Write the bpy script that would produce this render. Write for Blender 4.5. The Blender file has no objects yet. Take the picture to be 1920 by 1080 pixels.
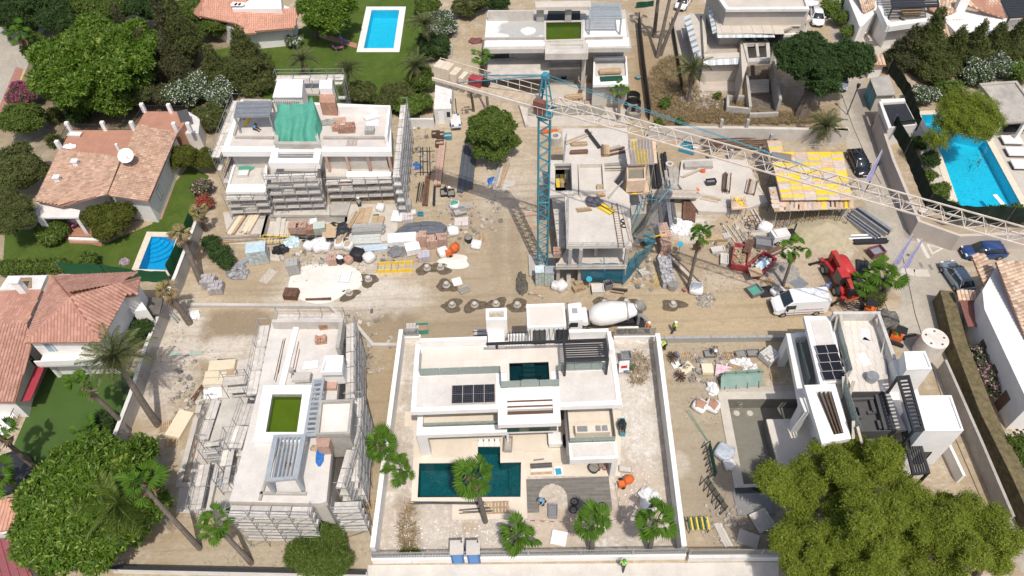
import bpy, math, random
import numpy as np
from math import sin, cos
from mathutils import Vector, Matrix, Euler
Ve=Vector
def zv(z): return Ve((0,0,z))
random.seed(7); np.random.seed(7)
S=bpy.context.scene
C=S.collection
# ---------------- camera (a drone 62 m above the site) ----------------
F=1400.;TH=math.radians(50.4);H=62.;PH=math.radians(2.0)
_c,_s=cos(TH),sin(TH);_cp,_sp=cos(PH),sin(PH)
CR=Ve((_cp,-_sp*_s,-_sp*_c));CU=Ve((_sp,_cp*_s,_cp*_c));CF=Ve((0,_c,-_s))
cam=bpy.data.cameras.new('camera');camo=bpy.data.objects.new('camera',cam);C.objects.link(camo)
cam.sensor_width=36;cam.lens=36*F/1920;cam.clip_start=.5;cam.clip_end=2000
m=Matrix.Identity(4)
for i in range(3): m[i][0]=CR[i];m[i][1]=CU[i];m[i][2]=-CF[i]
m[2][3]=H
camo.matrix_world=m
S.camera=camo
# ---------------- daylight ----------------
SX,SY=-.15,.49                       # shadow run per metre of height
elev=math.atan(1/math.hypot(SX,SY))
wd=bpy.data.worlds.new('World');S.world=wd;wd.use_nodes=True
nt=wd.node_tree;bg=nt.nodes['Background'];sk=nt.nodes.new('ShaderNodeTexSky')
sk.sky_type='NISHITA';sk.sun_disc=False;sk.sun_elevation=elev
sk.sun_rotation=math.atan2(-SX,-SY)
sk.dust_density=3.0
nt.links.new(sk.outputs[0],bg.inputs[0]);bg.inputs[1].default_value=.15
sl=bpy.data.lights.new('sun','SUN');sl.energy=3.9;sl.angle=math.radians(.53);sl.color=(1,.945,.865)
so=bpy.data.objects.new('sun',sl);C.objects.link(so)
so.rotation_euler=Ve((SX,SY,-1)).to_track_quat('-Z','Y').to_euler()
so.location=(20,-40,120)
S.view_settings.view_transform='Standard';S.view_settings.look='None';S.view_settings.gamma=1
S.view_settings.exposure=-0.05
try: S.view_settings.use_curve_mapping=False
except Exception: pass
S.render.engine='CYCLES'
try:
 S.cycles.max_bounces=6;S.cycles.transparent_max_bounces=8
except Exception: pass
# ---------------- helpers ----------------
def P(u,v,z=0.):
 "photo pixel + height -> site position"
 a=(u-960)/F;b=-(v-540)/F
 d=CR*a+CU*b+CF;t=(z-H)/d.z
 return Ve((d.x*t,d.y*t,z))
def PL(pts,z=0.): return [P(u,v,z) for u,v in pts]
def hexc(*c): return c
class MB:
 def __init__(s): s.v=[];s.f=[];s.mi=[];s.m=0;s.smooth=False
 def add(s,vs,fs):
  n=len(s.v);s.v.extend([tuple(p) for p in vs])
  for f in fs: s.f.append([i+n for i in f]);s.mi.append(s.m)
  return s
 def box(s,x0,y0,z0,x1,y1,z1):
  if x0>x1:x0,x1=x1,x0
  if y0>y1:y0,y1=y1,y0
  if z0>z1:z0,z1=z1,z0
  return s.add([(x0,y0,z0),(x1,y0,z0),(x1,y1,z0),(x0,y1,z0),(x0,y0,z1),(x1,y0,z1),(x1,y1,z1),(x0,y1,z1)],
          [(0,3,2,1),(4,5,6,7),(0,1,5,4),(1,2,6,5),(2,3,7,6),(3,0,4,7)])
 def obox(s,c,size,rz=0.,tilt=None):
  R=Matrix.Rotation(rz,3,'Z')
  if tilt: R=R@Euler((*tilt,0)[:3]).to_matrix()
  c=Ve(c);hx,hy,hz=[q/2 for q in size]
  vs=[c+R@Ve((sx*hx,sy*hy,sz*hz)) for sz in(-1,1) for sx,sy in((-1,-1),(1,-1),(1,1),(-1,1))]
  return s.add(vs,[(0,3,2,1),(4,5,6,7),(0,1,5,4),(1,2,6,5),(2,3,7,6),(3,0,4,7)])
 def prism(s,poly,z0,z1,taper=0):
  p=[Ve((q[0],q[1],0)) for q in poly];n=len(p)
  ar=sum(p[i].x*p[(i+1)%n].y-p[(i+1)%n].x*p[i].y for i in range(n))
  if ar<0:p.reverse()
  return s.add([(q.x,q.y,z0) for q in p]+[(q.x,q.y,z1) for q in p],
          [list(range(n))[::-1],list(range(n,2*n))]+[(i,(i+1)%n,n+(i+1)%n,n+i) for i in range(n)])
 def sheet(s,poly,z):
  p=[(q[0],q[1]) for q in poly];n=len(p)
  if sum(p[i][0]*p[(i+1)%n][1]-p[(i+1)%n][0]*p[i][1] for i in range(n))<0:p.reverse()
  return s.add([(x,y,z) for x,y in p],[list(range(n))])
 def quad(s,*p): return s.add(p,[list(range(len(p)))])
 def tube(s,p,q,r,n=6,r2=None,cap=True):
  p=Ve(p);q=Ve(q);d=(q-p)
  if d.length<1e-6:return s
  d.normalize();a=d.orthogonal().normalized();b=d.cross(a);r2=r if r2 is None else r2
  vs=[p+(a*cos(2*math.pi*i/n)+b*sin(2*math.pi*i/n))*r for i in range(n)]+[q+(a*cos(2*math.pi*i/n)+b*sin(2*math.pi*i/n))*r2 for i in range(n)]
  fs=[(i,(i+1)%n,n+(i+1)%n,n+i) for i in range(n)]
  if cap: fs+=[list(range(n))[::-1],list(range(n,2*n))]
  return s.add(vs,fs)
 def path(s,pts,r,n=6):
  pts=[Ve(p) for p in pts];m=len(pts);vs=[]
  rr=r if isinstance(r,(list,tuple)) else [r]*m
  for k,p in enumerate(pts):
   d=(pts[min(k+1,m-1)]-pts[max(k-1,0)]).normalized()
   ref=zv(1) if abs(d.z)<.95 else Ve((1,0,0))
   a=d.cross(ref).normalized();b=d.cross(a)
   vs+=[p+(a*cos(2*math.pi*i/n)+b*sin(2*math.pi*i/n))*rr[k] for i in range(n)]
  fs=[]
  for k in range(m-1):
   for i in range(n): fs.append((k*n+i,k*n+(i+1)%n,(k+1)*n+(i+1)%n,(k+1)*n+i))
  fs+=[list(range(n))[::-1],list(range((m-1)*n,m*n))]
  return s.add(vs,fs)
 def beam(s,p,q,w,h):
  p=Ve(p);q=Ve(q);d=(q-p).normalized()
  ref=zv(1) if abs(d.z)<.97 else Ve((0,1,0))
  a=d.cross(ref).normalized();b=a.cross(d).normalized()
  vs=[o+a*(sx*w/2)+b*(sz*h/2) for o in(p,q) for sx,sz in((-1,-1),(1,-1),(1,1),(-1,1))]
  return s.add(vs,[(0,1,2,3),(4,7,6,5),(0,4,5,1),(1,5,6,2),(2,6,7,3),(3,7,4,0)])
 def cyl(s,c,r,z0,z1,n=16,r2=None): return s.tube((c[0],c[1],z0),(c[0],c[1],z1),r,n,r2)
 def ring(s,c,r0,r1,z0,z1,n=20):
  vs=[];
  for z in(z0,z1):
   for r in(r0,r1): vs+=[(c[0]+r*cos(2*math.pi*i/n),c[1]+r*sin(2*math.pi*i/n),z) for i in range(n)]
  fs=[]
  for i in range(n):
   j=(i+1)%n
   fs+=[(n+i,n+j,3*n+j,3*n+i),(j,i,2*n+i,2*n+j),(2*n+i,3*n+i,3*n+j,2*n+j),(i,j,n+j,n+i)]
  return s.add(vs,fs)
 def blob(s,c,r,n=10,m=6,noise=.12,sq=1.,seed=None,zmin=-1.):
  rnd=random.Random(seed if seed is not None else random.random())
  c=Ve(c);vs=[];
  f=lambda t:math.copysign(abs(t)**sq,t)
  for k in range(m+1):
   ph=-math.pi/2+math.pi*k/m
   for i in range(n):
    th=2*math.pi*i/n;q=1+rnd.uniform(-noise,noise)
    x,y,z=f(cos(ph))*f(cos(th)),f(cos(ph))*f(sin(th)),f(sin(ph))
    z=max(z,zmin)
    vs.append((c.x+x*r[0]*q,c.y+y*r[1]*q,c.z+z*r[2]*q))
  fs=[(k*n+i,k*n+(i+1)%n,(k+1)*n+(i+1)%n,(k+1)*n+i) for k in range(m) for i in range(n)]
  return s.add(vs,fs)
 def mound(s,c,rx,ry,h,n=28,m=8,noise=.15,seed=1,p=1.6):
  rnd=random.Random(seed);vs=[];ph=[rnd.uniform(0,6.28) for _ in range(6)]
  for k in range(m+1):
   t=k/m
   for i in range(n):
    th=2*math.pi*i/n
    w=1+noise*(sin(2*th+ph[0])*.5+sin(3*th+ph[1])*.5+sin(5*th+ph[2])*.3)
    z=h*(1-t**p)*(1+noise*1.2*sin(3*th+ph[3]+t*5)*t*(1-t)*2) if k<m else -.03
    vs.append((c[0]+rx*t*w*cos(th),c[1]+ry*t*w*sin(th),c[2]+z if len(c)>2 else z))
  fs=[(k*n+i,(k+1)*n+i,(k+1)*n+(i+1)%n,k*n+(i+1)%n) for k in range(m) for i in range(n)]
  return s.add(vs,fs)
 def mesh(s,name,mats,off=(0,0,0)):
  me=bpy.data.meshes.new(name)
  o=Ve(off)
  me.from_pydata([(x-o[0],y-o[1],z-o[2]) for x,y,z in s.v],[],s.f)
  if not isinstance(mats,(list,tuple)): mats=[mats]
  for k in mats: me.materials.append(k)
  if len(mats)>1: me.polygons.foreach_set('material_index',s.mi)
  if s.smooth: me.polygons.foreach_set('use_smooth',[True]*len(me.polygons))
  me.update();return me
def base(o):
 p=zv(0)
 while o is not None: p+=o.location;o=o.parent
 return p
def tag(o,label,cat=None,group=None,kind=None):
 if label:o['label']=label
 if cat:o['category']=cat
 if group:o['group']=group
 if kind:o['kind']=kind
 return o
def T(name,label,cat,loc=(0,0,0),group=None):
 o=bpy.data.objects.new(name,None);C.objects.link(o);o.location=Ve(loc);o.empty_display_size=.2
 return tag(o,label,cat,group)
def part(name,mb,mat,parent,label=None,kind=None):
 o=bpy.data.objects.new(name,mb.mesh(name,mat,base(parent)));C.objects.link(o);o.parent=parent
 return tag(o,label,None,None,kind)
def solo(name,mb,mat,label,cat,loc=None,group=None):
 if loc is None:
  a=np.array(mb.v);loc=((a[:,0].min()+a[:,0].max())/2,(a[:,1].min()+a[:,1].max())/2,a[:,2].min())
 o=bpy.data.objects.new(name,mb.mesh(name,mat,loc));C.objects.link(o);o.location=Ve(loc)
 return tag(o,label,cat,group)
def sett(name,mb,mat):
 o=bpy.data.objects.new(name,mb.mesh(name,mat));C.objects.link(o);o['kind']='structure';return o
_unit={}
def unit(kind,mat):
 k=(kind,mat.name)
 if k not in _unit:
  b=MB()
  if kind=='box': b.box(-.5,-.5,-.5,.5,.5,.5)
  elif kind=='tube': b.tube((0,0,-.5),(0,0,.5),.5,8)
  elif kind=='cyl': b.tube((0,0,-.5),(0,0,.5),.5,20)
  _unit[k]=b.mesh(kind,mat)
 return _unit[k]
def put(name,kind,mat,parent,M,label=None):
 o=bpy.data.objects.new(name,unit(kind,mat));C.objects.link(o)
 if parent is not None:
  o.parent=parent;b=base(parent);M=M.copy();M.translation-=b
 o.matrix_local=M
 if label:o['label']=label
 return o
def pbx(name,mat,parent,x0,y0,z0,x1,y1,z1,label=None):
 return put(name,'box',mat,parent,Matrix.LocRotScale(Ve(((x0+x1)/2,(y0+y1)/2,(z0+z1)/2)),None,Ve((abs(x1-x0),abs(y1-y0),abs(z1-z0)))),label)
def pob(name,mat,parent,c,size,rz=0.,tilt=(0,0)):
 return put(name,'box',mat,parent,Matrix.LocRotScale(Ve(c),Euler((tilt[0],tilt[1],rz)),Ve(size)))
def _mat_to(p,q,w,h):
 p=Ve(p);q=Ve(q);d=q-p;L=d.length;d=d/L
 ref=zv(1) if abs(d.z)<.97 else Ve((0,1,0))
 a=ref.cross(d).normalized();b=d.cross(a)
 M=Matrix.Identity(4)
 for i in range(3): M[i][0]=a[i]*w;M[i][1]=b[i]*h;M[i][2]=d[i]*L;M[i][3]=(p[i]+q[i])/2
 return M
def pbr(name,mat,parent,p,q,w,h=None): return put(name,'box',mat,parent,_mat_to(p,q,w,h or w))
def ptb(name,mat,parent,p,q,r): return put(name,'tube',mat,parent,_mat_to(p,q,2*r,2*r))
def clone(root,loc=None,rz=None,label=None,group=None,scale=None):
 r=root.copy();C.objects.link(r)
 if loc is not None:r.location=Ve(loc)
 if rz is not None:r.rotation_euler=(0,0,rz)
 if scale is not None:r.scale=(scale,scale,scale) if not isinstance(scale,(tuple,list)) else scale
 if label:r['label']=label
 if group:r['group']=group
 def rec(src,dst):
  for ch in list(src.children):
   c=ch.copy();C.objects.link(c);c.parent=dst;rec(ch,c)
 rec(root,r);return r
# ---------------- materials ----------------
def nodes(name):
 m=bpy.data.materials.new(name);m.use_nodes=True
 n=m.node_tree;b=n.nodes['Principled BSDF'];return m,n,b
def N(n,t,**k):
 x=n.nodes.new(t)
 for a,v in k.items(): setattr(x,a,v)
 return x
def L(n,a,b): n.links.new(a,b)
def mix(n,fac,a,b,mode='MIX'):
 x=N(n,'ShaderNodeMix',data_type='RGBA',blend_type=mode)
 for sock,val in((x.inputs[0],fac),(x.inputs[6],a),(x.inputs[7],b)):
  if hasattr(val,'is_linked'): L(n,val,sock)
  elif isinstance(val,(int,float)): sock.default_value=val
  else: sock.default_value=(*val,1)
 return x.outputs[2]
def mapr(n,v,a,b,c=0.,d=1.):
 x=N(n,'ShaderNodeMapRange');L(n,v,x.inputs[0])
 for i,q in enumerate((a,b,c,d)): x.inputs[i+1].default_value=q
 return x.outputs[0]
def noise(n,vec,scale,detail=4,rough=.6,dist=0):
 x=N(n,'ShaderNodeTexNoise');L(n,vec,x.inputs['Vector']);x.inputs['Scale'].default_value=scale
 x.inputs['Detail'].default_value=detail;x.inputs['Roughness'].default_value=rough;x.inputs['Distortion'].default_value=dist
 return x.outputs['Fac']
def M(name,col,rough=.7,var=.18,scale=1.2,col2=None,metal=0.,bump=.0,bscale=12.,rnd=0.,spec=.4,dirt=None,dirtamt=.5,island=False):
 "weathered solid: world-space noise mixes two tones, grain bump, optional dirt colour, per-object tone"
 if name in bpy.data.materials: return bpy.data.materials[name]
 m,n,b=nodes(name);g=N(n,'ShaderNodeNewGeometry');pos=g.outputs['Position']
 c2=col2 or tuple(q*(1-var*1.6) for q in col);c1=tuple(min(1,q*(1+var*.6)) for q in col)
 f=mapr(n,noise(n,pos,scale,6,.65),.3,.7)
 col_=mix(n,f,c1,c2)
 f2=mapr(n,noise(n,pos,scale*9,3,.6),.25,.75)
 d=N(n,'ShaderNodeMix',data_type='RGBA',blend_type='MULTIPLY');L(n,col_,d.inputs[6]);d.inputs[0].default_value=min(1,var*1.2)
 cr=N(n,'ShaderNodeCombineColor');[L(n,f2,cr.inputs[i]) for i in range(3)];L(n,cr.outputs[0],d.inputs[7]);col_=d.outputs[2]
 if dirt:
  f3=mapr(n,noise(n,pos,scale*.55,8,.72,1.2),.5,.72,0,dirtamt);col_=mix(n,f3,col_,dirt)
 if rnd or island:
  if island: r=g.outputs['Random Per Island']
  else: r=N(n,'ShaderNodeObjectInfo').outputs['Random']
  hs=N(n,'ShaderNodeHueSaturation');L(n,col_,hs.inputs['Color'])
  L(n,mapr(n,r,0,1,1-rnd,1+rnd),hs.inputs['Value']);col_=hs.outputs[0]
 L(n,col_,b.inputs['Base Color']);b.inputs['Roughness'].default_value=rough;b.inputs['Metallic'].default_value=metal
 b.inputs['Specular IOR Level'].default_value=spec
 if bump:
  bp=N(n,'ShaderNodeBump');L(n,noise(n,pos,bscale,5,.6),bp.inputs['Height']);bp.inputs['Strength'].default_value=bump;bp.inputs['Distance'].default_value=.05
  L(n,bp.outputs[0],b.inputs['Normal'])
 return m
def foliage(name,c1,c2,c3=None,p3=.0,rough=.55,spec=.35,trans=.25):
 m,n,b=nodes(name);g=N(n,'ShaderNodeNewGeometry')
 r=g.outputs['Random Per Island'];f=noise(n,g.outputs['Position'],.9,3,.6)
 col=mix(n,mapr(n,r,0,1),c1,c2)
 col=mix(n,mapr(n,f,.35,.65,0,.55),col,tuple((a*.6+q*.4)*.8 for a,q in zip(c1,c2)))
 if c3:
  x=N(n,'ShaderNodeMath',operation='LESS_THAN')
  w=N(n,'ShaderNodeMath',operation='FRACT');ml=N(n,'ShaderNodeMath',operation='MULTIPLY');L(n,r,ml.inputs[0]);ml.inputs[1].default_value=37.7
  L(n,ml.outputs[0],w.inputs[0]);L(n,w.outputs[0],x.inputs[0]);x.inputs[1].default_value=p3
  col=mix(n,x.outputs[0],col,c3)
 L(n,col,b.inputs['Base Color']);b.inputs['Roughness'].default_value=rough;b.inputs['Specular IOR Level'].default_value=spec
 tr=N(n,'ShaderNodeBsdfTranslucent');L(n,col,tr.inputs[0])
 ms=N(n,'ShaderNodeMixShader');ms.inputs[0].default_value=trans
 out=n.nodes['Material Output'];L(n,b.outputs[0],ms.inputs[1]);L(n,tr.outputs[0],ms.inputs[2]);L(n,ms.outputs[0],out.inputs[0])
 return m
def see_through(name,tint,gloss=.06,rough=.02,solid=.0,solidcol=(.5,.5,.5),bump=0,bscale=3):
 m,n,b=nodes(name);out=n.nodes['Material Output']
 t=N(n,'ShaderNodeBsdfTransparent');t.inputs[0].default_value=(*tint,1)
 gl=N(n,'ShaderNodeBsdfGlossy');gl.inputs['Roughness'].default_value=rough
 fr=N(n,'ShaderNodeFresnel');fr.inputs[0].default_value=1.4
 ms=N(n,'ShaderNodeMixShader');L(n,fr.outputs[0],ms.inputs[0]);L(n,t.outputs[0],ms.inputs[1]);L(n,gl.outputs[0],ms.inputs[2])
 b.inputs['Base Color'].default_value=(*solidcol,1);b.inputs['Roughness'].default_value=.4
 m2=N(n,'ShaderNodeMixShader');m2.inputs[0].default_value=solid;L(n,ms.outputs[0],m2.inputs[1]);L(n,b.outputs[0],m2.inputs[2])
 if bump:
  g=N(n,'ShaderNodeNewGeometry');bp=N(n,'ShaderNodeBump');L(n,noise(n,g.outputs['Position'],bscale,3,.5,.5),bp.inputs['Height']);bp.inputs['Strength'].default_value=bump;bp.inputs['Distance'].default_value=.1
  L(n,bp.outputs[0],gl.inputs['Normal']);L(n,bp.outputs[0],fr.inputs['Normal'])
 L(n,m2.outputs[0],out.inputs[0]);return m
def tilemat(name,cols,rough=.8):
 m,n,b=nodes(name);g=N(n,'ShaderNodeNewGeometry');r=g.outputs['Random Per Island']
 cr=N(n,'ShaderNodeValToRGB');el=cr.color_ramp.elements
 el[0].position=0;el[0].color=(*cols[0],1);el[1].position=1;el[1].color=(*cols[-1],1)
 for i,c in enumerate(cols[1:-1]): e=el.new((i+1)/(len(cols)-1));e.color=(*c,1)
 L(n,r,cr.inputs[0])
 f=mapr(n,noise(n,g.outputs['Position'],.45,6,.7),.45,.75,0,.6)
 col=mix(n,f,cr.outputs[0],tuple(q*.55 for q in cols[0]))
 f=mapr(n,noise(n,g.outputs['Position'],9,4,.7),.3,.8,0,.35)
 col=mix(n,f,col,tuple(min(1,q*1.1+.05) for q in cols[-1]))
 L(n,col,b.inputs['Base Color']);b.inputs['Roughness'].default_value=rough;b.inputs['Specular IOR Level'].default_value=.2
 return m
white=M('white_render',(.79,.765,.735),.75,.06,.5,dirt=(.60,.55,.48),dirtamt=.35)
wcl=M('white_paint',(.82,.80,.77),.65,.05,.7,dirt=(.66,.61,.54),dirtamt=.4)
owh=M('old_whitewash',(.70,.68,.65),.8,.08,.6,dirt=(.42,.38,.32),dirtamt=.5)
beige=M('beige_render',(.56,.50,.43),.85,.08,.5,dirt=(.38,.33,.27),dirtamt=.4)
dks=M('pale_stone_paving',(.66,.60,.53),.7,.06,.5,rnd=.05,dirt=(.52,.46,.39),dirtamt=.3)
pvs=M('pale_terrace_tile',(.66,.58,.48),.7,.05,.5,rnd=.04,dirt=(.50,.43,.34),dirtamt=.3)
rsc=M('pale_roof_screed',(.63,.59,.545),.85,.1,.6,dirt=(.47,.43,.385),dirtamt=.55)
conc=M('concrete',(.44,.41,.37),.9,.15,.7,dirt=(.28,.25,.21),dirtamt=.6,bump=.3,rnd=.06)
ccp=M('pale_concrete',(.56,.52,.465),.9,.12,.6,dirt=(.38,.34,.29),dirtamt=.55,bump=.2,rnd=.05)
concd=M('grey_cement',(.255,.245,.21),.85,.1,.6,dirt=(.18,.17,.15),dirtamt=.5)
dark=M('dark_metal',(.045,.045,.05),.45,.1,2,metal=.3)
blk=M('black_plastic',(.02,.02,.022),.5,.1,3)
steel=M('galvanised_steel',(.42,.43,.44),.45,.15,3,metal=.55,rnd=.15)
stb=M('blue_grey_steel',(.42,.455,.475),.5,.12,2,metal=.3,rnd=.1)
rust=M('rusty_steel',(.16,.085,.055),.85,.25,3,rnd=.2,dirt=(.28,.15,.08))
wood=M('raw_timber',(.46,.33,.20),.8,.18,3,rnd=.22)
wdp=M('weathered_plank',(.50,.44,.37),.85,.16,3,rnd=.2)
woodg=M('grey_scaffold_board',(.60,.56,.51),.85,.16,2.5,rnd=.18,dirt=(.72,.69,.64),dirtamt=.6)
wdd=M('dark_stained_wood',(.16,.10,.065),.6,.15,3,rnd=.12)
brick=M('red_hollow_brick',(.44,.24,.165),.85,.2,4,rnd=.18,dirt=(.58,.48,.42),dirtamt=.5)
bkp=M('pinkish_brick',(.50,.33,.26),.85,.15,4,rnd=.12)
bkg=M('grey_block',(.36,.35,.33),.9,.12,4,rnd=.15)
yel=M('yellow_formwork',(.80,.55,.035),.6,.08,2,rnd=.08,dirt=(.68,.52,.25),dirtamt=.4)
ply=M('worn_formwork_board',(.60,.44,.31),.75,.12,2,rnd=.15,dirt=(.60,.53,.47),dirtamt=.6)
plyg=M('greyed_formwork_board',(.56,.49,.44),.8,.12,2,rnd=.12)
teal=M('teal_crane_paint',(.05,.27,.36),.45,.12,2,dirt=(.12,.30,.36),dirtamt=.4)
cream=M('cream_crane_paint',(.67,.59,.51),.6,.1,1.5,dirt=(.36,.28,.23),dirtamt=.6)
red=M('red_paint',(.50,.035,.035),.4,.12,2,dirt=(.34,.10,.08),dirtamt=.4)
redd=M('dull_red_paint',(.38,.05,.06),.55,.15,2,dirt=(.45,.25,.2),dirtamt=.5)
orange=M('orange_plastic',(.68,.14,.03),.5,.12,3,rnd=.1)
blue=M('blue_plastic',(.03,.14,.42),.45,.12,3,rnd=.1)
bluet=M('turquoise_netting',(.03,.33,.50),.7,.15,3)
green=M('green_debris_net',(.055,.25,.175),.8,.2,1.,col2=(.10,.36,.27))
gnd_=M('dark_green_net',(.01,.085,.05),.8,.25,1.5)
hivis=M('hi_vis_yellow',(.45,.80,.05),.7,.05,5)
hior=M('hi_vis_orange',(.85,.22,.06),.7,.05,5)
skin=M('skin',(.42,.24,.16),.6,.05,5)
navy=M('dark_workwear',(.05,.06,.09),.85,.15,6)
gyc=M('grey_workwear',(.22,.22,.23),.85,.15,6)
bluec=M('light_blue_shirt',(.18,.36,.50),.8,.1,6)
bagw=M('white_big_bag',(.74,.73,.72),.75,.12,4,rnd=.08,dirt=(.5,.45,.4),dirtamt=.5)
plw=M('white_wrap',(.78,.77,.76),.35,.1,3)
sand=M('sand_heap',(.43,.37,.25),.95,.14,1.4,bump=.6,bscale=9)
gravel=M('rubble',(.45,.40,.34),.95,.25,4,island=True,rnd=.35)
plaster=M('white_plaster_dust',(.70,.665,.61),.95,.06,.6,dirt=(.58,.52,.44),dirtamt=.7,bump=.3)
cardb=M('cardboard',(.48,.35,.22),.85,.12,3,rnd=.1)
insul=M('cream_insulation_board',(.68,.59,.43),.8,.06,3,rnd=.06)
glassg=see_through('green_tinted_glass',(.90,.95,.91),solid=.28,solidcol=(.66,.76,.70))
gld=M('dark_window_glass',(.02,.027,.03),.06,.1,1,spec=.8)
solarm=M('solar_cell_black',(.014,.013,.016),.22,.15,3,spec=.6)
rubber=M('tyre_rubber',(.025,.025,.026),.85,.1,5)
carblk=M('black_car_paint',(.012,.013,.018),.15,.05,1,spec=.8)
carblue=M('dark_blue_car_paint',(.015,.05,.17),.18,.05,1,spec=.8)
carsil=M('pale_blue_grey_car_paint',(.30,.37,.42),.25,.05,1,metal=.3)
carwh=M('white_car_paint',(.80,.80,.80),.25,.03,1,spec=.6)
tile_or=tilemat('orange_brown_roof_tile',[(.30,.17,.115),(.40,.25,.17),(.47,.31,.22),(.42,.23,.155),(.52,.39,.29)])
tile_red=tilemat('red_roof_tile',[(.36,.18,.13),(.41,.22,.165),(.47,.27,.205),(.38,.19,.145)])
tile_pk=tilemat('salmon_roof_tile',[(.52,.28,.20),(.58,.33,.24),(.50,.25,.17)])
tile_tan=tilemat('tan_roof_tile',[(.26,.17,.11),(.50,.36,.25),(.60,.46,.34),(.42,.27,.17),(.66,.54,.42)])
terra=M('terracotta_paving',(.42,.21,.14),.8,.12,1,dirt=(.36,.2,.14),rnd=.1)
fol_ficus=foliage('ficus_leaf',(.045,.105,.008),(.115,.195,.016),(.22,.28,.05),.12,rough=.5,spec=.25)
fol_pine=foliage('pine_needle',(.10,.148,.016),(.25,.295,.038),(.31,.32,.10),.07,rough=.8,spec=.08)
fd_=foliage('dark_evergreen_leaf',(.026,.058,.014),(.062,.105,.028),None,0,rough=.6,spec=.2)
fo=foliage('olive_green_leaf',(.062,.082,.022),(.125,.14,.046),(.17,.17,.07),.1,rough=.75,spec=.12)
fcy=foliage('cypress_needle',(.052,.064,.026),(.115,.115,.056),(.16,.135,.085),.12,rough=.8,spec=.08)
fol_round=foliage('clipped_shrub_leaf',(.062,.080,.012),(.13,.14,.028),None,0,rough=.75,spec=.12)
fm_=foliage('mid_green_leaf',(.052,.095,.014),(.125,.175,.032),(.19,.23,.06),.1,rough=.65,spec=.18)
fol_lime=foliage('fresh_green_leaf',(.08,.14,.015),(.16,.23,.04),None,0)
fol_flw=foliage('leaf_with_white_flowers',(.035,.07,.02),(.09,.13,.04),(.72,.70,.68),.16,trans=.15)
fol_flp=foliage('leaf_with_pink_flowers',(.04,.07,.02),(.10,.12,.05),(.60,.30,.38),.22,trans=.15)
fol_flr=foliage('leaf_with_red_flowers',(.05,.06,.02),(.10,.10,.04),(.50,.04,.05),.45,trans=.15)
fol_flm=foliage('leaf_with_magenta_flowers',(.04,.06,.02),(.08,.10,.04),(.36,.05,.16),.4,trans=.15)
fol_dry=foliage('dry_grass_blade',(.27,.19,.10),(.43,.33,.20),(.13,.14,.06),.15,rough=.9,spec=.1)
palmf=foliage('fan_palm_leaf',(.050,.120,.010),(.115,.215,.026),None,0,rough=.65,spec=.15,trans=.25)
palmd=foliage('date_palm_leaf',(.085,.105,.035),(.175,.19,.085),None,0,rough=.7,spec=.15,trans=.2)
palmdry=foliage('dry_palm_leaf',(.22,.15,.085),(.36,.27,.16),None,0,rough=.9,spec=.1,trans=.15)
bark=M('bark',(.16,.125,.095),.95,.25,2,bump=.6,bscale=6)
barkp=M('palm_trunk_bark',(.20,.165,.135),.95,.22,3,bump=.8,bscale=8)
# ---------------- ground, roads, lawns, pools (setting) ----------------
from mathutils.geometry import tessellate_polygon
def ccw(p):
 a=sum(p[i][0]*p[(i+1)%len(p)][1]-p[(i+1)%len(p)][0]*p[i][1] for i in range(len(p)))
 return list(p) if a>0 else list(p)[::-1]
def holed(outer,holes,z):
 o=[Ve((q[0],q[1],0)) for q in ccw(outer)];hs=[[Ve((q[0],q[1],0)) for q in ccw(h)[::-1]] for h in holes]
 allp=o+[q for h in hs for q in h];tris=tessellate_polygon([o]+hs)
 b=MB();fs=[]
 for t in tris:
  a,bq,c=[allp[i] for i in t]
  fs.append(t if (bq-a).cross(c-a).z>0 else t[::-1])
 b.add([(q.x,q.y,z) for q in allp],fs);return b
pool_px={
 'garden':[(697,19),(749,19),(738,91),(682,91)],
 'left':[(284,444),(331,445),(313,507),(260,505)],
 'villa':[(786,869),(896,868),(896,838),(938,838),(938,868),(977,867),(976,932),(783,933)],
 'right':[(1726,216),(1772,214),(1790,250),(1848,262),(1918,391),(1802,396),(1765,290)],
 'empty':[(1364,750),(1500,749),(1500,786),(1437,787),(1450,840),(1462,906),(1394,909)],
 'ul':[(503,405),(647,407),(642,447),(493,443)],
 'bl':[(380,757),(415,757),(384,905),(342,905)],
}
pool_w={k:PL(v) for k,v in pool_px.items()}
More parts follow.
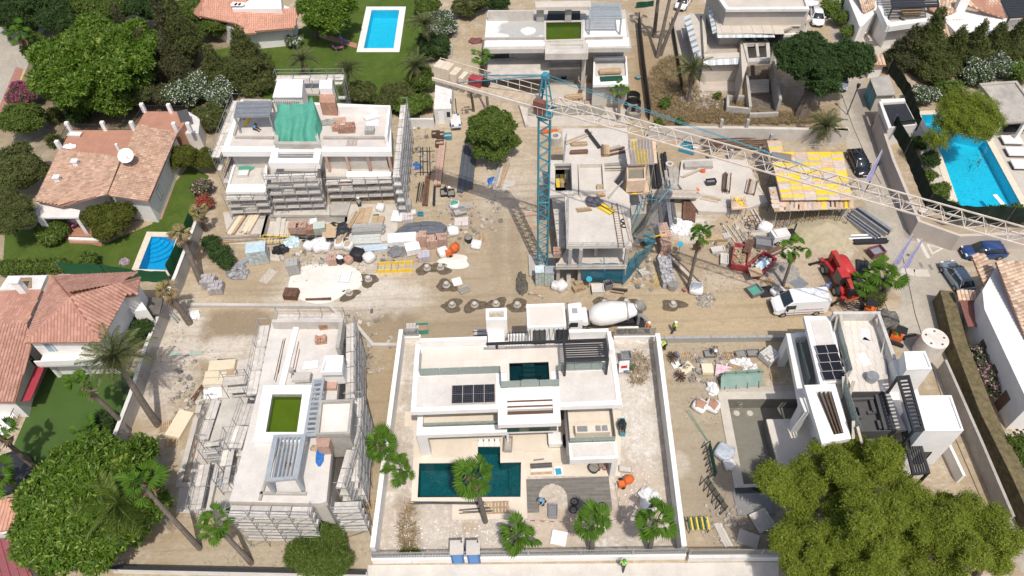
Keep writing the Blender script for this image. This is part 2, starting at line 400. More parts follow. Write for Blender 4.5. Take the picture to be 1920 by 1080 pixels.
def blobs_mat(name,c1,c2,c3,blobs,scale=.35,bump=.5,z=0):
 m,n,b=nodes(name);g=N(n,'ShaderNodeNewGeometry');pos=g.outputs['Position']
 wn=N(n,'ShaderNodeTexNoise');L(n,pos,wn.inputs['Vector']);wn.inputs['Scale'].default_value=.55;wn.inputs['Detail'].default_value=6;wn.inputs['Roughness'].default_value=.65
 f=mapr(n,noise(n,pos,scale*.35,7,.68,.6),.36,.66)
 col=mix(n,f,c1,c2)
 f=mapr(n,noise(n,pos,scale,8,.72,1.),.48,.68,0,.9);col=mix(n,f,col,c3)
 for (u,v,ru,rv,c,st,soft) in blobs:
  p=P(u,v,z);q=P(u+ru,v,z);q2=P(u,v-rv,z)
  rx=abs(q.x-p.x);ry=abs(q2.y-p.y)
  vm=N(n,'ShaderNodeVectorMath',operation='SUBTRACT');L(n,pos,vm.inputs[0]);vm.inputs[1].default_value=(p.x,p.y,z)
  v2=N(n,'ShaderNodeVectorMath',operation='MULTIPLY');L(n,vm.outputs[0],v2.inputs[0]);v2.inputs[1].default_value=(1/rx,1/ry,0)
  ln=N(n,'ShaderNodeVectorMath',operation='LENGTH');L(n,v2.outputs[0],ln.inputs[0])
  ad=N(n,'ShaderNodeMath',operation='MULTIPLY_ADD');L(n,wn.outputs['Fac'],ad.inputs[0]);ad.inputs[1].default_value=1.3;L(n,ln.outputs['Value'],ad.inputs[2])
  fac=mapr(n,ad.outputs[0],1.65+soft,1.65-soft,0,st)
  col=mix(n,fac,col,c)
 st=N(n,'ShaderNodeVectorMath',operation='MULTIPLY');L(n,pos,st.inputs[0]);st.inputs[1].default_value=(.09,1.5,1)
 col=mix(n,mapr(n,noise(n,st.outputs[0],1.,5,.6,.3),.5,.66,0,.45 if len(blobs)>30 else 0),col,tuple(q*.74 for q in c1))
 f=mapr(n,noise(n,pos,.9,7,.7,.8),.52,.72,0,.45);col=mix(n,f,col,tuple(q*.76 for q in c1))
 f=mapr(n,noise(n,pos,2.6,6,.75),.35,.8,0,.6);col=mix(n,f,col,tuple(q*.62 for q in c1))
 f=mapr(n,noise(n,pos,7.,5,.8),.56,.72,0,.55);col=mix(n,f,col,tuple(min(.85,q*1.45+.05) for q in c2))
 f=mapr(n,noise(n,pos,3.3,3,.6),.68,.74,0,.6);col=mix(n,f,col,(.62,.58,.53))
 L(n,col,b.inputs['Base Color']);b.inputs['Roughness'].default_value=.95;b.inputs['Specular IOR Level'].default_value=.15
 bp=N(n,'ShaderNodeBump');L(n,noise(n,pos,2.5,8,.7),bp.inputs['Height']);bp.inputs['Strength'].default_value=bump;bp.inputs['Distance'].default_value=.15
 L(n,bp.outputs[0],b.inputs['Normal']);return m
DUST=(.66,.61,.54);DAMP=(.245,.19,.125);TAN=(.365,.295,.205);WHT=(.78,.75,.70);GREY=(.40,.37,.33);LIT=(.52,.44,.33)
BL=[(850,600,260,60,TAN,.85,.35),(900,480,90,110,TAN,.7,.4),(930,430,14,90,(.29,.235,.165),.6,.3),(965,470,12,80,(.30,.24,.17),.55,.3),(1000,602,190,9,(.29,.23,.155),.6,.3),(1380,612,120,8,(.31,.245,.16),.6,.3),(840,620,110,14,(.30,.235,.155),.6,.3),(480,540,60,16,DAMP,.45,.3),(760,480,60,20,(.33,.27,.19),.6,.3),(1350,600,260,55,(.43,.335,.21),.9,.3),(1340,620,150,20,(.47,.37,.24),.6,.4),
 (425,615,120,38,DAMP,.85,.2),(715,600,62,42,DAMP,.9,.2),(700,680,60,80,(.36,.28,.18),.6,.3),(560,1040,260,40,(.40,.345,.26),.8,.4),
 (640,530,120,60,DUST,.55,.4),(725,560,80,30,DUST,.55,.3),(560,560,60,30,DUST,.4,.3),(430,655,70,25,DUST,.8,.25),(330,650,45,90,DUST,.75,.3),(300,700,60,80,(.55,.49,.42),.7,.35),
 (370,560,90,25,LIT,.6,.3),(470,520,60,50,(.38,.30,.20),.7,.3),(945,330,60,60,DUST,.45,.4),(930,270,70,70,(.5,.42,.31),.6,.4),
 (800,260,50,80,(.42,.34,.23),.8,.35),(850,180,40,80,(.52,.44,.33),.8,.3),(885,160,50,60,(.46,.38,.28),.8,.3),(880,250,30,80,(.46,.36,.25),.7,.3),
 (1320,480,70,50,(.36,.28,.19),.7,.3),(1500,500,60,50,(.50,.41,.31),.7,.3),(1580,570,60,40,(.47,.34,.21),.8,.3),(1640,590,80,25,(.56,.47,.36),.8,.3),(1290,425,35,30,WHT,.55,.25),
 (1400,520,100,18,(.52,.45,.35),.6,.3),(1255,170,70,110,(.30,.215,.13),.85,.3),(1330,200,90,40,(.34,.25,.16),.8,.3),(1480,215,110,25,(.24,.17,.11),.8,.3),(1290,165,26,30,DUST,.7,.3),
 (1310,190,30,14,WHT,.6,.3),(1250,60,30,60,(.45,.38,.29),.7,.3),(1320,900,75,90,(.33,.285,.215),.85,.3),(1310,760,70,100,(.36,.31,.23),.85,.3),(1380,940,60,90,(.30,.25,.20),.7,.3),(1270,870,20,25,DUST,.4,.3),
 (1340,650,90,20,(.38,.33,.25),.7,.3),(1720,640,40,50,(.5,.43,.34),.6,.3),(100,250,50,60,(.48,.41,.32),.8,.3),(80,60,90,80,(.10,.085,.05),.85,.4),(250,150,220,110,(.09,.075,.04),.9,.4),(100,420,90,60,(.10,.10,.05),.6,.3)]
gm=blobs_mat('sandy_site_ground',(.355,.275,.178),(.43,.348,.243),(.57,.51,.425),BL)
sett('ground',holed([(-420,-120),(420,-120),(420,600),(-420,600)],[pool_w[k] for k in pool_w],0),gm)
# plot round the finished villa: mottled white dust
gp=blobs_mat('dusty_plot_ground',(.42,.36,.29),(.54,.48,.41),(.76,.73,.68),[
 (1195,760,30,110,(.66,.63,.58),.6,.35),(1200,930,45,60,(.50,.40,.30),.7,.3),(1030,990,60,40,(.48,.36,.25),.8,.3),(900,1000,160,40,(.58,.52,.45),.5,.4),
 (760,950,25,25,(.28,.22,.16),.7,.3),(770,1010,20,25,(.26,.21,.15),.7,.3),(880,990,16,14,(.42,.31,.2),.7,.3),(1190,690,26,26,(.30,.23,.17),.8,.3),(1110,960,60,25,(.42,.31,.21),.7,.3),(745,700,12,60,(.68,.65,.6),.5,.3)],scale=.8)
sett('villa_plot_ground',holed(PL([(706,1047),(757,637),(1224,632),(1276,1041)]),[pool_w['villa']],.004),gp)
# asphalt lane on the right
asph=blobs_mat('worn_pale_asphalt',(.36,.32,.265),(.41,.37,.31),(.48,.43,.36),[(1640,240,26,60,(.19,.17,.14),.55,.3),(1720,440,22,12,(.16,.14,.12),.7,.3),(1755,500,70,35,(.38,.34,.28),.6,.3),(1690,600,60,25,(.50,.44,.36),.6,.35),(1600,120,30,60,(.30,.26,.21),.4,.3)],scale=.5,bump=.15)
road_px=[(1480,0),(1575,-60),(1640,0),(1592,80),(1575,180),(1590,285),(1600,340),(1640,430),(1680,510),(1688,560),(1660,640),(1745,695),(1800,800),(1880,990),(1960,1180),(2080,1180),(1985,960),(1840,750),(1775,560),(1805,494),(1990,496),(1990,452),(1802,462),(1705,422),(1668,325),(1634,205),(1600,120),(1640,60),(1700,0),(1700,-80),(1575,-100),(1440,-40)]
road_px=[(1520,-90),(1548,0),(1560,60),(1568,140),(1578,230),(1592,300),(1640,430),(1684,515),(1690,560),(1670,640),(1745,695),(1800,800),(1880,990),(1960,1180),(2090,1180),(1985,960),(1846,750),(1775,560),(1800,492),(1990,496),(1990,452),(1802,466),(1705,424),(1668,325),(1634,205),(1622,150),(1630,80),(1600,0),(1575,-90)]
sett('road',holed(PL(road_px),[],.004),asph)
# painted give-way triangle and line
pw=M('worn_road_paint',(.62,.59,.53),.8,.12,3,dirt=(.42,.38,.32),dirtamt=.8)
def stripe(pts,w,z=.009):
 b=MB()
 for p,q in zip(pts[:-1],pts[1:]):
  p=P(*p);q=P(*q);d=(q-p).normalized();n_=Ve((-d.y,d.x,0))*w/2
  p=p-d*w*.0;b.add([(p+n_).to_tuple()[:2]+(z,),(p-n_).to_tuple()[:2]+(z,),(q-n_).to_tuple()[:2]+(z,),(q+n_).to_tuple()[:2]+(z,)],[(0,1,2,3)])
 return b
sett('give_way_line',stripe([(1718,440),(1741,484)],.42),pw)
tb=MB();o=PL([(1737,457),(1770,466),(1748,477.5)],.009);i_=PL([(1742,460),(1763,466),(1749,473.5)],.009)
for k in range(3): tb.quad(o[k],o[(k+1)%3],i_[(k+1)%3],i_[k])
tb.f=[f[::-1] for f in tb.f] if (Ve(tb.v[1])-Ve(tb.v[0])).cross(Ve(tb.v[2])-Ve(tb.v[0])).z<0 else tb.f
sett('give_way_triangle',tb,pw)
sett('road_edge_line',stripe([(1713,430),(1792,459)],.14),M('faded_yellow_paint',(.52,.38,.2),.8,.1,3))
dkj=M('dark_road_joint',(.10,.09,.08),.9,.2,3)
for q in([(1574,165),(1598,235),(1622,290),(1652,345)],[(1690,470),(1716,590),(1790,820),(1850,960)],[(1655,560),(1672,600),(1690,640)]): sett('road_joint',stripe(q,.09,.013),dkj)
sett('dust_streak',stripe([(1690,505),(1715,512),(1742,512)],1.0,.0085),M('road_dust_streak',(.56,.51,.44),.9,.1,2))
darkm=M('drain_iron',(.12,.11,.10),.8,.2,6)
for (u,v,w,h) in((1703,478,8,4),(1727,497,10,10),(1745,501,11,10),(1771,612,7,5)):
 a=P(u-w/2,v-h/2,.01);b_=P(u+w/2,v+h/2,.01)
 b=MB().box(a.x,a.y,.009,b_.x,b_.y,.016);solo('manhole_cover',b,M('drain_iron_lid',(.25,.23,.2),.8,.2,6) if w>9 else darkm,
     {1703:'small dark round drain cover in the middle of the lane',1727:'square pale service cover left of its twin at the junction',1745:'square pale service cover right of its twin at the junction',1771:'small dark grate in the lane beside the long hedge wall'}[u],'manhole cover',group='covers set in the lane')
# lawns
lawnm=blobs_mat('mown_lawn',(.050,.085,.014),(.075,.118,.022),(.10,.125,.035),[],scale=.5,bump=.6)
m_,n_,b_=nodes('lawn_grass');g_=N(n_,'ShaderNodeNewGeometry');ps=g_.outputs['Position']
cl=mix(n_,mapr(n_,noise(n_,ps,.35,6,.7),.35,.65),(.060,.100,.014),(.102,.145,.028))
cl=mix(n_,mapr(n_,noise(n_,ps,5.,5,.8),.3,.8,0,.6),cl,(.03,.06,.008));cl=mix(n_,mapr(n_,noise(n_,ps,1.3,5,.7),.55,.75,0,.5),cl,(.15,.155,.05))
L(n_,cl,b_.inputs['Base Color']);b_.inputs['Roughness'].default_value=.9;b_.inputs['Specular IOR Level'].default_value=.15
bp=N(n_,'ShaderNodeBump');L(n_,noise(n_,ps,9,5,.8),bp.inputs['Height']);bp.inputs['Strength'].default_value=.7;bp.inputs['Distance'].default_value=.1;L(n_,bp.outputs[0],b_.inputs['Normal'])
turf=M('artificial_turf',(.055,.105,.018),.9,.08,.6,bump=.3,bscale=14)
sett('garden_lawn',holed(PL([(375,100),(520,70),(560,55),(640,20),(690,-60),(800,-60),(800,90),(790,215),(700,215),(640,205),(500,190)]),[pool_w['garden']],.004),m_)
sett('left_lawn',holed(PL([(5,500),(10,430),(110,430),(200,455),(285,420),(330,340),(355,310),(392,330),(322,522),(120,512)]),[pool_w['left']],.004),m_)
sett('turf_lawn',holed(PL([(97,672),(165,680),(255,700),(240,800),(150,860),(60,905),(-40,930),(-40,880),(20,848)]),[],.004),turf)
sett('side_lawn',holed(PL([(1926,288),(1990,278),(1990,335),(1934,312)]),[],.003),m_)
# top-left street with pink pavement
sett('street',holed(PL([(-60,320),(-60,90),(70,-60),(130,-40),(60,105),(0,245)]),[],.004),asph)
pinkp=M('pink_paving',(.36,.17,.14),.85,.1,2,dirt=(.4,.3,.25))
sett('pink_pavement',holed(PL([(-10,220),(30,125),(44,130),(5,240)]),[],.009),pinkp)
sett('far_pink_pavement',holed(PL([(95,25),(108,0),(118,0),(104,26)]),[],.009),pinkp)
sett('yellow_kerb_line',stripe([(2,235),(46,132)],.25,.014),M('faded_yellow_kerb_paint',(.6,.42,.12),.8,.1,3))
# pools
water_cyan=see_through('cyan_pool_water',(.30,.84,.92),bump=.25,bscale=1.6)
water_teal=see_through('deep_teal_pool_water',(.25,.62,.66),bump=.3,bscale=1.8)
water_green=see_through('algae_green_water',(.45,.62,.04),bump=.05,solid=.35,solidcol=(.075,.12,.004))
def pooltile(name,a,b_,c):
 m,n,bs=nodes(name);g=N(n,'ShaderNodeNewGeometry');pos=g.outputs['Position']
 v=N(n,'ShaderNodeTexVoronoi',feature='F1');L(n,pos,v.inputs['Vector']);v.inputs['Scale'].default_value=7.
 col=mix(n,mapr(n,v.outputs['Color'],0,1),a,b_);col=mix(n,mapr(n,noise(n,pos,1.2,5,.7),.5,.75,0,.5),col,c)
 L(n,col,bs.inputs['Base Color']);bs.inputs['Roughness'].default_value=.4;return m
tcyan=pooltile('sky_blue_pool_tile',(.10,.52,.66),(.16,.66,.78),(.22,.72,.82))
tblue=pooltile('blue_pool_tile',(.04,.34,.58),(.08,.44,.68),(.10,.5,.72))
tteal=pooltile('green_slate_pool_tile',(.02,.115,.125),(.06,.22,.23),(.10,.27,.26))
tgreen=pooltile('algae_pool_lining',(.09,.14,.01),(.12,.17,.015),(.08,.11,.01))
cope=M('white_pool_coping',(.74,.72,.68),.7,.06,2,dirt=(.6,.55,.48),dirtamt=.3)
copeb=M('cream_pool_coping',(.68,.60,.48),.7,.08,2)
def basin(key,tile,depth,zt=0.):
 pts=ccw(pool_w[key]);b=MB();n=len(pts)
 t=MB();tris=tessellate_polygon([[Ve((p.x,p.y,0)) for p in pts]])
 fs=[f if (pts[f[1]]-pts[f[0]]).cross(pts[f[2]]-pts[f[0]]).z>0 else f[::-1] for f in tris]
 b.add([(p.x,p.y,-depth) for p in pts],fs)
 for i in range(n):
  p,q=pts[i],pts[(i+1)%n];b.quad((p.x,p.y,zt),(p.x,p.y,-depth),(q.x,q.y,-depth),(q.x,q.y,zt))
 b.f[len(fs):]=[f[::-1] for f in b.f[len(fs):]] if False else b.f[len(fs):]
 return b,fs,pts
def off(poly,d):
 p=ccw(poly);n=len(p);out=[]
 for i in range(n):
  a,b,c=p[i-1],p[i],p[(i+1)%n]
  e1=(Ve((b[0]-a[0],b[1]-a[1]))).normalized();e2=(Ve((c[0]-b[0],c[1]-b[1]))).normalized()
  n1=Ve((e1.y,-e1.x));n2=Ve((e2.y,-e2.x));bis=(n1+n2);bis/=max(.2,(1+n1.dot(n2)))
  out.append(Ve((b[0]+bis.x*d,b[1]+bis.y*d,0)))
 return out
def rim(b,inner,outer,z0,z1):
 n=len(inner);i0=inner;o0=outer
 for k in range(n):
  j=(k+1)%n
  b.quad((i0[k][0],i0[k][1],z1),(o0[k][0],o0[k][1],z1),(o0[j][0],o0[j][1],z1),(i0[j][0],i0[j][1],z1))
  b.quad((o0[k][0],o0[k][1],z1),(o0[k][0],o0[k][1],z0),(o0[j][0],o0[j][1],z0),(o0[j][0],o0[j][1],z1))
  b.quad((i0[j][0],i0[j][1],z1),(i0[j][0],i0[j][1],z0),(i0[k][0],i0[k][1],z0),(i0[k][0],i0[k][1],z1))
 return b
def pool(key,label,tile,water,copem,cw,depth=1.4,zc=.06,wl=-.08,group=None):
 b,fs,pts=basin(key,tile,depth,zc-.01)
 c=sum(pts,Ve())/len(pts)
 r=T('swimming_pool',label,'swimming pool',(c.x,c.y,0),group)
 part('basin',b,tile,r)
 if copem: part('coping',rim(MB(),pts,off(pts,cw),-.05,zc),copem,r)
 if water:
  w=MB();w.add([(p.x,p.y,wl) for p in pts],fs);part('water_surface',w,water,r)
 return r
p_g=pool('garden','rectangular turquoise pool with wide white surround on the upper garden lawn',tcyan,water_cyan,cope,.95)
p_l=pool('left','small blue pool with curved corner steps in the left garden',tblue,water_cyan,copeb,.75)
for k in range(5):
 c=P(284,444);pp=[(c.x,c.y)]+[(c.x+(2.9-k*.5)*cos(a),c.y-(2.9-k*.5)*sin(a)) for a in [i*math.pi/2/8*0.97+.02 for i in range(9)]]
 part('pool_step',MB().prism(pp,-1.3,-1.15+k*.22),tblue,p_l)
p_v=pool('villa','dark green slate pool in front of the finished white villa',tteal,water_teal,pvs,.55,1.5,.05,-.06)
a=P(977,867);b_=P(976,932)
for k in range(5): part('pool_step',MB().box(a.x-1.15+k*.25,a.y-.02,-1.45,a.x-.9+k*.25 if k<4 else a.x-.02,b_.y+.02,-1.05+k*.2),tteal,p_v)
p_r=pool('right','large bright cyan pool on the right, partly under a pine',tcyan,water_cyan,copeb,.8)
lv=MB();rl=random.Random(5)
for k in range(90):
 u=1790+rl.random()*60+rl.gauss(0,12);v=285+rl.random()*95;p=P(u,v,-.07);q=rl.uniform(.06,.14)
 lv.obox((p.x,p.y,-.07),(q,q*.6,.004),rl.random()*3)
for k in range(40):
 p=P(1835+rl.gauss(0,5),300+rl.gauss(0,12),-.07);lv.obox((p.x,p.y,-.07),(.14,.1,.004),rl.random()*3)
part('floating_leaves',lv,M('floating_leaf',(.05,.06,.03),.8,.2,5),p_r,kind='stuff')
concw=M('grey_pool_render',(.20,.19,.155),.8,.08,.8,dirt=(.27,.25,.21),dirtamt=.5)
p_e=pool('empty','empty grey rendered pool basin beside the right villa',concw,None,M('pool_edge_stone',(.55,.50,.43),.8,.1,1,dirt=(.42,.38,.32)),.85,1.5,.12)
for u,v in((1381,775),(1406,775)):
 p=P(u,v,-1.5);part('pool_fitting',MB().cyl((p.x,p.y),.3,-1.5,-1.46,12),ccp,p_e)
p_u=pool('ul','dry concrete pool shell crowded with stacked pallets below the netted villa',ccp,None,conc,.3,.9,.02)
a,b_=P(512,407),P(540,445)
for k in range(5): part('pool_step',MB().quad(*[P(u,v,-.88+k*.15) for u,v in((545-k*9,445),(512-k*5,445-k*.3),(516+k*.5,412),(522+k*.5,412))][::-1]) if False else MB().obox((P(520+k*8,428).x,P(520+k*8,428).y,-.9+.4-k*.08),(.5,4.2-k*.5,.8-k*.16),.08),ccp,p_u)
p_b=pool('bl','long empty concrete pool trench beside the scaffolded villa',ccp,None,ccp,.5,1.1,.1)
# ---------------- builders shared by the buildings ----------------
def wnd(par,p,du,w,h,fm=None,gmat=None,name='window',mull=2,t=.06,d=.06):
 fm=fm or dark;p=Ve(p);du=Ve((du[0],du[1],0)).normalized();n=Ve((du.y,-du.x,0));up=zv(1)
 b=MB();e=n*(d/2)
 b.beam(p+e,p+du*w+e,d,t);b.beam(p+up*h+e,p+du*w+up*h+e,d,t)
 for k in range(mull+1):
  q=p+du*(w*k/mull)+e;b.beam(q,q+up*h,t,d) if abs(du.x)>abs(du.y) else b.beam(q,q+up*h,t,d)
 f=part(name,b,fm,par)
 g=MB();o=n*(d*.45);g.quad(p+o,p+du*w+o,p+du*w+up*h+o,p+up*h+o);part('pane',g,gmat or gld,f);return f
def balus(par,pts,z,h=1.0,seg=1.6,name='balustrade',mat=None):
 pts=[Ve((q[0],q[1],z)) for q in pts];b=MB()
 for p,q in zip(pts[:-1],pts[1:]): b.beam(p+zv(.04),q+zv(.04),.08,.08)
 r=part(name,b,steel,par)
 for p,q in zip(pts[:-1],pts[1:]):
  n=max(1,round((q-p).length/seg));d=(q-p)/n;dn=d.normalized()
  for k in range(n):
   a=p+d*k+dn*.02;c=p+d*(k+1)-dn*.02
   pbr('glass_panel',mat or glassg,r,(a.x,a.y,z+.08+h/2),(c.x,c.y,z+.08+h/2),.02,h)
 return r
def pergola(par,x0,y0,x1,y1,z,n,along='x',mat=None,pw=.18,zb=None,posts=((0,0),(1,0),(0,1),(1,1)),sw=.06,sh=.16,name='pergola'):
 b=MB();mat=mat or dark
 b.box(x0,y0,z-.22,x1,y0+pw,z);b.box(x0,y1-pw,z-.22,x1,y1,z);b.box(x0,y0+pw,z-.22,x0+pw,y1-pw,z);b.box(x1-pw,y0+pw,z-.22,x1,y1-pw,z)
 r=part(name,b,mat,par)
 if zb is not None:
  for i,j in posts:
   x=x0 if i==0 else x1-pw;y=y0 if j==0 else y1-pw
   pbx('post',mat,r,x,y,zb,x+pw,y+pw,z-.22)
 for k in range(n):
  t=(k+.5)/n
  if along=='x': y=y0+pw+(y1-y0-2*pw)*t;pbx('slat',mat,r,x0+pw,y-sw/2,z-sh-.02,x1-pw,y+sw/2,z-.02)
  else: x=x0+pw+(x1-x0-2*pw)*t;pbx('slat',mat,r,x-sw/2,y0+pw,z-sh-.02,x+sw/2,y1-pw,z-.02)
 return r
def tiles(par,x0,y0,x1,y1,z,step,mat,name='paving_tile',th=.03,gap=.014,skip=None):
 nx=max(1,round((x1-x0)/step));ny=max(1,round((y1-y0)/step));dx=(x1-x0)/nx;dy=(y1-y0)/ny
 for i in range(nx):
  for j in range(ny):
   a,b=x0+i*dx+gap/2,y0+j*dy+gap/2
   if skip and skip(a+dx/2,b+dy/2):continue
   h=th+random.uniform(0,.004)
   pbx(name,mat,par,a,b,z,a+dx-gap,b+dy-gap,z+h)
def rect_px(a,b,z):
 p=P(*a,z);q=P(*b,z);return min(p.x,q.x),min(p.y,q.y),max(p.x,q.x),max(p.y,q.y)
def tile_roof(par,poly,down,mat,cw=.30,row=.42,name='roof_tiles',amp=.07,lift=.03):
 "barrel tiles laid over a planar convex polygon (3-D corners); down = horizontal fall direction"
 pts=[Ve(p) for p in poly];nrm=zv(0)
 for i in range(len(pts)): nrm+=(pts[i]-pts[0]).cross(pts[(i+1)%len(pts)]-pts[0])
 nrm.normalize()
 if nrm.z<0:nrm=-nrm
 dn=Ve((down[0],down[1],0));dn=(dn-nrm*dn.dot(nrm)).normalized();ax=nrm.cross(dn).normalized();o=pts[0]
 p2=[((p-o).dot(ax),(p-o).dot(dn)) for p in pts];m=len(p2)
 b=MB();u0=min(p[0] for p in p2);u1=max(p[0] for p in p2);n=max(1,int((u1-u0)/cw));rnd=random.Random(len(pts)+int(u1*10))
 for i in range(n):
  u=u0+(i+.5)*(u1-u0)/n;ws=[]
  for k in range(m):
   (a,c),(e,f)=p2[k],p2[(k+1)%m]
   if (a-u)*(e-u)<0: ws.append(c+(f-c)*(u-a)/(e-a))
  if len(ws)<2: continue
  w0,w1=min(ws),max(ws);w=w0
  while w<w1-.05:
   we=min(w+row,w1);q=rnd.uniform(-.012,.012);uu=u+q;hw=cw*.47
   vs=[]
   for wk,hz in((w,0.),(we+.03,lift)):
    for t in(0,.25,.5,.75,1):
     an=math.pi*t;vs.append(o+ax*(uu-hw*cos(an))+dn*wk+nrm*(amp*sin(an)+hz+.01))
   b.add(vs,[(k,k+1,6+k,5+k) for k in range(4)]+[(5,6,7,8,9)]);w=we
 r=part(name,b,mat,par,kind='stuff')
 u_=MB();u_.quad(*[p-nrm*.0 for p in pts])
 return r
def ridge(par,p,q,mat,r=.13,name='ridge_cap'):
 p=Ve(p);q=Ve(q);n=max(1,int((q-p).length/.45));b=MB()
 for k in range(n):
  a=p.lerp(q,k/n);c=p.lerp(q,(k+1.05)/n);b.tube(a,c,r,8,r*1.12)
 return part(name,b,mat,par)
def scaf(name_label,pts,h,side=1,width=.9,bay=2.4,lift=2.0,group='tube scaffolds round the villas',top=True,z0=0.,net=0,nbd=2,seed=1):
 "pts: inner ground line; platforms on the outer side"
 rnd=random.Random(seed)
 c=sum([Ve((p[0],p[1],0)) for p in pts],Ve())/len(pts)
 r=T('scaffold',name_label,'scaffold',(c.x,c.y,z0),group)
 nl=max(1,round(h/lift))
 for a,b in zip(pts[:-1],pts[1:]):
  a=Ve((a[0],a[1],0));b=Ve((b[0],b[1],0));d=b-a;Ln=d.length;d/=Ln;n=Ve((d.y,-d.x,0))*side
  nb=max(1,round(Ln/bay));st=Ln/nb
  for k in range(nb+1):
   p=a+d*st*k
   for o in(0,width):
    q=p+n*o;hh=h+(1.1 if (o>0 and top) else .1)
    ptb('standard',steel,r,q+zv(z0),q+zv(hh),.035)
   for l in range(1,nl+1):
    z=min(z0+l*lift,h)
    if l==nl:z=h
    ptb('transom',steel,r,(p.x,p.y,z-.08),(p.x+n.x*width,p.y+n.y*width,z-.08),.03)
   if top:
    q=p+n*width
    ptb('end_rail',steel,r,(p.x,p.y,h+1.0),(q.x,q.y,h+1.0),.025) if k in(0,nb) else None
  for l in range(1,nl+1):
   z=h if l==nl else z0+l*lift
   for k in range(nb):
    p=a+d*(st*k+.05);q=a+d*(st*(k+1)-.05)
    for m_ in range(nbd):
     o=n*(width*(m_+.5)/nbd);w=width/nbd-.03
     if rnd.random()<.06: continue
     pbr('deck_board',woodg,r,p+o+zv(z-.02+rnd.uniform(0,.03)),q+o+zv(z-.02+rnd.uniform(0,.03)),w,.05)
    o=n*width
    for zz in((.5,1.0) if (l<nl or top) else ()): ptb('guard_rail',steel,r,p+o+zv(z+zz),q+o+zv(z+zz),.026)
    pbr('toe_board',woodg,r,p+o+zv(z+.1),q+o+zv(z+.1),.03,.16)
    if rnd.random()<.35: ptb('brace',steel,r,p+o+zv(z-lift),q+o+zv(z),.024)
 return r
def wall(name,label,cat,pts,h,w,mat,cap=None,capw=.06,group=None,z0=0.,capname='coping'):
 pts=[Ve((p[0],p[1],0)) for p in pts];c=sum(pts,Ve())/len(pts)
 r=T(name,label,cat,(c.x,c.y,z0),group);b=MB();k=MB()
 def strip(mb,ww,za,zb):
  n=len(pts);Lp=[];Rp=[]
  for i,p in enumerate(pts):
   d1=(pts[i]-pts[i-1]).normalized() if i else (pts[1]-pts[0]).normalized()
   d2=(pts[i+1]-pts[i]).normalized() if i<n-1 else d1
   n1=Ve((-d1.y,d1.x,0));n2=Ve((-d2.y,d2.x,0));bs=(n1+n2)/max(.3,1+n1.dot(n2))
   Lp.append(p+bs*ww/2);Rp.append(p-bs*ww/2)
  vs=[];
  for i in range(n):
   for q,z in((Lp[i],za),(Rp[i],za),(Rp[i],zb),(Lp[i],zb)): vs.append((q.x,q.y,z))
  fs=[]
  for i in range(n-1):
   o=i*4;e=o+4
   fs+=[(o+1,e+1,e+2,o+2),(o+2,e+2,e+3,o+3),(o+3,e+3,e,o),(o,e,e+1,o+1)]
  fs+=[(0,1,2,3),((n-1)*4+3,(n-1)*4+2,(n-1)*4+1,(n-1)*4)]
  mb.add(vs,fs)
 strip(b,w,z0-.05,z0+h);part('wall_body',b,mat,r)
 if cap: strip(k,w+capw,z0+h+.001,z0+h+.07);part(capname,k,cap,r)
 return r
def rlg(par,pts,z,h=.9,step=.14,mat=None,name='railing'):
 pts=[Ve((q[0],q[1],z)) for q in pts];b=MB()
 for p,q in zip(pts[:-1],pts[1:]):
  b.beam(p+zv(h),q+zv(h),.05,.05);b.beam(p+zv(.08),q+zv(.08),.04,.04)
  n=max(1,int((q-p).length/step))
  for k in range(n+1):
   a=p.lerp(q,k/n);b.beam(a+zv(.08),a+zv(h),.03,.03)
 return part(name,b,mat or dark,par)
# ---------------- finished white villa (middle) ----------------
cv=T('villa','finished white flat roofed villa with roof terrace, dark pergola and green pool in front','villa',(0,36,0))
ZR=6.6;Z1=3.3
x0,y0,x1,y1=-9.05,32.5,8.95,39.85
a=P(771,768,ZR);b_=P(1167,766,ZR);x0,x1,y0=a.x,b_.x,(a.y+b_.y)/2
yb=P(912,640,ZR).y
# portal projecting frame
pa=P(770+(770-770),0,ZR)
p1=P(934,739,ZR);p2=P(1051,794,ZR);py0=p2.y;px0,px1=P(934,795,ZR).x,P(1052,794,ZR).x
jx0,jy0=P(954.6,681.5,ZR)[:2];jx1,jy1=P(1031.6,725.5,ZR)[:2]
jy0,jy1=min(jy0,jy1),max(jy0,jy1)
# body below the roof slab with an opening for the plunge pool
b=MB();b.box(x0+1.6,y0+2.6,0,jx0-.1,yb-.1,ZR-.45).box(jx1+.1,y0+2.6,0,x1-1.4,yb-.1,ZR-.45).box(jx0-.1,y0+2.6,0,jx1+.1,yb-.1,ZR-1.22);part('wall',b,white,cv)
b=MB()
b.box(x0,y0,ZR-.42,jx0,yb,ZR);b.box(jx1,y0,ZR-.42,x1,yb,ZR);b.box(jx0,y0,ZR-.42,jx1,jy0,ZR);b.box(jx0,jy1,ZR-.42,jx1,yb,ZR)
rs=part('roof_slab',b,wcl,cv)
b=MB();
for q in((x0,y0,px0,y0+.42),(px1,y0,x1,y0+.42),(x0,y0+.42,x0+.42,yb-.4),(x1-.42,y0+.42,x1,yb-.4)): b.box(q[0],q[1],ZR,q[2],q[3],ZR+.14)
part('roof_kerb',b,wcl,rs)
gl=P(784,705,ZR).y   # glass line
gx0=P(788,705,ZR).x;gxa=P(939,705,ZR).x;gyb=P(1000,726,ZR).y;gxb=P(1046,705,ZR).x;gx1=P(1141,705,ZR).x
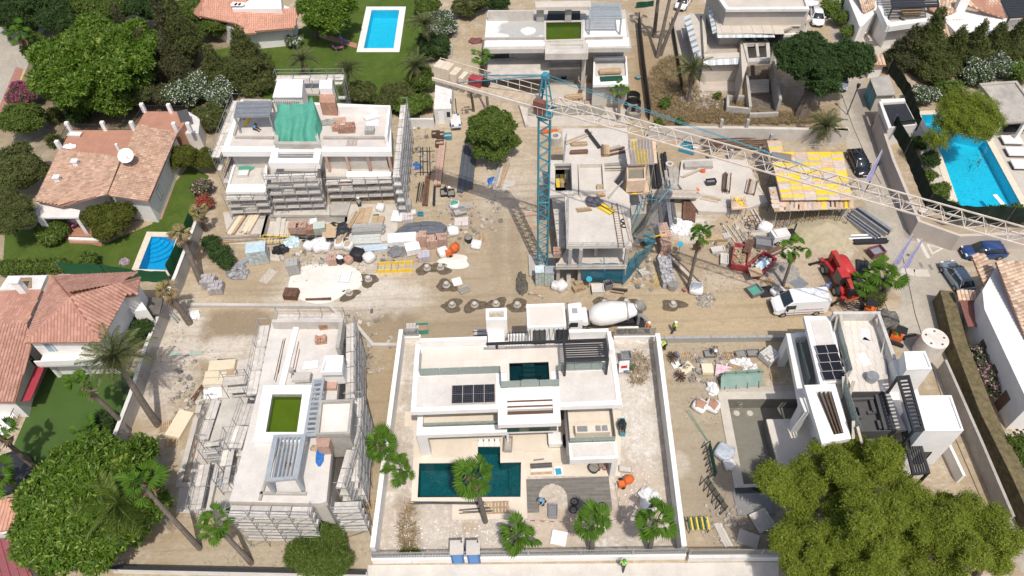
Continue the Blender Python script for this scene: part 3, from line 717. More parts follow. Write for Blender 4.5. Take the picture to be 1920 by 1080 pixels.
# gravel strips in front of the glass
for q in((x0+.43,y0+.43,px0-.1,gl-.1),(px1+.1,y0+.43,x1-.43,gl-.1),(gx1+.15,gl-.1,x1-.43,yb-1)): part('roof_gravel',MB().box(q[0],q[1],ZR,q[2],q[3],ZR+.05),rsc,rs)
tr=MB();tr.box(gx0,gl,ZR,jx0-.2,yb-.6,ZR+.06);tr.box(jx1+.2,gl,ZR,gx1,yb-.6,ZR+.06);tr.box(jx0-.2,jy1+.2,ZR,jx1+.2,yb-.6,ZR+.06)
td=part('terrace_bed',tr,ccp,cv)
skipj=lambda x,y:(jx0-.25<x<jx1+.25 and y<jy1+.2)
tiles(td,gx0,gl,jx0-.2,yb-.62,ZR+.06,1.25,dks,gap=.008);tiles(td,jx1+.2,gl,gx1,yb-.62,ZR+.06,1.25,dks,gap=.008);tiles(td,jx0-.2,jy1+.2,jx1+.2,yb-.62,ZR+.06,1.25,dks,gap=.008)
# plunge pool
b=MB();rim(b,[(jx0,jy0),(jx1,jy0),(jx1,jy1),(jx0,jy1)],[(jx0-.2,jy0-.2),(jx1+.2,jy0-.2),(jx1+.2,jy1+.2),(jx0-.2,jy1+.2)],ZR,ZR+.1)
pp=part('plunge_pool',b,dks,cv)
b=MB();b.box(jx0,jy0,ZR-1.2,jx1,jy1,ZR-1.05)
for q in((jx0,jy0,jx0+.75,jy1),(jx1-.75,jy0,jx1,jy1),(jx0+.75,jy1-1.0,jx1-.75,jy1)): b.box(q[0],q[1],ZR-1.05,q[2],q[3],ZR-.55)
b.box(jx0-.02,jy0,ZR-1.1,jx0,jy1,ZR);b.box(jx1,jy0,ZR-1.1,jx1+.02,jy1,ZR);b.box(jx0,jy1,ZR-1.1,jx1,jy1+.02,ZR);b.box(jx0,jy0-.02,ZR-1.1,jx1,jy0,ZR)
part('pool_shell',b,pooltile('dark_slate_pool_tile',(.010,.035,.037),(.025,.07,.072),(.04,.09,.09)),pp)
for k in range(4): part('pool_step',MB().box((jx0+jx1)/2-.55,jy1-.4-.35*k,ZR-1.0,(jx0+jx1)/2+.5,jy1-.02-.35*k,ZR-.12-.2*k),M('dark_slate',(.09,.10,.10),.6,.2,3),pp)
w=MB();w.quad((jx0,jy0,ZR-.08),(jx1,jy0,ZR-.08),(jx1,jy1,ZR-.08),(jx0,jy1,ZR-.08));part('water_surface',w,water_teal,pp)
fx0,fy1=P(979,712,ZR)[:2];fx1=P(1006.6,712,ZR).x
b=MB();rim(b,[(fx0+.12,jy0+.08),(fx1-.12,jy0+.08),(fx1-.12,fy1-.12),(fx0+.12,fy1-.12)],[(fx0,jy0+.01),(fx1,jy0+.01),(fx1,fy1),(fx0,fy1)],ZR-1.0,ZR+.03)
part('fire_pit_surround',b,concd,pp);part('fire_pit_floor',MB().box(fx0+.12,jy0+.08,ZR-1,fx1-.12,fy1-.12,ZR-.45),M('fire_pit_gravel',(.30,.31,.26),.9,.3,6),pp)
balus(cv,[(gx0,yb-1.2),(gx0,gl),(gxa,gl),(gxa,gyb),(gxb,gyb),(gxb,gl),(gx1,gl),(gx1,yb-.8)],ZR+.06)
# solar panels
sx0,sy0=P(846.5,757,ZR+.3)[:2];sx1,sy1=P(928,719.5,ZR+.3)[:2];sw=(sx1-sx0)/4
cell=M('solar_grid_line',(.16,.16,.17),.3,.1,3)
fr_=M('solar_frame',(.55,.50,.48),.5,.1,3)
def solar(par,x0,y0,w,h,z,ct=True):
 r=part('solar_panel',rim(MB(),[(x0+.03,y0+.03),(x0+w-.03,y0+.03),(x0+w-.03,y0+h-.03),(x0+.03,y0+h-.03)],[(x0+.01,y0+.01),(x0+w-.01,y0+.01),(x0+w-.01,y0+h-.01),(x0+.01,y0+h-.01)],z-.2,z),fr_,par)
 part('solar_glass',MB().box(x0+.03,y0+.03,z-.06,x0+w-.03,y0+h-.03,z-.01),solarm,r)
 g=MB();
 for k in range(1,6): g.box(x0+w*k/6-.006,y0+.03,z-.0095,x0+w*k/6+.006,y0+h-.03,z-.006)
 for k in range(1,10): g.box(x0+.03,y0+h*k/10-.005,z-.0095,x0+w-.03,y0+h*k/10+.005,z-.0065)
 g.box(x0+.03,y0+h/2-.025,z-.0095,x0+w-.03,y0+h/2+.025,z-.005)
 part('cell_grid',g,cell,r);return r
for k in range(4): solar(cv,sx0+k*sw,sy0,sw,sy1-sy0,ZR+.3)
# portal frame with louvres
fi=[P(950.5,749,ZR),P(1035.5,749,ZR),P(1036,779.5,ZR),P(950.5,779.5,ZR)]
ix0,ix1,iy0,iy1=fi[0].x,fi[1].x,fi[3].y,fi[0].y
b=MB();zz0,zz1=ZR-.45,ZR+.12
b.box(px0,py0,zz0,px1,iy0,zz1);b.box(px0,iy0,zz0,ix0,iy1,zz1);b.box(ix1,iy0,zz0,px1,iy1,zz1);b.box(px0,iy1,zz0,px1,gyb-.12,zz1)
pf=part('portal_frame',b,wcl,cv)
for k in range(3):
 y=iy0+(iy1-iy0)*(k+.45)/3;pob('louvre',wdd,pf,((ix0+ix1)/2,y,ZR-.1),(ix1-ix0-.02,.10,.42),0,(-.35,0))
# stair tower and roof room
tz=ZR+2.7
ta=P(911,600,tz);tb_=P(950,577,tz);b=MB();b.box(ta.x,ta.y,0,tb_.x,tb_.y,tz-.35);rim(b,[(ta.x+.28,ta.y+.28),(tb_.x-.28,ta.y+.28),(tb_.x-.28,tb_.y-.28),(ta.x+.28,tb_.y-.28)],[(ta.x,ta.y),(tb_.x,ta.y),(tb_.x,tb_.y),(ta.x,tb_.y)],tz-.35,tz)
st=part('stair_tower',b,white,cv);part('tower_roof',MB().box(ta.x+.28,ta.y+.28,tz-.35,tb_.x-.28,tb_.y-.28,tz-.28),M('tower_gravel',(.50,.43,.33),.95,.25,3),st)
b=MB();b.box(ta.x+.1,ta.y-1.3,ZR,tb_.x-.3,ta.y-.002,ZR+1.0);part('tower_ledge',b,white,cv)
b=MB().box(ta.x+.75,ta.y-1.33,ZR+.1,tb_.x-.9,ta.y-1.3,ZR+.75);part('tower_niche',b,dark,cv)
ra=P(989,614,tz);rb=P(1058,568,tz);b=MB();b.box(ra.x,ra.y,0,rb.x,rb.y,tz-.12);rim(b,[(ra.x+.2,ra.y+.2),(rb.x-.2,ra.y+.2),(rb.x-.2,rb.y-.2),(ra.x+.2,rb.y-.2)],[(ra.x,ra.y),(rb.x,ra.y),(rb.x,rb.y),(ra.x,rb.y)],tz-.12,tz)
rr=part('roof_room',b,wcl,cv);part('room_roof',MB().box(ra.x+.2,ra.y+.2,tz-.12,rb.x-.2,rb.y-.2,tz-.07),dks,rr)
for k in range(2): wnd(rr,(ra.x+.5+k*2.,ra.y-.002,ZR+.2),(1,0),1.1,2.0)
# linking walls at the back and parapet
b=MB();ya=P(800,645,ZR).y
b.box(P(790,645,ZR).x,yb-.5,ZR,ta.x-.01,yb-.15,ZR+1.0);b.box(tb_.x+.01,yb-.2,ZR,ra.x-.01,yb+.1,ZR+.9);b.box(rb.x+.01,yb-.2,ZR,P(1140,640,ZR).x,yb+.15,ZR+1.15)
xr=P(1137,640,ZR).x;b.box(xr,yb-2.2,ZR,xr+.35,yb-.2,ZR+1.15)
part('parapet',b,white,cv)
rlg(cv,[(tb_.x,ta.y-.3),(ra.x,ta.y-.3)],ZR,1.0,.22)
# pergola and long beam
zp=ZR+2.45;pa=P(1058,677,zp);pb=P(1137,634,zp)
pg=pergola(cv,pa.x,pa.y,pb.x,pb.y,zp,8,'x',dark,.2,ZR+.06,((0,0),(1,0),(1,1)),sw=.12,sh=.09)
b=MB();b.box(ta.x,pb.y-.2,zp-.22,pa.x,pb.y,zp);part('pergola_beam',b,dark,pg)
for k in range(9): pbx('slat',dark,pg,ra.x+.2+k*.42,pb.y,zp-.16,ra.x+.26+k*.42,ra.y-.01,zp-.02)
for k in range(7): pbx('slat',dark,pg,tb_.x+.15+k*.27,pb.y,zp-.16,tb_.x+.21+k*.27,pb.y+1.1,zp-.02)
# first floor: left terrace frame
lx0=P(781,812,3.9).x;lx1=P(951,812,3.9).x;ly0=P(790,816,3.9).y;ly1=P(790,801,3.9).y
b=MB();b.box(lx0,ly0,3.35,lx1,ly1,3.9);b.box(lx0,ly0,0,lx0+.9,ly0+.6,3.35);b.box(lx0,ly1,0,lx0+.5,y0+2.7,3.9);tf=part('terrace_frame',b,white,cv)
b=MB();b.box(lx0+.5,ly1,Z1-.3,lx1,y0+2.62,Z1);part('terrace_slab',b,pvs,cv)
b=MB();b.box(lx1-.1,ly1,0,lx1+.1,y0+2.6,Z1-.3);b.box(lx0+.6,ly1+1.8,0,lx1-.1,ly1+2.0,Z1-.3);part('ground_floor_wall',b,white,cv)
balus(cv,[(lx0+.6,ly1+.12),(lx1-.1,ly1+.12)],Z1+.02,1.0)
wnd(cv,(lx0+1.5,y0+2.598,Z1+.05),(1,0),5.2,2.3,mull=3)
wnd(cv,(px0+.2,y0+2.598,.1),(1,0),px1-px0-.4,2.8,mull=4);wnd(cv,(px0+.2,y0+2.598,Z1+.1),(1,0),px1-px0-.4,2.5,mull=4)
wnd(cv,(lx0+1.3,ly1+1.798,.05),(1,0),5.5,2.5,mull=3)
# first floor slab over the portal
b=MB();ga=P(952,806,Z1);b.box(px0+.1,ga.y-.2,Z1-.35,px1-.1,y0+2.6,Z1);gsl=part('balcony_slab',b,white,cv)
gd=part('balcony_front',MB().box(px0+.15,ga.y-.24,Z1+.0,px1-.2,ga.y-.2,Z1+.9),M('dark_green_glass',(.03,.055,.04),.1,.1,1,spec=.7),cv)
# right wing
rx0,ryf=P(1068,854,Z1+.35)[:2];rx1=P(1159,854,Z1+.35).x;ry0=P(1110,861,Z1+.35).y;ry1=y0+2.55
b=MB();b.box(rx0,ry0,Z1-.45,rx1,ry0+1.6,Z1+.35);b.box(rx0,ry0+1.6,Z1-.45,rx1,ry1,Z1);b.box(rx1-.5,ry0+.02,0,rx1-.003,ry1,Z1-.45);b.box(rx0+.003,ry0+2.2,0,rx0+.35,ry1,Z1-.45)
b.box(rx0+.35,ry1-2.4,0,rx1-.5,ry1-2.2,Z1-.45)
rw=part('right_wing',b,white,cv)
part('wing_roof_finish',MB().box(rx0+.25,ry0+.25,Z1+.35,rx1-.25,ry0+1.5,Z1+.38),rsc,rw)
tiles(rw,rx0+.1,ry0+1.7,rx1-.1,ry1-.05,Z1,1.1,pvs)
balus(cv,[(rx0+.1,ry1-.2),(rx0+.1,ry0+1.68),(rx1-.1,ry0+1.68),(rx1-.1,ry1-.2)],Z1+.03,1.0)
wnd(cv,(rx0+.4,ry1-2.404,.05),(1,0),rx1-rx0-1.0,2.5,mull=3);wnd(cv,(px1+.05,y0+2.597,.05),(1,0),.9,2.6,mull=1)
kx,ky=P(1110,812,Z1)[:2]
kt=solo('outdoor_kitchen',MB().box(kx-1.5,ky-.4,Z1+.03,kx+1.5,ky+.35,Z1+.85),pvs,'pale stone kitchen counter with grill on the right wing terrace of the white villa','counter')
for dx,w in((-1.35,.9),(.25,.45),(.8,.5)): part('grill_grate' if w>.6 else 'sink',MB().box(kx+dx,ky-.3,Z1+.85,kx+dx+w,ky+.25,Z1+.87),steel,kt)
# terrace paving round the house
b=MB();tA=P(755,765);tz0=.03
pvb=PL([(752,775),(785,770),(1165,760),(1163,890),(1141,893),(989,893),(989,970),(830,970),(778,938),(778,868),(752,860)])
pg0=sett('villa_terrace',holed(PL([(760,772),(1165,770),(1163,893),(989,893),(989,972),(848,975),(848,940),(774,940),(776,866),(775,800),(758,800)]),[pool_w['villa']],.03),M('beige_terrace_paving',(.66,.575,.47),.8,.06,.6,dirt=(.52,.45,.36),dirtamt=.35))
# paving slabs laid over it where joints show
tb0=P(984,826);tb1=P(1062,890);tiles(pg0,tb0.x,tb1.y,tb1.x,tb0.y,.03,1.2,pvs,th=.02,gap=.01)
tb0=P(942,826);tb1=P(984,862);tiles(pg0,tb0.x,tb1.y,tb1.x-.01,tb0.y,.03,1.2,pvs,th=.02,gap=.01)
s0=P(896,838);s1=P(938,838);sy=P(917,824).y;nb=4;wd_=(s1.x-s0.x)/4
part('slab_bed',MB().box(s0.x,s0.y,.0,s1.x,sy,.036),dark,pg0)
for k in range(4): pbx('stepping_slab',wcl,pg0,s0.x+k*wd_+.06,s0.y+.05,.036,s0.x+(k+1)*wd_-.06,sy,.075)
# grey deck boards with a round cut-out
da=P(989,962);db=P(1141,894);hc=P(1037,933);hr=1.25
dk=MB();nby=26;dy=(db.y-da.y)/nby;rd=random.Random(3)
for k in range(nby):
 y=da.y+(k+.5)*dy;segs=[(da.x,db.x)]
 if abs(y-hc.y)<hr or y<hc.y:
  w=math.sqrt(max(0,hr*hr-(y-hc.y)**2)) if y>hc.y else hr
  segs=[(da.x,hc.x-w),(hc.x+w,db.x)]
 for a,c in segs:
  x=a
  while x<c-.01:
   e=min(c,x+rd.uniform(1.8,3.6));dk.box(x+.006,y-dy/2+.012,.0,e-.006,y+dy/2-.012,.11+rd.uniform(0,.008));x=e
o=solo('decking',dk,M('grey_composite_deck',(.21,.195,.175),.75,.12,2,island=True,rnd=.14),'grey plank deck with a round cut-out beside the green pool','deck');o['kind']='stuff'
# boundary walls of the villa plot
kw=dict(cap=wcl)
wall('garden_wall','long white wall on the left side of the finished villa plot','wall',[P(706,1043),P(757,640)],2.0,.35,white,wcl)
wall('garden_wall','long white wall on the right side of the finished villa plot','wall',[P(1275,1042),P(1228,650)],2.2,.35,owh,wcl)
wl=wall('garden_wall','low white wall with slatted fence along the front of the villa plot','wall',[P(700,1054),P(1283,1046)],.9,.3,white,wcl)
def slatfence(par,p,q,z,h,mat,step=.13):
 p=Ve((p[0],p[1],z));q=Ve((q[0],q[1],z));n=int((q-p).length/step);b=MB()
 for k in range(n+1):
  a=p.lerp(q,k/n);b.beam(a,a+zv(h),.05,.09)
 b.beam(p+zv(h-.1),q+zv(h-.1),.04,.06);b.beam(p+zv(.1),q+zv(.1),.04,.06)
 o=part('fence_slats',b,mat,par,kind='stuff')
 m=max(1,int((q-p).length/4))
 for k in range(m+1): a=p.lerp(q,k/m);pbr('fence_post',mat,par,a,a+zv(h+.05),.1,.1)
slm=M('pale_grey_fence_paint',(.34,.335,.325),.5,.08,3)
slatfence(wl,P(703,1054),P(1280,1046),.97,1.1,slm)
wl=wall('garden_wall','short white rear wall with grey slatted gate left of the finished villa','wall',[P(752,638),P(790,637)],.6,.3,white,wcl);slatfence(wl,P(757,638),P(786,637),.67,1.3,slm)
wl=wall('garden_wall','short white rear wall with grey slats right of the finished villa by the mixer truck','wall',[P(1150,637),P(1228,636)],.6,.3,white,wcl);slatfence(wl,P(1152,637),P(1225,636),.67,1.3,slm)
# ---------------- more px-based builders ----------------
def ppx(mb,pts,zt,zb): return mb.prism(PL(pts,zt),zb,zt)
def fpx(mb,outer,inner,zt,zb):
 return rim(mb,ccw(PL(inner,zt)),ccw(PL(outer,zt)),zb,zt)
def lerp2(a,b,t): return (a[0]+(b[0]-a[0])*t,a[1]+(b[1]-a[1])*t)
def ppg(par,q,z,n,mat,along=0,zb=None,posts=(0,1,2,3),w=.16,h=.2,sw=.08,sh=.12,name='pergola'):
 "q = TL,TR,BR,BL pixels; along 0: slats run left-right, 1: they run front-back"
 p=PL(q,z-h/2);b=MB()
 for i in range(4):
  d=(p[(i+1)%4]-p[i]).normalized()*w*.5;b.beam(p[i]-d*(1 if i%2 else -1),p[(i+1)%4]+d*(1 if i%2 else -1),w,h)
 r=part(name,b,mat,par)
 if zb is not None:
  for i in posts:
   c=sum(p,Ve())/4;k=p[i]+(c-p[i]).normalized()*.02
   pbr('post',mat,r,Ve((k.x,k.y,zb)),Ve((k.x,k.y,z-h)),w,w)
 for k in range(n):
  t=(k+.6)/(n+.2)
  a,c=((p[0].lerp(p[3],t),p[1].lerp(p[2],t)) if along==0 else (p[0].lerp(p[1],t),p[3].lerp(p[2],t)))
  d=(c-a).normalized()*w*.5;pbr('slat',mat,r,a+d+zv(h*.2),c-d+zv(h*.2),sw,sh)
 return r
def grid_px(par,q,z,nu,nv,mats,name,th=.03,gap=.02,skip=None,rnd=None,rows_off=False):
 "quad split into nu x nv slabs, each an object"
 p=PL(q,z);R_=rnd or random
 for i in range(nu):
  for j in range(nv):
   if skip and skip(i,j):continue
   def g(a,b): return p[0].lerp(p[1],a).lerp(p[3].lerp(p[2],a),b)
   a=g((i+.5)/nu,j/nv);b=g((i+.5)/nu,(j+1)/nv);l=g(i/nu,(j+.5)/nv);rr=g((i+1)/nu,(j+.5)/nv)
   m=mats if not isinstance(mats,(list,tuple)) else R_.choice(mats)
   c=(a+b)/2;w=(rr-l).length-gap;hh=(b-a).length-gap;rz=math.atan2((rr-l).y,(rr-l).x)
   pob(name,m,par,(c.x,c.y,z+th/2+R_.uniform(0,.006)),(w,hh,th),rz)
def roof_part(par,planes,mat,ridges=(),under=None,**k):
 "planes: (list of (px,z)), fall vector"
 for pts,down in planes:
  w=[P(u,v,z) for u,v,z in pts];n=(w[1]-w[0]).cross(w[2]-w[0])
  if n.z<0:w=w[::-1]
  u=MB();u.add([tuple(p) for p in w]+[(p.x,p.y,p.z-.22) for p in w],[list(range(len(w))),list(range(len(w),2*len(w)))[::-1]]+[(i,i+len(w),(i+1)%len(w)+len(w),(i+1)%len(w)) for i in range(len(w))])
  r=part('roof',u,under or terra,par);tile_roof(r,w,down,mat,**k)
 for a,b in ridges: ridge(par,P(*a),P(*b),mat)
# ---------------- right villa (partly behind the pines) ----------------
rv=T('villa','white villa on the right with dark sunken terrace, long slatted pergola and tiled roof deck','villa',(32,34,0))
R6=6.6
b=MB();ppx(b,[(1530,600),(1650,592),(1700,800),(1560,830)],R6-1.25,0);part('wall',b,white,rv)
b=MB();ppx(b,[(1507,593),(1556,593),(1592,712),(1538,721)],R6,R6-.45);part('roof_slab',b,wcl,rv)
b=MB();ppx(b,[(1519,600),(1552,598),(1584,712),(1549,716)],R6+.04,R6+.001);part('roof_gravel',b,rsc,rv)
q=[P(u,v,R6+.3) for u,v in((1529,647),(1568,644.5),(1586,710.5),(1545,713))]
for i in range(2):
 for j in range(4):
  g=lambda a,c:q[0].lerp(q[1],a).lerp(q[3].lerp(q[2],a),c)
  c=g((i+.5)/2,(j+.5)/4);e=g((i+1)/2,(j+.5)/4)-g(i/2,(j+.5)/4);f=g((i+.5)/2,j/4)-g((i+.5)/2,(j+1)/4)
  rz=math.atan2(e.y,e.x);o=bpy.data.objects.new('solar_panel',unit('box',fr_));C.objects.link(o);o.parent=rv
  o.matrix_local=Matrix.LocRotScale(c-base(rv)+zv(-.06),Euler((0,0,rz)),Ve((e.length-.02,f.length-.02,.05)))
  o2=bpy.data.objects.new('solar_glass',unit('box',solarm));C.objects.link(o2);o2.parent=o;o2.matrix_local=Matrix.LocRotScale(zv(.6),None,Ve((.95,.95,.4)))
# portal with louvres
b=MB();fpx(b,[(1508,722),(1566,720),(1596,822),(1541,832)],[(1529,734),(1559,733),(1582,812),(1563,815)],R6+.1,R6-.5);part('portal_frame',b,wcl,rv)
for k in range(3):
 t=.2+.28*k;a=lerp2((1529,734),(1559,733),t);c=lerp2((1563,815),(1582,812),t);pbr('louvre',wdd,rv,P(*a,R6-.1),P(*c,R6-.1),.09,.36)
# roof deck tiles, parapets, glass
deckq=[(1560,590),(1650,588),(1700,806),(1606,812)]
b=MB();dk=b;ppx(b,[(1560,590),(1650,588),(1668,735),(1588,736)],R6,R6-.45);ppx(b,[(1657,735),(1667,735),(1700,806),(1678,806)],R6,R6-.45);rd_=part('roof_deck',b,ccp,rv)
grid_px(rd_,[(1568,599),(1642,598),(1660,734),(1588,736)],R6+.005,6,9,dks,'paving_tile',.03,.02)
b=MB();ppx(b,[(1562,584),(1651,583.6),(1651,588),(1563,589)],R6+1.1,R6-.4)
ppx(b,[(1645,588.5),(1651,588.5),(1681,672),(1674,673)],R6+1.1,R6-.4)
part('parapet',b,M('unpainted_parapet',(.60,.57,.53),.85,.15,1.2,dirt=(.36,.33,.29),dirtamt=.8),rv)
balus(rv,[P(1564,600,R6),P(1591,706,R6),P(1579,712,R6),P(1580,730,R6),P(1606,812,R6)],R6+.02,1.0)
# dark sunken terrace
sd=M('charcoal_paving',(.085,.083,.082),.7,.1,2,rnd=.08)
b=MB();ppx(b,[(1588,736),(1657,735),(1679,806),(1609,808)],R6-.98,R6-1.2)
fpx(b,[(1586,734.5),(1659,733.5),(1681.5,807.5),(1607,809.5)],[(1588,736),(1657,735),(1679,806),(1609,808)],R6+.05,R6-1.2)
sk_=part('sunken_terrace',b,sd,rv)
def ledge(pts,zt): part('seat_ledge',ppx(MB(),pts,zt,R6-.99),sd,sk_)
ledge([(1640,737),(1655,736.5),(1676,804),(1658,805)],R6-.35);ledge([(1590,746),(1640,744),(1640,748),(1592,750)],R6-.6)
ledge([(1630,749),(1637,749),(1644,772),(1637,772)],R6-.6);ledge([(1626,771),(1648,769),(1650,774),(1628,776)],R6-.75);ledge([(1644,788),(1652,787),(1657,803),(1649,804)],R6-.6)
b=MB();fpx(b,[(1596,761),(1610,761),(1617,783),(1603,784)],[(1598.5,763),(1608,763),(1613,779),(1604,780)],R6-.4,R6-.97);part('fire_pit',b,sd,sk_)
# timber boards leaning against the parapets
for k,(u,v) in enumerate(((1568,608),(1578,604),(1648,612),(1658,650),(1582,722),(1590,716),(1596,730),(1600,806),(1612,816))):
 p=P(u,v,R6+.5);pob('leaning_board',wdp,rv,p,(.28,1.5,.04),.4*(k%3)-.3,(.75,0.1*k%3*.2))
# chimney on the roof
cp_=P(1632,713,R6);solo('bucket',MB().cyl((cp_.x,cp_.y),.42,R6+.04,R6+.75,14,.5),steel,'grey metal tub standing on a pale square of the right villa roof deck','tub')
for k,(u,v) in enumerate(((1623,627),(1620,674),(1645,655))):
 p=P(u,v,R6+.05);solo('loose_sheet',MB().obox(p,(.8,1.3 if k<2 else 3.,.02),.5*k-.3),plw if k<2 else rsc,['small white sheet near the back of the right villa roof deck','white triangular sheet in the middle of the right villa roof deck','long pale board beside the right villa parapet'][k],'sheet')
# towers on the right
z9=R6+2.4
b=MB();ppx(b,[(1695,659),(1735,658),(1748,691),(1700,693)],z9,0);fpx(b,[(1695,659),(1735,658),(1748,691),(1700,693)],[(1698,661.5),(1732.5,661),(1744,688.5),(1703,690)],z9+.15,z9-.02);part('stair_tower',b,wcl,rv)
z5=R6+2.2
b=MB();ppx(b,[(1716,742),(1784,741),(1807,807),(1732,808)],z5,2.9);fpx(b,[(1716,742),(1784,741),(1807,807),(1732,808)],[(1719,744.5),(1781,744),(1803,803.5),(1735,805)],z5+.15,z5-.02)
part('roof_room',b,wcl,rv)
b=MB();o=PL([(1716,742),(1784,741),(1807,807),(1732,808)],z5);p=o[3].lerp(o[2],.05);q_=o[3].lerp(o[2],.5)
b.prism([o[0].lerp(o[3],.02),o[1].lerp(o[2],.02),o[1].lerp(o[2],.98),o[0].lerp(o[3],.6)],0,2.9);part('wing_wall',b,white,rv)
f=MB();a=P(1750,850,2.2);fw=wnd(rv,o[3].lerp(o[2],.35)+Ve((0,-.01,-(z5-3.1))),(1,0),1.0,2.1)
# lower ledge strip between the towers and the pergola
b=MB();ppx(b,[(1672,674),(1690,673),(1697,710),(1683,712)],R6+.9,0);ppx(b,[(1700,715),(1716,713),(1724,742),(1716,743)],R6-1.2,0);part('ledge',b,white,rv)
ppg(rv,[(1683,708),(1703,706),(1731,806),(1713,808)],R6+2.45,14,dark,0,R6,(0,3),w=.18,h=.22,sw=.14,sh=.12)
ppg(rv,[(1693,811),(1718,808),(1741,886),(1712,889)],R6-.3,6,dark,1,0,(2,3),w=.18,h=.22,sw=.10,sh=.14)
b=MB();ppx(b,[(1690,815),(1722,812),(1738,880),(1700,900)],.3,.0);part('porch_floor',b,dks,rv)
# left arm: terrace frame
b=MB();ppx(b,[(1474,625),(1488,625),(1518,771),(1503,773)],3.9,3.3);a=P(1474,625,3.9);c=P(1488,625,3.9)
b.prism([a,c,c+Ve((-.15,-1.2,0)),a+Ve((-.15,-1.2,0))],0,3.3);a=P(1503,773,3.9);c=P(1518,771,3.9);b.prism([a,c,c+Ve((.1,1.,0)),a+Ve((.1,1.,0))],0,3.3)
part('terrace_frame',b,white,rv)
b=MB();ppx(b,[(1486,640),(1515,633),(1545,720),(1512,722)],3.2,2.9);part('terrace_floor',b,concd,rv)
balus(rv,[P(1494,650,3.2),P(1513,722,3.2)],3.25,1.0)
b=MB();ppx(b,[(1490,624),(1512,622),(1514,630),(1492,632)],4.2,3.2);part('terrace_parapet',b,white,rv)
# pool terrace paving and porch of right villa
sett('pool_terrace',holed(PL([(1350,728),(1490,722),(1512,722),(1520,770),(1530,900),(1465,915),(1392,930),(1380,915)]),[pool_w['empty']],.02),M('pool_terrace_stone',(.47,.42,.355),.85,.1,1,dirt=(.36,.32,.27)))
b=MB();ppx(b,[(1437,787),(1520,785),(1536,870),(1462,880),(1450,838)],.25,.0);tp=solo('raised_terrace',b,dks,'raised pale paving by the empty grey pool, striped by louvre shadows','terrace')
# concrete tank and lower stores
tk=T('water_tank','white round concrete tank by the lane behind the right villa','tank',P(1734,660))
c=P(1734,662);b=MB();b.cyl(c,1.25,0,2.5,32);part('tank_body',b,M('stained_white_concrete',(.72,.68,.62),.85,.12,1,dirt=(.42,.30,.22),dirtamt=.5),tk)
for k in range(5):
 a_=k*1.3;part('tank_cap',MB().cyl((c.x+.85*cos(a_),c.y+.85*sin(a_)),.1,2.5,2.56,8),rust,tk)
wall('boundary_wall','grey panelled wall beside the lane below the right villa','wall',[P(1758,695),P(1822,845),P(1880,985)],1.9,.25,conc,None)
wall('boundary_wall','inner white wall parallel to the lane beside the right villa','wall',[P(1765,840),P(1795,905)],1.4,.25,white,None)
# ---------------- villa under green netting (upper left), under scaffold ----------------
uv=T('villa','half built white villa with green netting over its roof pool, wrapped in scaffold','villa',(-23,70,0))
b=MB();ppx(b,[(455,200),(725,205),(722,285),(430,280)],R6-.5,0);part('wall',b,ccp,uv)
b=MB();ppx(b,[(452,186),(732,198),(734,284),(415,284)],R6,R6-.75);part('roof_slab',b,wcl,uv)
b=MB();ppx(b,[(458,190),(726,203),(727,276),(430,274)],R6+.03,R6+.001);part('roof_screed',b,M('pinkish_roof_screed',(.60,.545,.50),.9,.1,.6,dirt=(.44,.40,.37),dirtamt=.5),uv)
b=MB()
for seg in([(440,256),(513,257)],[(606,257),(723,257)]):
 p,q=P(*seg[0],R6+.3),P(*seg[1],R6+.3);b.beam(Ve((p.x,p.y,R6+.17)),Ve((q.x,q.y,R6+.17)),.28,.34)
p=PL([(440,256),(450,222)],R6);b.beam(p[0]+zv(.17),p[1]+zv(.17),.28,.33);part('upstand',b,conc,uv,kind='stuff')
b=MB();ppx(b,[(634,196.5),(732,197.5),(732,200.5),(634,199.5)],R6+1.25,R6);ppx(b,[(728,201),(732,201),(726,256),(721,256)],R6+1.25,R6);part('parapet',b,wcl,uv)
b=MB();ppx(b,[(455,185),(508,186),(508,190),(455,189)],R6+1.0,R6);part('parapet',b,conc,uv)
frame_=MB();fpx(frame_,[(513,273),(604,273),(598,305),(503,305)],[(523,277),(590,277),(587,296),(520,296)],R6+.15,R6-.75);part('portal_frame',frame_,wcl,uv)
for k in range(4): t=(k+.5)/4;pbr('portal_bar',steel,uv,P(521,278+18*t,R6-.4),P(588,278+18*t,R6-.4),.1,.1)
T9=R6+2.7
b=MB();ppx(b,[(520,148),(568,149),(566,182),(511,182)],T9,R6);fpx(b,[(520,148),(568,149),(566,182),(511,182)],[(522,149.5),(566,150.5),(564,180.5),(514,180.5)],T9+.12,T9-.02);part('roof_room',b,white,uv)
b=MB();ppx(b,[(599,150),(623,150),(622,166),(598,166)],T9,R6);part('stair_tower',b,white,uv)
b=MB();ppx(b,[(599,176),(628,177),(628,193),(599,192)],R6+1.9,R6);part('brick_core',b,brick,uv)
b=MB();ppx(b,[(570,151),(598,151),(598,176),(570,175)],R6+.3,R6);part('stair_landing',b,ccp,uv)
for k in range(12): u=514+k*4.1;pbr('roof_joist',conc,uv,P(u,187,R6+2.2),P(u-.5,193,R6+2.2),.12,.15)
ppg(uv,[(446,193),(510,192),(505,217),(440,219)],R6+2.5,9,steel,0,R6,(0,1,2,3),w=.2,h=.22,sw=.22,sh=.1)
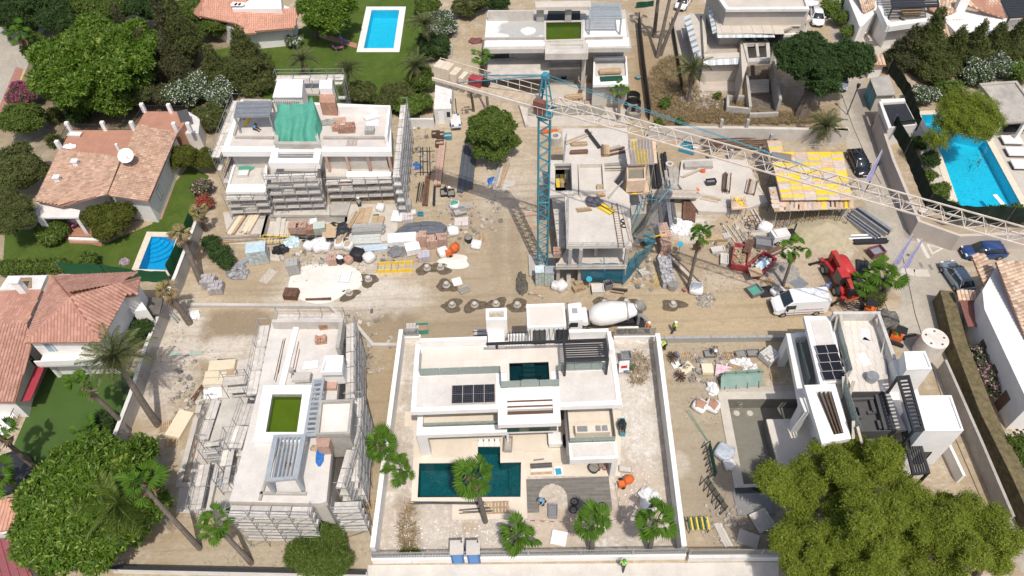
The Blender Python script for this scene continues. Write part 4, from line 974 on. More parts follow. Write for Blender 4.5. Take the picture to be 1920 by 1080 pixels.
# roof pool and green netting
b=MB();fpx(b,[(514,246),(594,246),(602,271),(514,270)],[(522,248),(588,248),(594,265),(522,265)],R6+.75,R6);part('pool_surround',b,conc,uv)
def netting():
 b=MB();nx,ny=26,20;R_=random.Random(4)
 tl,tr,br,bl=P(518,196,R6+2.6),P(590,194,R6+2.7),P(592,258,R6+.9),P(514,256,R6+.9)
 V=[]
 for j in range(ny+1):
  for i in range(nx+1):
   a,c=i/nx,j/ny;p=tl.lerp(tr,a).lerp(bl.lerp(br,a),c)
   fold=abs(sin(a*math.pi*3.0));sag=.9*sin(a*math.pi*3.0)**2
   z=p.z+(.55*fold-.3)*(1-c*.4)+.12*sin(a*21+c*4)+R_.uniform(-.05,.05)-max(0,(c-.78))*2.5
   y=p.y-(max(0,c-.8)*2.5*(.4+sin(a*9)**2))
   if a>.86 and c<.2: z+=(a-.86)*8*(1-c*5)
   V.append((p.x+.1*sin(c*9+a*5),y,max(z,R6+.1)))
 b.add(V,[(j*(nx+1)+i,(j+1)*(nx+1)+i,(j+1)*(nx+1)+i+1,j*(nx+1)+i+1) for j in range(ny) for i in range(nx)])
 for ln in((0,'l'),(nx,'r')):
  k=[j*(nx+1)+ln[0] for j in range(ny+1)];n0=len(b.v)
  b.add([V[i] for i in k]+[(V[i][0]+(-.3 if ln[0]==0 else .3),V[i][1],R6+.1) for i in k],[(j,j+1,ny+2+j,ny+1+j) for j in range(ny)])
 return b
nt_=netting();nt_.smooth=True;solo('green_netting',nt_,green,'large green debris netting draped over the roof pool of the scaffolded villa','netting')
# storeys under the roof
b=MB();ppx(b,[(440,304),(500,304),(499,359),(424,359)],3.35,0);part('left_wing',b,ccp,uv)
b=MB();fpx(b,[(438,306),(501,306),(499,360),(423,360)],[(441,309),(497,309),(495,345),(430,345)],3.7,3.3);part('wing_parapet',b,wcl,uv)
b=MB();ppx(b,[(611,296),(724,296),(734,331),(611,331)],3.4,3.0);part('floor_slab',b,ccp,uv)
b=MB();ppx(b,[(650,321),(734,322),(734,331),(650,331)],3.75,3.35);part('slab_edge',b,wcl,uv)
b=MB();ppx(b,[(507,306),(600,306),(604,352),(509,352)],3.3,2.95);part('middle_slab',b,ccp,uv)
b=MB();ppx(b,[(611,310),(732,310),(732,332),(611,332)],2.9,0);part('ground_floor_wall',b,brick,uv)
b=MB();ppx(b,[(509,330),(604,330),(604,352),(509,352)],2.9,0);part('ground_floor_wall',b,conc,uv)
for u in(612,650,690,730): p=P(u,292,R6-1);part('column',MB().box(p.x-.15,p.y-.4,3.4,p.x+.15,p.y-.1,R6-.76),bkp,uv)
for k,u in enumerate((616,655,694)): p=P(u,322,3.4);wnd(uv,(p.x,P(u,332,2.9).y-.01,.3),(1,0),1.9,2.2,mull=2)
p=P(428,360,2.8);wnd(uv,(p.x+1.2,P(428,359,3.35).y-.01,.3),(1,0),3.6,2.2,mull=2)
sett('concrete_apron',holed(PL([(418,398),(520,385),(745,382),(745,452),(430,458)]),[pool_w['ul']],.02),M('dusty_concrete',(.55,.505,.44),.9,.12,.8,dirt=(.40,.34,.27),dirtamt=.6,bump=.2))
b=MB();ppx(b,[(513,384),(618,384),(618,403),(505,403)],.35,0);solo('terrace_slab',b,ccp,'pale concrete terrace slab in front of the netted villa','slab')
b=MB();ppx(b,[(622,378),(658,378),(650,403),(619,403)],.3,0);solo('terrace_slab',b,conc,'narrower grey concrete slab right of the long terrace slab','slab')
fy=P(460,359,3.35).y
xl=P(424,359,3.35).x;xr=P(499,359,3.35).x
scaf('scaffold in front of the left wing of the netted villa',[(xl,fy-.25),(xr+.2,fy-.25)],3.0,1,bay=1.5,lift=1.0,seed=2)
ya=P(550,352,3.3).y;xa=P(509,352,3.3).x;xb=P(604,352,3.3).x
scaf('scaffold across the middle bay of the netted villa',[(xa,ya-.2),(xb,ya-.2)],5.6,1,bay=1.6,lift=1.1,seed=3)
yb_=P(670,331,3.4).y;x2=P(612,331,3.4).x;x3=P(736,331,3.4).x
scaf('scaffold before the right rooms of the netted villa',[(x2,yb_-.2),(x3,yb_-.2)],3.2,1,bay=1.6,lift=1.1,seed=4)
xr2=P(734,284,R6).x+.35
scaf('tall scaffold along the right side of the netted villa',[(xr2,P(734,300,R6).y-2.5),(xr2,P(731,197,R6).y+.5)],6.2,1,bay=1.5,lift=1.25,seed=5)
xl2=P(415,284,R6).x
scaf('tall scaffold along the left side of the netted villa',[(P(452,186,R6).x-.35,P(452,186,R6).y+.6),(xl2-.35,P(415,284,R6).y-.3)],6.0,1,bay=2.1,lift=2,seed=6)
scaf('scaffold behind the roof rooms of the netted villa',[(P(640,150,T9).x,P(600,146,T9).y+.4),(P(512,146,T9).x,P(512,146,T9).y+.4)],8.6,1,bay=2.2,lift=4.2,seed=7)
a=P(636,160,T9)
scaf('short scaffold tower right of the netted villa stair',[(a.x,P(640,185,R6).y+1),(a.x,a.y+1.5)],8.4,1,bay=1.8,lift=2.1,seed=8)
# ---------------- scaffolded villa with algae pool (lower left) ----------------
bv=T('villa','unfinished white villa with algae green roof pool, wrapped in grey scaffold','villa',(-19,34,0))
b=MB();ppx(b,[(512,618),(634,616),(610,945),(452,935)],R6-.5,0);part('wall',b,ccp,bv)
wb=ccw(PL([(538,742),(569,742),(560,815),(501,815)],R6))
wpx=[(513,744),(569,744),(559,815),(501,815)];wb=PL(wpx,R6)
b=holed(PL([(510,600),(636,600),(636,700),(612,940),(600,944),(430,940),(483,735)],R6),[wb],R6)
rsb=part('roof_screed',b,rsc,bv)
b=MB();o=PL([(510,600),(636,600),(636,700),(612,940),(600,944),(430,940),(483,735)],R6)
o2=ccw(o)
for i in range(len(o2)):
 p,q=o2[i],o2[(i+1)%len(o2)];b.quad((p.x,p.y,R6),(p.x,p.y,R6-.7),(q.x,q.y,R6-.7),(q.x,q.y,R6))
part('slab_edge',b,ccp,bv)
b=MB();rim(b,ccw(wb),off(wb,.9),R6,R6+.45);pl=part('pool_surround',b,wcl,bv)
b=MB();n_p=ccw(wb);b.add([(p.x,p.y,R6-.75) for p in n_p],[list(range(4))])
for i in range(4): p,q=n_p[i],n_p[(i+1)%4];b.quad((p.x,p.y,R6+.4),(p.x,p.y,R6-.8),(q.x,q.y,R6-.8),(q.x,q.y,R6+.4))
part('pool_shell',b,tgreen,pl);w=MB();w.add([(p.x,p.y,R6-.05) for p in n_p],[list(range(4))]);part('water_surface',w,water_green,pl)
b=MB();ppx(b,[(510,599),(643,598),(643,604),(509,604)],R6+1.1,R6);part('parapet',b,ccp,bv);b=MB();ppx(b,[(636,604.5),(643,604.5),(636,652),(629,652)],R6+1.1,R6);part('parapet',b,conc,bv)
b=MB();
for k in range(1):
 p,q=P(558,606,R6+.15),P(528,728,R6+.15);b.beam(p,q,.5,.3)
part('roof_curb',b,wcl,bv)
TB=R6+2.5
b=MB();ppx(b,[(611,668),(642,667),(640,694),(603,696)],TB-.4,R6);fpx(b,[(609,667),(644,666),(641,697),(601,698)],[(612,669.5),(641,668.5),(638,694),(604,695)],TB+.1,TB-.4);part('stair_tower',b,wcl,bv)
b=MB();ppx(b,[(602,752),(658,750),(652,810),(597,812)],TB-.3,R6-2);fpx(b,[(600,750),(662,748),(656,813),(593,815)],[(604,754),(657,752),(651,809),(598,811)],TB+.15,TB-.3);rm_=part('roof_room',b,conc,bv)
part('room_screed',ppx(MB(),[(604,754),(657,752),(651,809),(598,811)],TB-.22,TB-.29),plaster,rm_)
part('tank_lid',MB().tube((P(550,703,R6+.5).x,P(550,703,R6+.5).y,R6+1.05),(P(550,703,R6+.5).x,P(550,703,R6+.5).y,R6+1.4),.22,12),conc,bv)
b=MB();ppx(b,[(552,698),(583,697),(580,712),(549,713)],R6+1.0,R6+.6);part('chimney_block',b,ccp,bv)
b=MB();ppx(b,[(592,818),(620,818),(616,838),(594,838)],R6+1.3,R6);part('brick_core',b,bkp,bv)
b=MB();ppx(b,[(604,702),(634,702),(630,728),(606,728)],R6+.4,R6);part('brick_core',b,bkp,bv)
ppg(bv,[(589,714),(606,712),(592,815),(572,816)],R6+2.3,11,stb,0,R6,(0,),w=.22,h=.2,sw=.2,sh=.14)
ppg(bv,[(516,819),(571,818),(556,896),(500,901)],R6+2.5,7,stb,1,R6,(0,2,3),w=.26,h=.26,sw=.12,sh=.16)
b=MB();p=[P(x,y,R6+.12) for x,y in((487,938),(520,836))];b.beam(p[0],p[1],.2,.25);p=[P(x,y,R6+.12) for x,y in((487,925),(575,926))];b.beam(p[0],p[1],.2,.25);part('upstand',b,conc,bv,kind='stuff')
for k in range(2):
 for j in range(3):
  a=P(532-k*26+j*5+4,640+k*8,R6+.05);c=P(510-k*26+j*5+12,715,R6+.05)
rb_=rust
for k,(a,c) in enumerate((((535,634),(517,716)),((533,640),(522,700)),((531,636),(514,712)),((560,640),(546,708)),((562,655),(549,716)))):
 solo('rebar_rod',MB().tube(P(*a,R6+.05),P(*c,R6+.05),.03),rust,['first','second','third','fourth','fifth'][k]+' rusty rod from the left on the algae pool villa roof','rod',group='rods on the algae villa roof')
# low wing left of it
b=MB();ppx(b,[(418,748),(466,744),(448,812),(392,830)],2.6,0);part('low_wing',b,ccp,bv)
b=MB();ppx(b,[(405,880),(447,878),(440,955),(388,958)],3.3,0);part('low_terrace',b,ccp,bv)
b=MB();fpx(b,[(403,870),(450,868),(440,958),(385,961)],[(409,884),(441,883),(432,948),(394,950)],3.75,3.3);part('terrace_parapet',b,ccp,bv)
b=MB();ppx(b,[(396,897),(437,895),(434,911),(393,913)],3.5,3.36);solo('sheet_stack',b,stb,'stack of blue grey corrugated sheets on the low terrace of the algae villa','sheets')
sett('dusty_apron',holed(PL([(400,690),(505,660),(480,760),(450,960),(330,962),(338,905),(372,750)]),[pool_w['bl']],.006),M('white_dusty_apron',(.60,.56,.505),.9,.14,.8,dirt=(.40,.34,.27),dirtamt=.8,bump=.3))
scaf('scaffold tower at the head of the low wing of the algae villa',[(P(470,742,2.6).x,P(470,742,2.6).y+.3),(P(425,746,2.6).x,P(425,746,2.6).y+.3)],4.2,1,bay=1.6,lift=1.4,seed=31)
scaf('scaffold left of the low terrace of the algae villa',[(P(403,872,3.3).x-.3,P(403,872,3.3).y),(P(386,958,3.3).x-.3,P(386,958,3.3).y)],3.6,1,bay=1.9,lift=1.8,seed=32)
scaf('scaffold between the low wing and the roof of the algae villa',[(P(462,835,3).x,P(462,835,3).y),(P(445,930,3).x,P(445,930,3).y)],5.4,1,bay=1.8,lift=1.3,width=1.0,seed=33)
# scaffolds
x,y=P(455,935,R6)[:2]
scaf('scaffold along the front of the algae pool villa',[(P(432,940,R6).x,P(432,942,R6).y-.1),(P(585,944,R6).x,P(585,945,R6).y-.1)],6.3,1,bay=1.7,lift=1.3,seed=11)
a=P(590,940,R6);c=P(646,935,R6)
scaf('scaffold at the front right corner of the algae pool villa',[(a.x+1.2,a.y+.5),(a.x+3.4,a.y+.5)],5.2,1,bay=2.2,lift=1.3,seed=12)
a=P(612,938,R6);c=P(655,815,R6-1)
scaf('tall scaffold beside the brick core of the algae pool villa',[(a.x+.5,a.y+1.2),(c.x+.3,c.y)],6.2,1,bay=1.6,lift=1.2,seed=13)
a=P(668,812,5.5);c=P(668,748,5.5)
scaf('double scaffold right of the white roof room of the algae villa',[(a.x-.4,a.y-4.5),(c.x-.5,c.y)],5.6,1,bay=2.0,lift=1.4,width=1.2,nbd=3,seed=14)
a=P(646,700,R6);c=P(644,603,R6)
scaf('scaffold along the rear right side of the algae pool villa',[(a.x+.3,a.y-2.5),(c.x+.2,c.y)],6.3,1,bay=1.6,lift=1.2,seed=15)
scaf('scaffold along the rear left side of the algae pool villa',[(P(508,604,R6).x-.2,P(508,604,R6).y),(P(483,735,R6).x-.2,P(483,735,R6).y)],6.2,1,bay=2.3,lift=3.1,seed=16)
scaf('scaffold beside the green pool on the left of the algae villa',[(P(478,760,R6).x-.2,P(478,750,R6).y),(P(455,825,R6).x-.2,P(455,835,R6).y)],6.0,1,bay=1.9,lift=1.5,width=1.1,nbd=3,seed=17)
scaf('low scaffold round the low wing of the algae villa',[(P(418,750,2.6).x-.2,P(418,750,2.6).y),(P(395,825,2.6).x-.2,P(395,825,2.6).y)],2.6,1,bay=2.,lift=1.3,seed=18)
scaf('stepped scaffold in front of the low wing of the algae villa',[(P(392,845,2).x,P(392,845,2).y),(P(455,838,2).x,P(455,838,2).y)],3.4,1,bay=1.8,lift=1.1,width=1.2,nbd=3,seed=19)
scaf('scaffold behind the rear parapet of the algae pool villa',[(P(640,597,R6).x,P(640,597,R6).y+.2),(P(512,597,R6).x,P(512,597,R6).y+.2)],5.8,1,bay=2.3,lift=2.9,seed=20)
# ---------------- upper middle villa (bare concrete, green roof pool) ----------------
mv=T('villa','pale concrete villa shell with green roof pool behind the crane','villa',(7,90,0))
b=MB();ppx(b,[(925,25),(1168,22),(1172,78),(925,82)],5.9,0);part('wall',b,conc,mv)
hp=PL([(1024,43),(1090,42),(1089,74),(1024,76)],R6)
o=ccw(PL([(914,20),(1172,18),(1184,90),(906,93)],R6))
b=holed(o,[hp],R6)
for i in range(len(o)):
 p,q=o[i],o[(i+1)%len(o)];b.quad((p.x,p.y,R6),(p.x,p.y,R6-.6),(q.x,q.y,R6-.6),(q.x,q.y,R6))
part('roof_slab',b,ccp,mv)
b=MB();ppx(b,[(912,33),(1020,33),(1022,70),(909,71)],R6+.04,R6+.001);part('left_screed',b,blobs_mat('patchy_white_screed',(.66,.65,.63),(.72,.71,.69),(.74,.73,.71),[(985,52,46,24,(.36,.35,.33),.95,.06),(990,58,14,8,(.70,.69,.67),.95,.06)],.5,.05,6.6),mv)
b=MB();ppx(b,[(911,74),(1021,73),(1021,86),(909,87)],R6+.03,R6+.001);part('front_screed',b,wcl,mv)
b=MB();ppx(b,[(1092,37),(1172,36),(1175,68),(1094,69)],R6+.04,R6+.001);ppx(b,[(1098,71),(1178,70),(1180,86),(1100,87)],R6+.03,R6+.001);part('right_screed',b,wcl,mv,kind='stuff')
b=MB();ppx(b,[(915,19),(1001,19),(1001,21),(914,21)],R6+1.5,R6);part('parapet',b,ccp,mv)
b=MB();ppx(b,[(908,70),(1022,69),(1022,71),(908,72)],R6+.35,R6);part('upstand',b,conc,mv)
b=MB();ppx(b,[(1098,69),(1168,68),(1168,70),(1098,71)],R6+.35,R6);part('upstand',b,conc,mv)
b=MB();n_p=ccw(hp);b.add([(p.x,p.y,R6-.9) for p in n_p],[list(range(4))])
for i in range(4): p,q=n_p[i],n_p[(i+1)%4];b.quad((p.x,p.y,R6+.05),(p.x,p.y,R6-.9),(q.x,q.y,R6-.9),(q.x,q.y,R6+.05))
ps_=part('pool_shell',b,tgreen,mv);w=MB();w.add([(p.x,p.y,R6-.2) for p in n_p],[list(range(4))]);part('water_surface',w,water_green,ps_)
rim(b:=MB(),n_p,off(n_p,.35),R6,R6+.12);part('pool_coping',b,ccp,mv)
b=MB();ppx(b,[(1028,20),(1088,20),(1088,42),(1024,43)],R6+.06,R6+.001);part('dark_membrane',b,M('black_roof_membrane',(.03,.032,.032),.7,.2,2),mv)
b=MB();ppx(b,[(1003,3),(1107,1),(1109,12),(1004,14)],R6+2.6,R6+2.2);part('canopy',b,beige,mv)
b=MB();ppx(b,[(1006,6),(1020,6),(1020,14),(1006,14)],R6+2.2,R6);ppx(b,[(1060,6),(1072,6),(1072,14),(1060,14)],R6+2.2,R6);part('canopy_pier',b,conc,mv,kind='stuff')
ppg(mv,[(1106,8),(1162,8),(1165,35),(1106,35)],R6+2.5,10,stb,0,R6,(2,3),w=.2,h=.22,sw=.2,sh=.12)
b=MB();fpx(b,[(1022,81),(1103,80),(1103,100),(1022,101)],[(1031,83.5),(1093,83),(1093,91),(1031,92)],R6+.2,R6-.7);part('portal_frame',b,ccp,mv)
b=MB();ppx(b,[(916,107),(1030,106),(1030,138),(913,140)],3.5,3.0);part('floor_slab',b,ccp,mv)
b=MB();ppx(b,[(912,134),(1030,132.5),(1030,138),(912,140)],4.3,3.5);part('slab_edge',b,ccp,mv)
b=MB();ppx(b,[(1113,106),(1175,105),(1178,156),(1112,158)],3.5,0);part('right_wing',b,ccp,mv)
b=MB();fpx(b,[(1113,106),(1175,105),(1178,157),(1112,159)],[(1116,109),(1172,108),(1174,142),(1115,144)],3.9,3.5);part('wing_parapet',b,wcl,mv)
for k,(u,v,w) in enumerate(((1144,133,38),(1146,148,40))):
 p=P(u,v,3.95);solo('board_stack',MB().obox(p,(2.9,.9,.3),.03),wood if k==0 else gnd_,['tan timber boards on the right wing roof of the concrete villa','green and tan sheets on the right wing roof of the concrete villa'][k],'boards')
b=MB();ppx(b,[(1030,116),(1088,115),(1088,126),(1030,127)],2.6,2.3);part('landing',b,ccp,mv)
for k in range(2): part('stair_flight',ppx(MB(),[(1030,139+k*11),(1076,138+k*11),(1076,143+k*11),(1030,144+k*11)],.5,0),ccp,mv)
for u,v in((986,100),(1094,112),(1094,130),(1024,112)): p=P(u,v,3.3);part('column',MB().box(p.x-.25,p.y-.3,0,p.x+.25,p.y+.3,R6-.61),ccp if u>1000 else bkp,mv)
p=P(950,146,0);wnd(mv,(p.x-2.5,P(930,82,5.9).y-.02,3.7),(1,0),5.,2.2,mull=3);wnd(mv,(p.x+4,P(930,82,5.9).y-.02,3.7),(1,0),2.5,2.2,mull=2)
sett('concrete_forecourt',holed(PL([(1030,158),(1115,156),(1120,200),(1180,205),(1180,235),(990,238),(975,200)]),[],.02),M('pinkish_concrete',(.53,.475,.41),.9,.12,.7,dirt=(.42,.35,.28),dirtamt=.5,bump=.2))
b=MB();ppx(b,[(990,200),(1130,198),(1140,214),(990,216)],.12,0);solo('sunken_slab',b,concd,'dark wet strip of slab across the forecourt behind the crane mast','slab')
wall('retaining_wall','low pale wall on the left of the forecourt by the round tree','wall',[P(975,198),P(988,240)],.5,.4,ccp,None)
# ---------------- abandoned beige villa (upper right) ----------------
av=T('villa','old beige villa with striped awning edges beside the big dark tree','villa',(32,93,0))
b=MB();ppx(b,[(1330,-30),(1506,-30),(1518,17),(1362,18)],8.4,0);part('upper_block',b,beige,av)
b=MB();fpx(b,[(1328,-30),(1506,-30),(1518,17),(1361,18)],[(1335,-28),(1500,-28),(1512,12),(1366,13)],8.7,8.35);part('roof_parapet',b,owh,av)
b=MB();ppx(b,[(1335,-10),(1366,28),(1516,27),(1522,35),(1452,62),(1345,63)],6.0,5.6);part('lower_roof',b,beige,av)
grid_px(av,[(1366,32),(1512,31),(1452,60),(1347,61)],6.0,6,2,[beige],'roof_slab_panel',.05,.05)
awn=M('faded_blue_white_awning',(.55,.62,.66),.8,.05,3,rnd=.25)
def fringe(a,c,z,n,drop,w):
 for k in range(n):
  p=P(*a,z).lerp(P(*c,z),(k+.5)/n);d=(P(*c,z)-P(*a,z));rz=math.atan2(d.y,d.x)
  nn=Ve((d.y,-d.x,0)).normalized()
  q=p+nn*w*.5;o=pob('awning_strip',[awn,owh,stb][k%3] ,av,(q.x,q.y,z-drop/2),(d.length/n-.02,w,.05),rz,(.5,0))
fringe((1345,62),(1452,61),5.9,26,.3,.7);fringe((1333,0),(1345,60),5.9,22,.3,.6)
b=MB();ppx(b,[(1313,30),(1378,28),(1390,106),(1320,110)],3.2,2.9);part('terrace_floor',b,M('pinkish_terrace_floor',(.44,.38,.32),.9,.1,1),av)
b=MB();ppx(b,[(1316,30),(1323,30),(1326,95),(1320,100)],4.0,0);ppx(b,[(1320,101),(1388,98),(1390,107),(1321,111)],3.7,0);part('terrace_parapet',b,beige,av)
fringe((1318,112),(1388,109),3.5,16,.3,.9);fringe((1294,28),(1316,108),3.4,24,.3,.9)
b=MB();ppx(b,[(1293,26),(1320,26),(1323,106),(1310,110)],3.2,0);part('left_room',b,beige,av)
b=MB();ppx(b,[(1388,72),(1400,72),(1402,120),(1392,150)],4.2,0);part('fin_wall',b,beige,av)
b=MB();fpx(b,[(1391,72),(1442,70),(1445,114),(1402,116)],[(1400,82),(1436,80),(1438,107),(1404,109)],4.4,3.9);part('concrete_frame',b,ccp,av)
pbr('frame_beam',ccp,av,P(1418,81,4.2),P(1421,108,4.2),.35,.4)
b=MB();ppx(b,[(1455,37),(1517,35),(1500,64),(1464,66)],4.6,0);fpx(b,[(1455,37),(1517,35),(1500,64),(1464,66)],[(1459,40),(1511,38),(1497,61),(1466,63)],4.9,4.55);part('garage_block',b,owh,av)
p=P(1318,140,0);wnd(av,(p.x,P(1345,112,3.2).y-.05,.2),(1,0),5.2,2.3,mull=3);wnd(av,(P(1395,70,5).x,P(1395,66,5.5).y+.0,3.6),(1,0),5.2,1.9,mull=4)
sett('old_terrace_paving',holed(PL([(1262,30),(1295,28),(1312,140),(1390,140),(1395,172),(1290,170),(1275,110)]),[],.02),M('pinkish_old_paving',(.50,.44,.375),.85,.1,1,dirt=(.38,.32,.26)))
sett('sunken_yard',holed(PL([(1398,125),(1446,120),(1452,210),(1404,212)]),[],.015),M('dark_yard_litter',(.16,.13,.105),.95,.3,2,dirt=(.30,.25,.2)))
for k in range(5): solo('yard_step',MB().prism(PL([(1400,150+k*5),(1442,148+k*5),(1442,152+k*5),(1400,154+k*5)],.55-.1*k),0,.55-.1*k),ccp,['top','second','middle','fourth','lowest'][k]+' of the five broad steps in the sunken yard of the beige villa','step',group='broad yard steps')
for k,(pts,h) in enumerate((([P(1396,150),P(1403,216)],1.4),([P(1443,140),P(1456,212)],2.2),([P(1403,222),P(1457,220)],.8),([P(1362,190),P(1362,212),P(1402,216)],1.1),([P(1393,190),P(1362,190)],.9))):
 wall('yard_wall',['left','right','front','small L shaped','rear stub'][k]+' concrete wall of the old yard in front of the beige villa','wall',pts,h,.35,conc,None,group='old yard walls')
# ---------------- concrete frame under the crane ----------------
fb=T('building_frame','raw concrete two storey frame with open slabs right of the crane mast','building',(8,60,0))
hole1=PL([(1041,308),(1070,307),(1072,357),(1041,358)],R6)
out=ccw(PL([(1054,241),(1176,240),(1180,300),(1150,340),(1180,366),(1185,461),(1062,462),(1059,368),(1029,368),(1028,301),(1056,300)],R6))
b=holed(out,[hole1],R6)
for i in range(len(out)):
 p,q=out[i],out[(i+1)%len(out)];b.quad((p.x,p.y,R6),(p.x,p.y,R6-.35),(q.x,q.y,R6-.35),(q.x,q.y,R6))
h1=ccw(hole1)
for i in range(4): p,q=h1[i],h1[(i+1)%4];b.quad((q.x,q.y,R6),(q.x,q.y,R6-.8),(p.x,p.y,R6-.8),(p.x,p.y,R6))
rawc=M('fresh_pale_concrete',(.585,.535,.475),.9,.1,.45,col2=(.50,.46,.41),dirt=(.40,.36,.31),dirtamt=.5,bump=.15)
part('roof_slab',b,rawc,fb)
b=MB();ppx(b,[(1041,306),(1072,305),(1074,360),(1041,360)],3.3,3.0);sf=part('shaft_floor',b,concd,fb)
for k in range(5): pob('shutter_board',yel if k%2 else wood,fb,(P(1046+8*(k%3),335+8*(k//3),3.4)),(.42,1.5,.04),.0)
b=MB();fpx(b,[(1084,305),(1133,304),(1136,357),(1086,360)],[(1087,308),(1129,307),(1132,355),(1089,356)],R6+.55,R6+.001);part('upstand',b,rawc,fb)
b=MB();fpx(b,[(1028,301),(1083,300),(1084,362),(1028,367)],[(1039,307),(1071,306),(1073,358),(1041,359)],R6+.35,R6+.001);part('upstand',b,rawc,fb)
b=MB();ppx(b,[(1065,462),(1182,461),(1174,497),(1043,498)],3.3,2.95);ppx(b,[(1026,300),(1060,300),(1060,462),(1046,462)],3.3,2.95);part('floor_slab',b,rawc,fb)
b=MB();fpx(b,[(1043,493),(1175,492),(1175,499),(1042,500)],[(1045,494.5),(1173,493.5),(1173,497),(1045,498)],3.75,3.3);part('slab_lip',b,rawc,fb)
for u,v,z0,z1 in((1070,464,3.3,R6),(1090,464,3.3,R6),(1178,462,3.3,R6),(1120,440,0,R6),(1047,500,0,2.95),(1088,500,0,2.95),(1172,498,0,2.95),(1063,300,0,R6),(1172,300,0,R6),(1062,400,0,R6),(1180,380,0,R6),(1034,340,0,3)):
 p=P(u,v,z1);part('column',MB().box(p.x-.18,p.y,z0,p.x+.18,p.y+.36,z1-.36 if z1==R6 else z1),conc,fb)
b=MB();ppx(b,[(1066,420),(1178,420),(1178,425),(1066,425)],R6-.4,3.3);ppx(b,[(1064,300),(1175,300),(1178,420),(1066,420)],2.9,0);part('inner_wall',b,conc,fb,kind='stuff')
for k in range(4): p=P(1044,400+18*k,3.3);pbr('edge_rail',steel,fb,P(1041,396+18*k,4.2),P(1060,395+18*k,4.2),.06)
for k,(a,c) in enumerate((((1063,250),(1058,300)),((1066,369),(1065,452)),((1066,455),(1180,454)))):
 for z in(.55,1.05): ptb('guard_rail',steel,fb,P(*a,R6+z),P(*c,R6+z),.03)
 for t in(0,.25,.5,.75,1): p=lerp2(a,c,t);ptb('rail_post',steel,fb,P(*p,R6),P(*p,R6+1.1),.03)
for x in(1062,1086,1115,1145,1172): ptb('rail_post',steel,fb,P(x,497,3.3),P(x,497,4.5),.03)
for z in(.6,1.1): ptb('guard_rail',steel,fb,P(1045,497,3.3+z),P(1174,496,3.3+z),.03)
# blue safety net and its poles
sn=T('safety_net','turquoise safety net hung from poles round the front right corner of the concrete frame','safety net',P(1180,500))
netm=see_through('turquoise_mesh',(.42,.62,.70),gloss=0,solid=.42,solidcol=(.03,.28,.42))
netg=see_through('grey_mesh',(.80,.82,.84),solid=.16,solidcol=(.25,.32,.38))
def sheetq(name,pts,mat,nx=10,ny=5,sag=.35,par=sn):
 p=[P(*q) for q in pts];b=MB();V=[]
 for j in range(ny+1):
  for i in range(nx+1):
   a,c=i/nx,j/ny;q=p[0].lerp(p[1],a).lerp(p[3].lerp(p[2],a),c);q=q+zv(-sag*sin(a*math.pi)*sin(c*math.pi)+.08*sin(a*17+c*7));V.append(q)
 b.add(V,[(j*(nx+1)+i,(j+1)*(nx+1)+i,(j+1)*(nx+1)+i+1,j*(nx+1)+i+1) for j in range(ny) for i in range(nx)]);return part(name,b,mat,par)
sheetq('net',[(1090,502,3.2),(1168,500,3.2),(1166,530,.3),(1090,526,.6)],netm)
sheetq('net',[(1166,497,3.3),(1232,448,4.2),(1222,470,.4),(1168,535,.2)],netm)
sheetq('net',[(1185,462,4.5),(1250,330,4),(1262,360,1.5),(1235,440,2.5)],netg)
sheetq('net',[(1085,494,4.1),(1160,493,4.1),(1158,498,3.4),(1086,500,3.4)],netm,sag=.6)
for a,c in (((1070,465,5.2),(1060,515,1.)),((1070,465,5.2),(1090,495,3.4)),((1132,480,4.6),(1134,508,3)),((1193,472,4.8),(1168,520,1)),((1193,472,4.8),(1198,505,.5)),((1205,370,5),(1186,452,1)),((1222,358,6),(1222,400,3)),((1232,375,4.2),(1205,372,5)),((1262,345,4.5),(1228,388,3.)),((1200,378,4),(1178,430,2.5))):
 ptb('net_pole',teal,sn,P(*a),P(*c),.05)
# stair core in formwork
sc=T('formwork_tower','formwork tower with yellow and pale boards round wet concrete beside the concrete frame','formwork',P(1200,360))
b=MB();ppx(b,[(1176,264),(1226,262),(1228,306),(1180,308)],8.9,8.7);part('platform',b,plyg,sc)
for k in range(9):
 t=(k+.5)/9;m=[plyg,plyg,yel,plyg,ply,plyg,plyg,plyg,ply][k];a=lerp2((1174,262),(1226,260),t);c=lerp2((1174,281),(1228,280),t)
 pbr('formwork_board',m,sc,P(*a,8.95),P(*c,8.95),.62,.05)
 m=[plyg,plyg,plyg,yel,plyg,yel,plyg,plyg,ply][k];a=lerp2((1175,282),(1228,281),t);c=lerp2((1179,308),(1230,306),t)
 pbr('formwork_board',m,sc,P(*a,8.95),P(*c,8.95),.62,.05)
b=MB();fpx(b,[(1175,311),(1210,310),(1211,338),(1176,340)],[(1178,314),(1207,313),(1208,334),(1178,335)],8.2,6.6);part('shutter_box',b,ply,sc)
b=MB();ppx(b,[(1178,314),(1207,313),(1208,334),(1178,335)],7.9,6.6);part('wet_concrete',b,M('wet_concrete',(.23,.215,.17),.4,.08,2),sc)
b=MB();fpx(b,[(1168,340),(1214,338),(1214,362),(1168,364)],[(1179,345),(1208,344),(1208,355),(1179,356)],6.3,6.1);part('lower_platform',b,ply,sc)
for k,(u,v) in enumerate(((1176,352),(1211,351),(1190,361),(1200,361),(1173,361))): pob('formwork_board',yel if k%2==0 else ply,sc,P(u,v,6.34),(.55,1.6 if k<2 else .5,.04),0)
for u,v in((1177,308),(1226,306),(1170,362),(1212,361),(1176,338),(1210,337)): p=P(u,v,6);ptb('prop',steel,sc,(p.x,p.y,0),(p.x,p.y,8.6 if v<345 else 6.1),.06)
b=MB();ppx(b,[(1180,364),(1212,363),(1212,400),(1184,402)],3.2,0);part('core_wall',b,conc,sc)
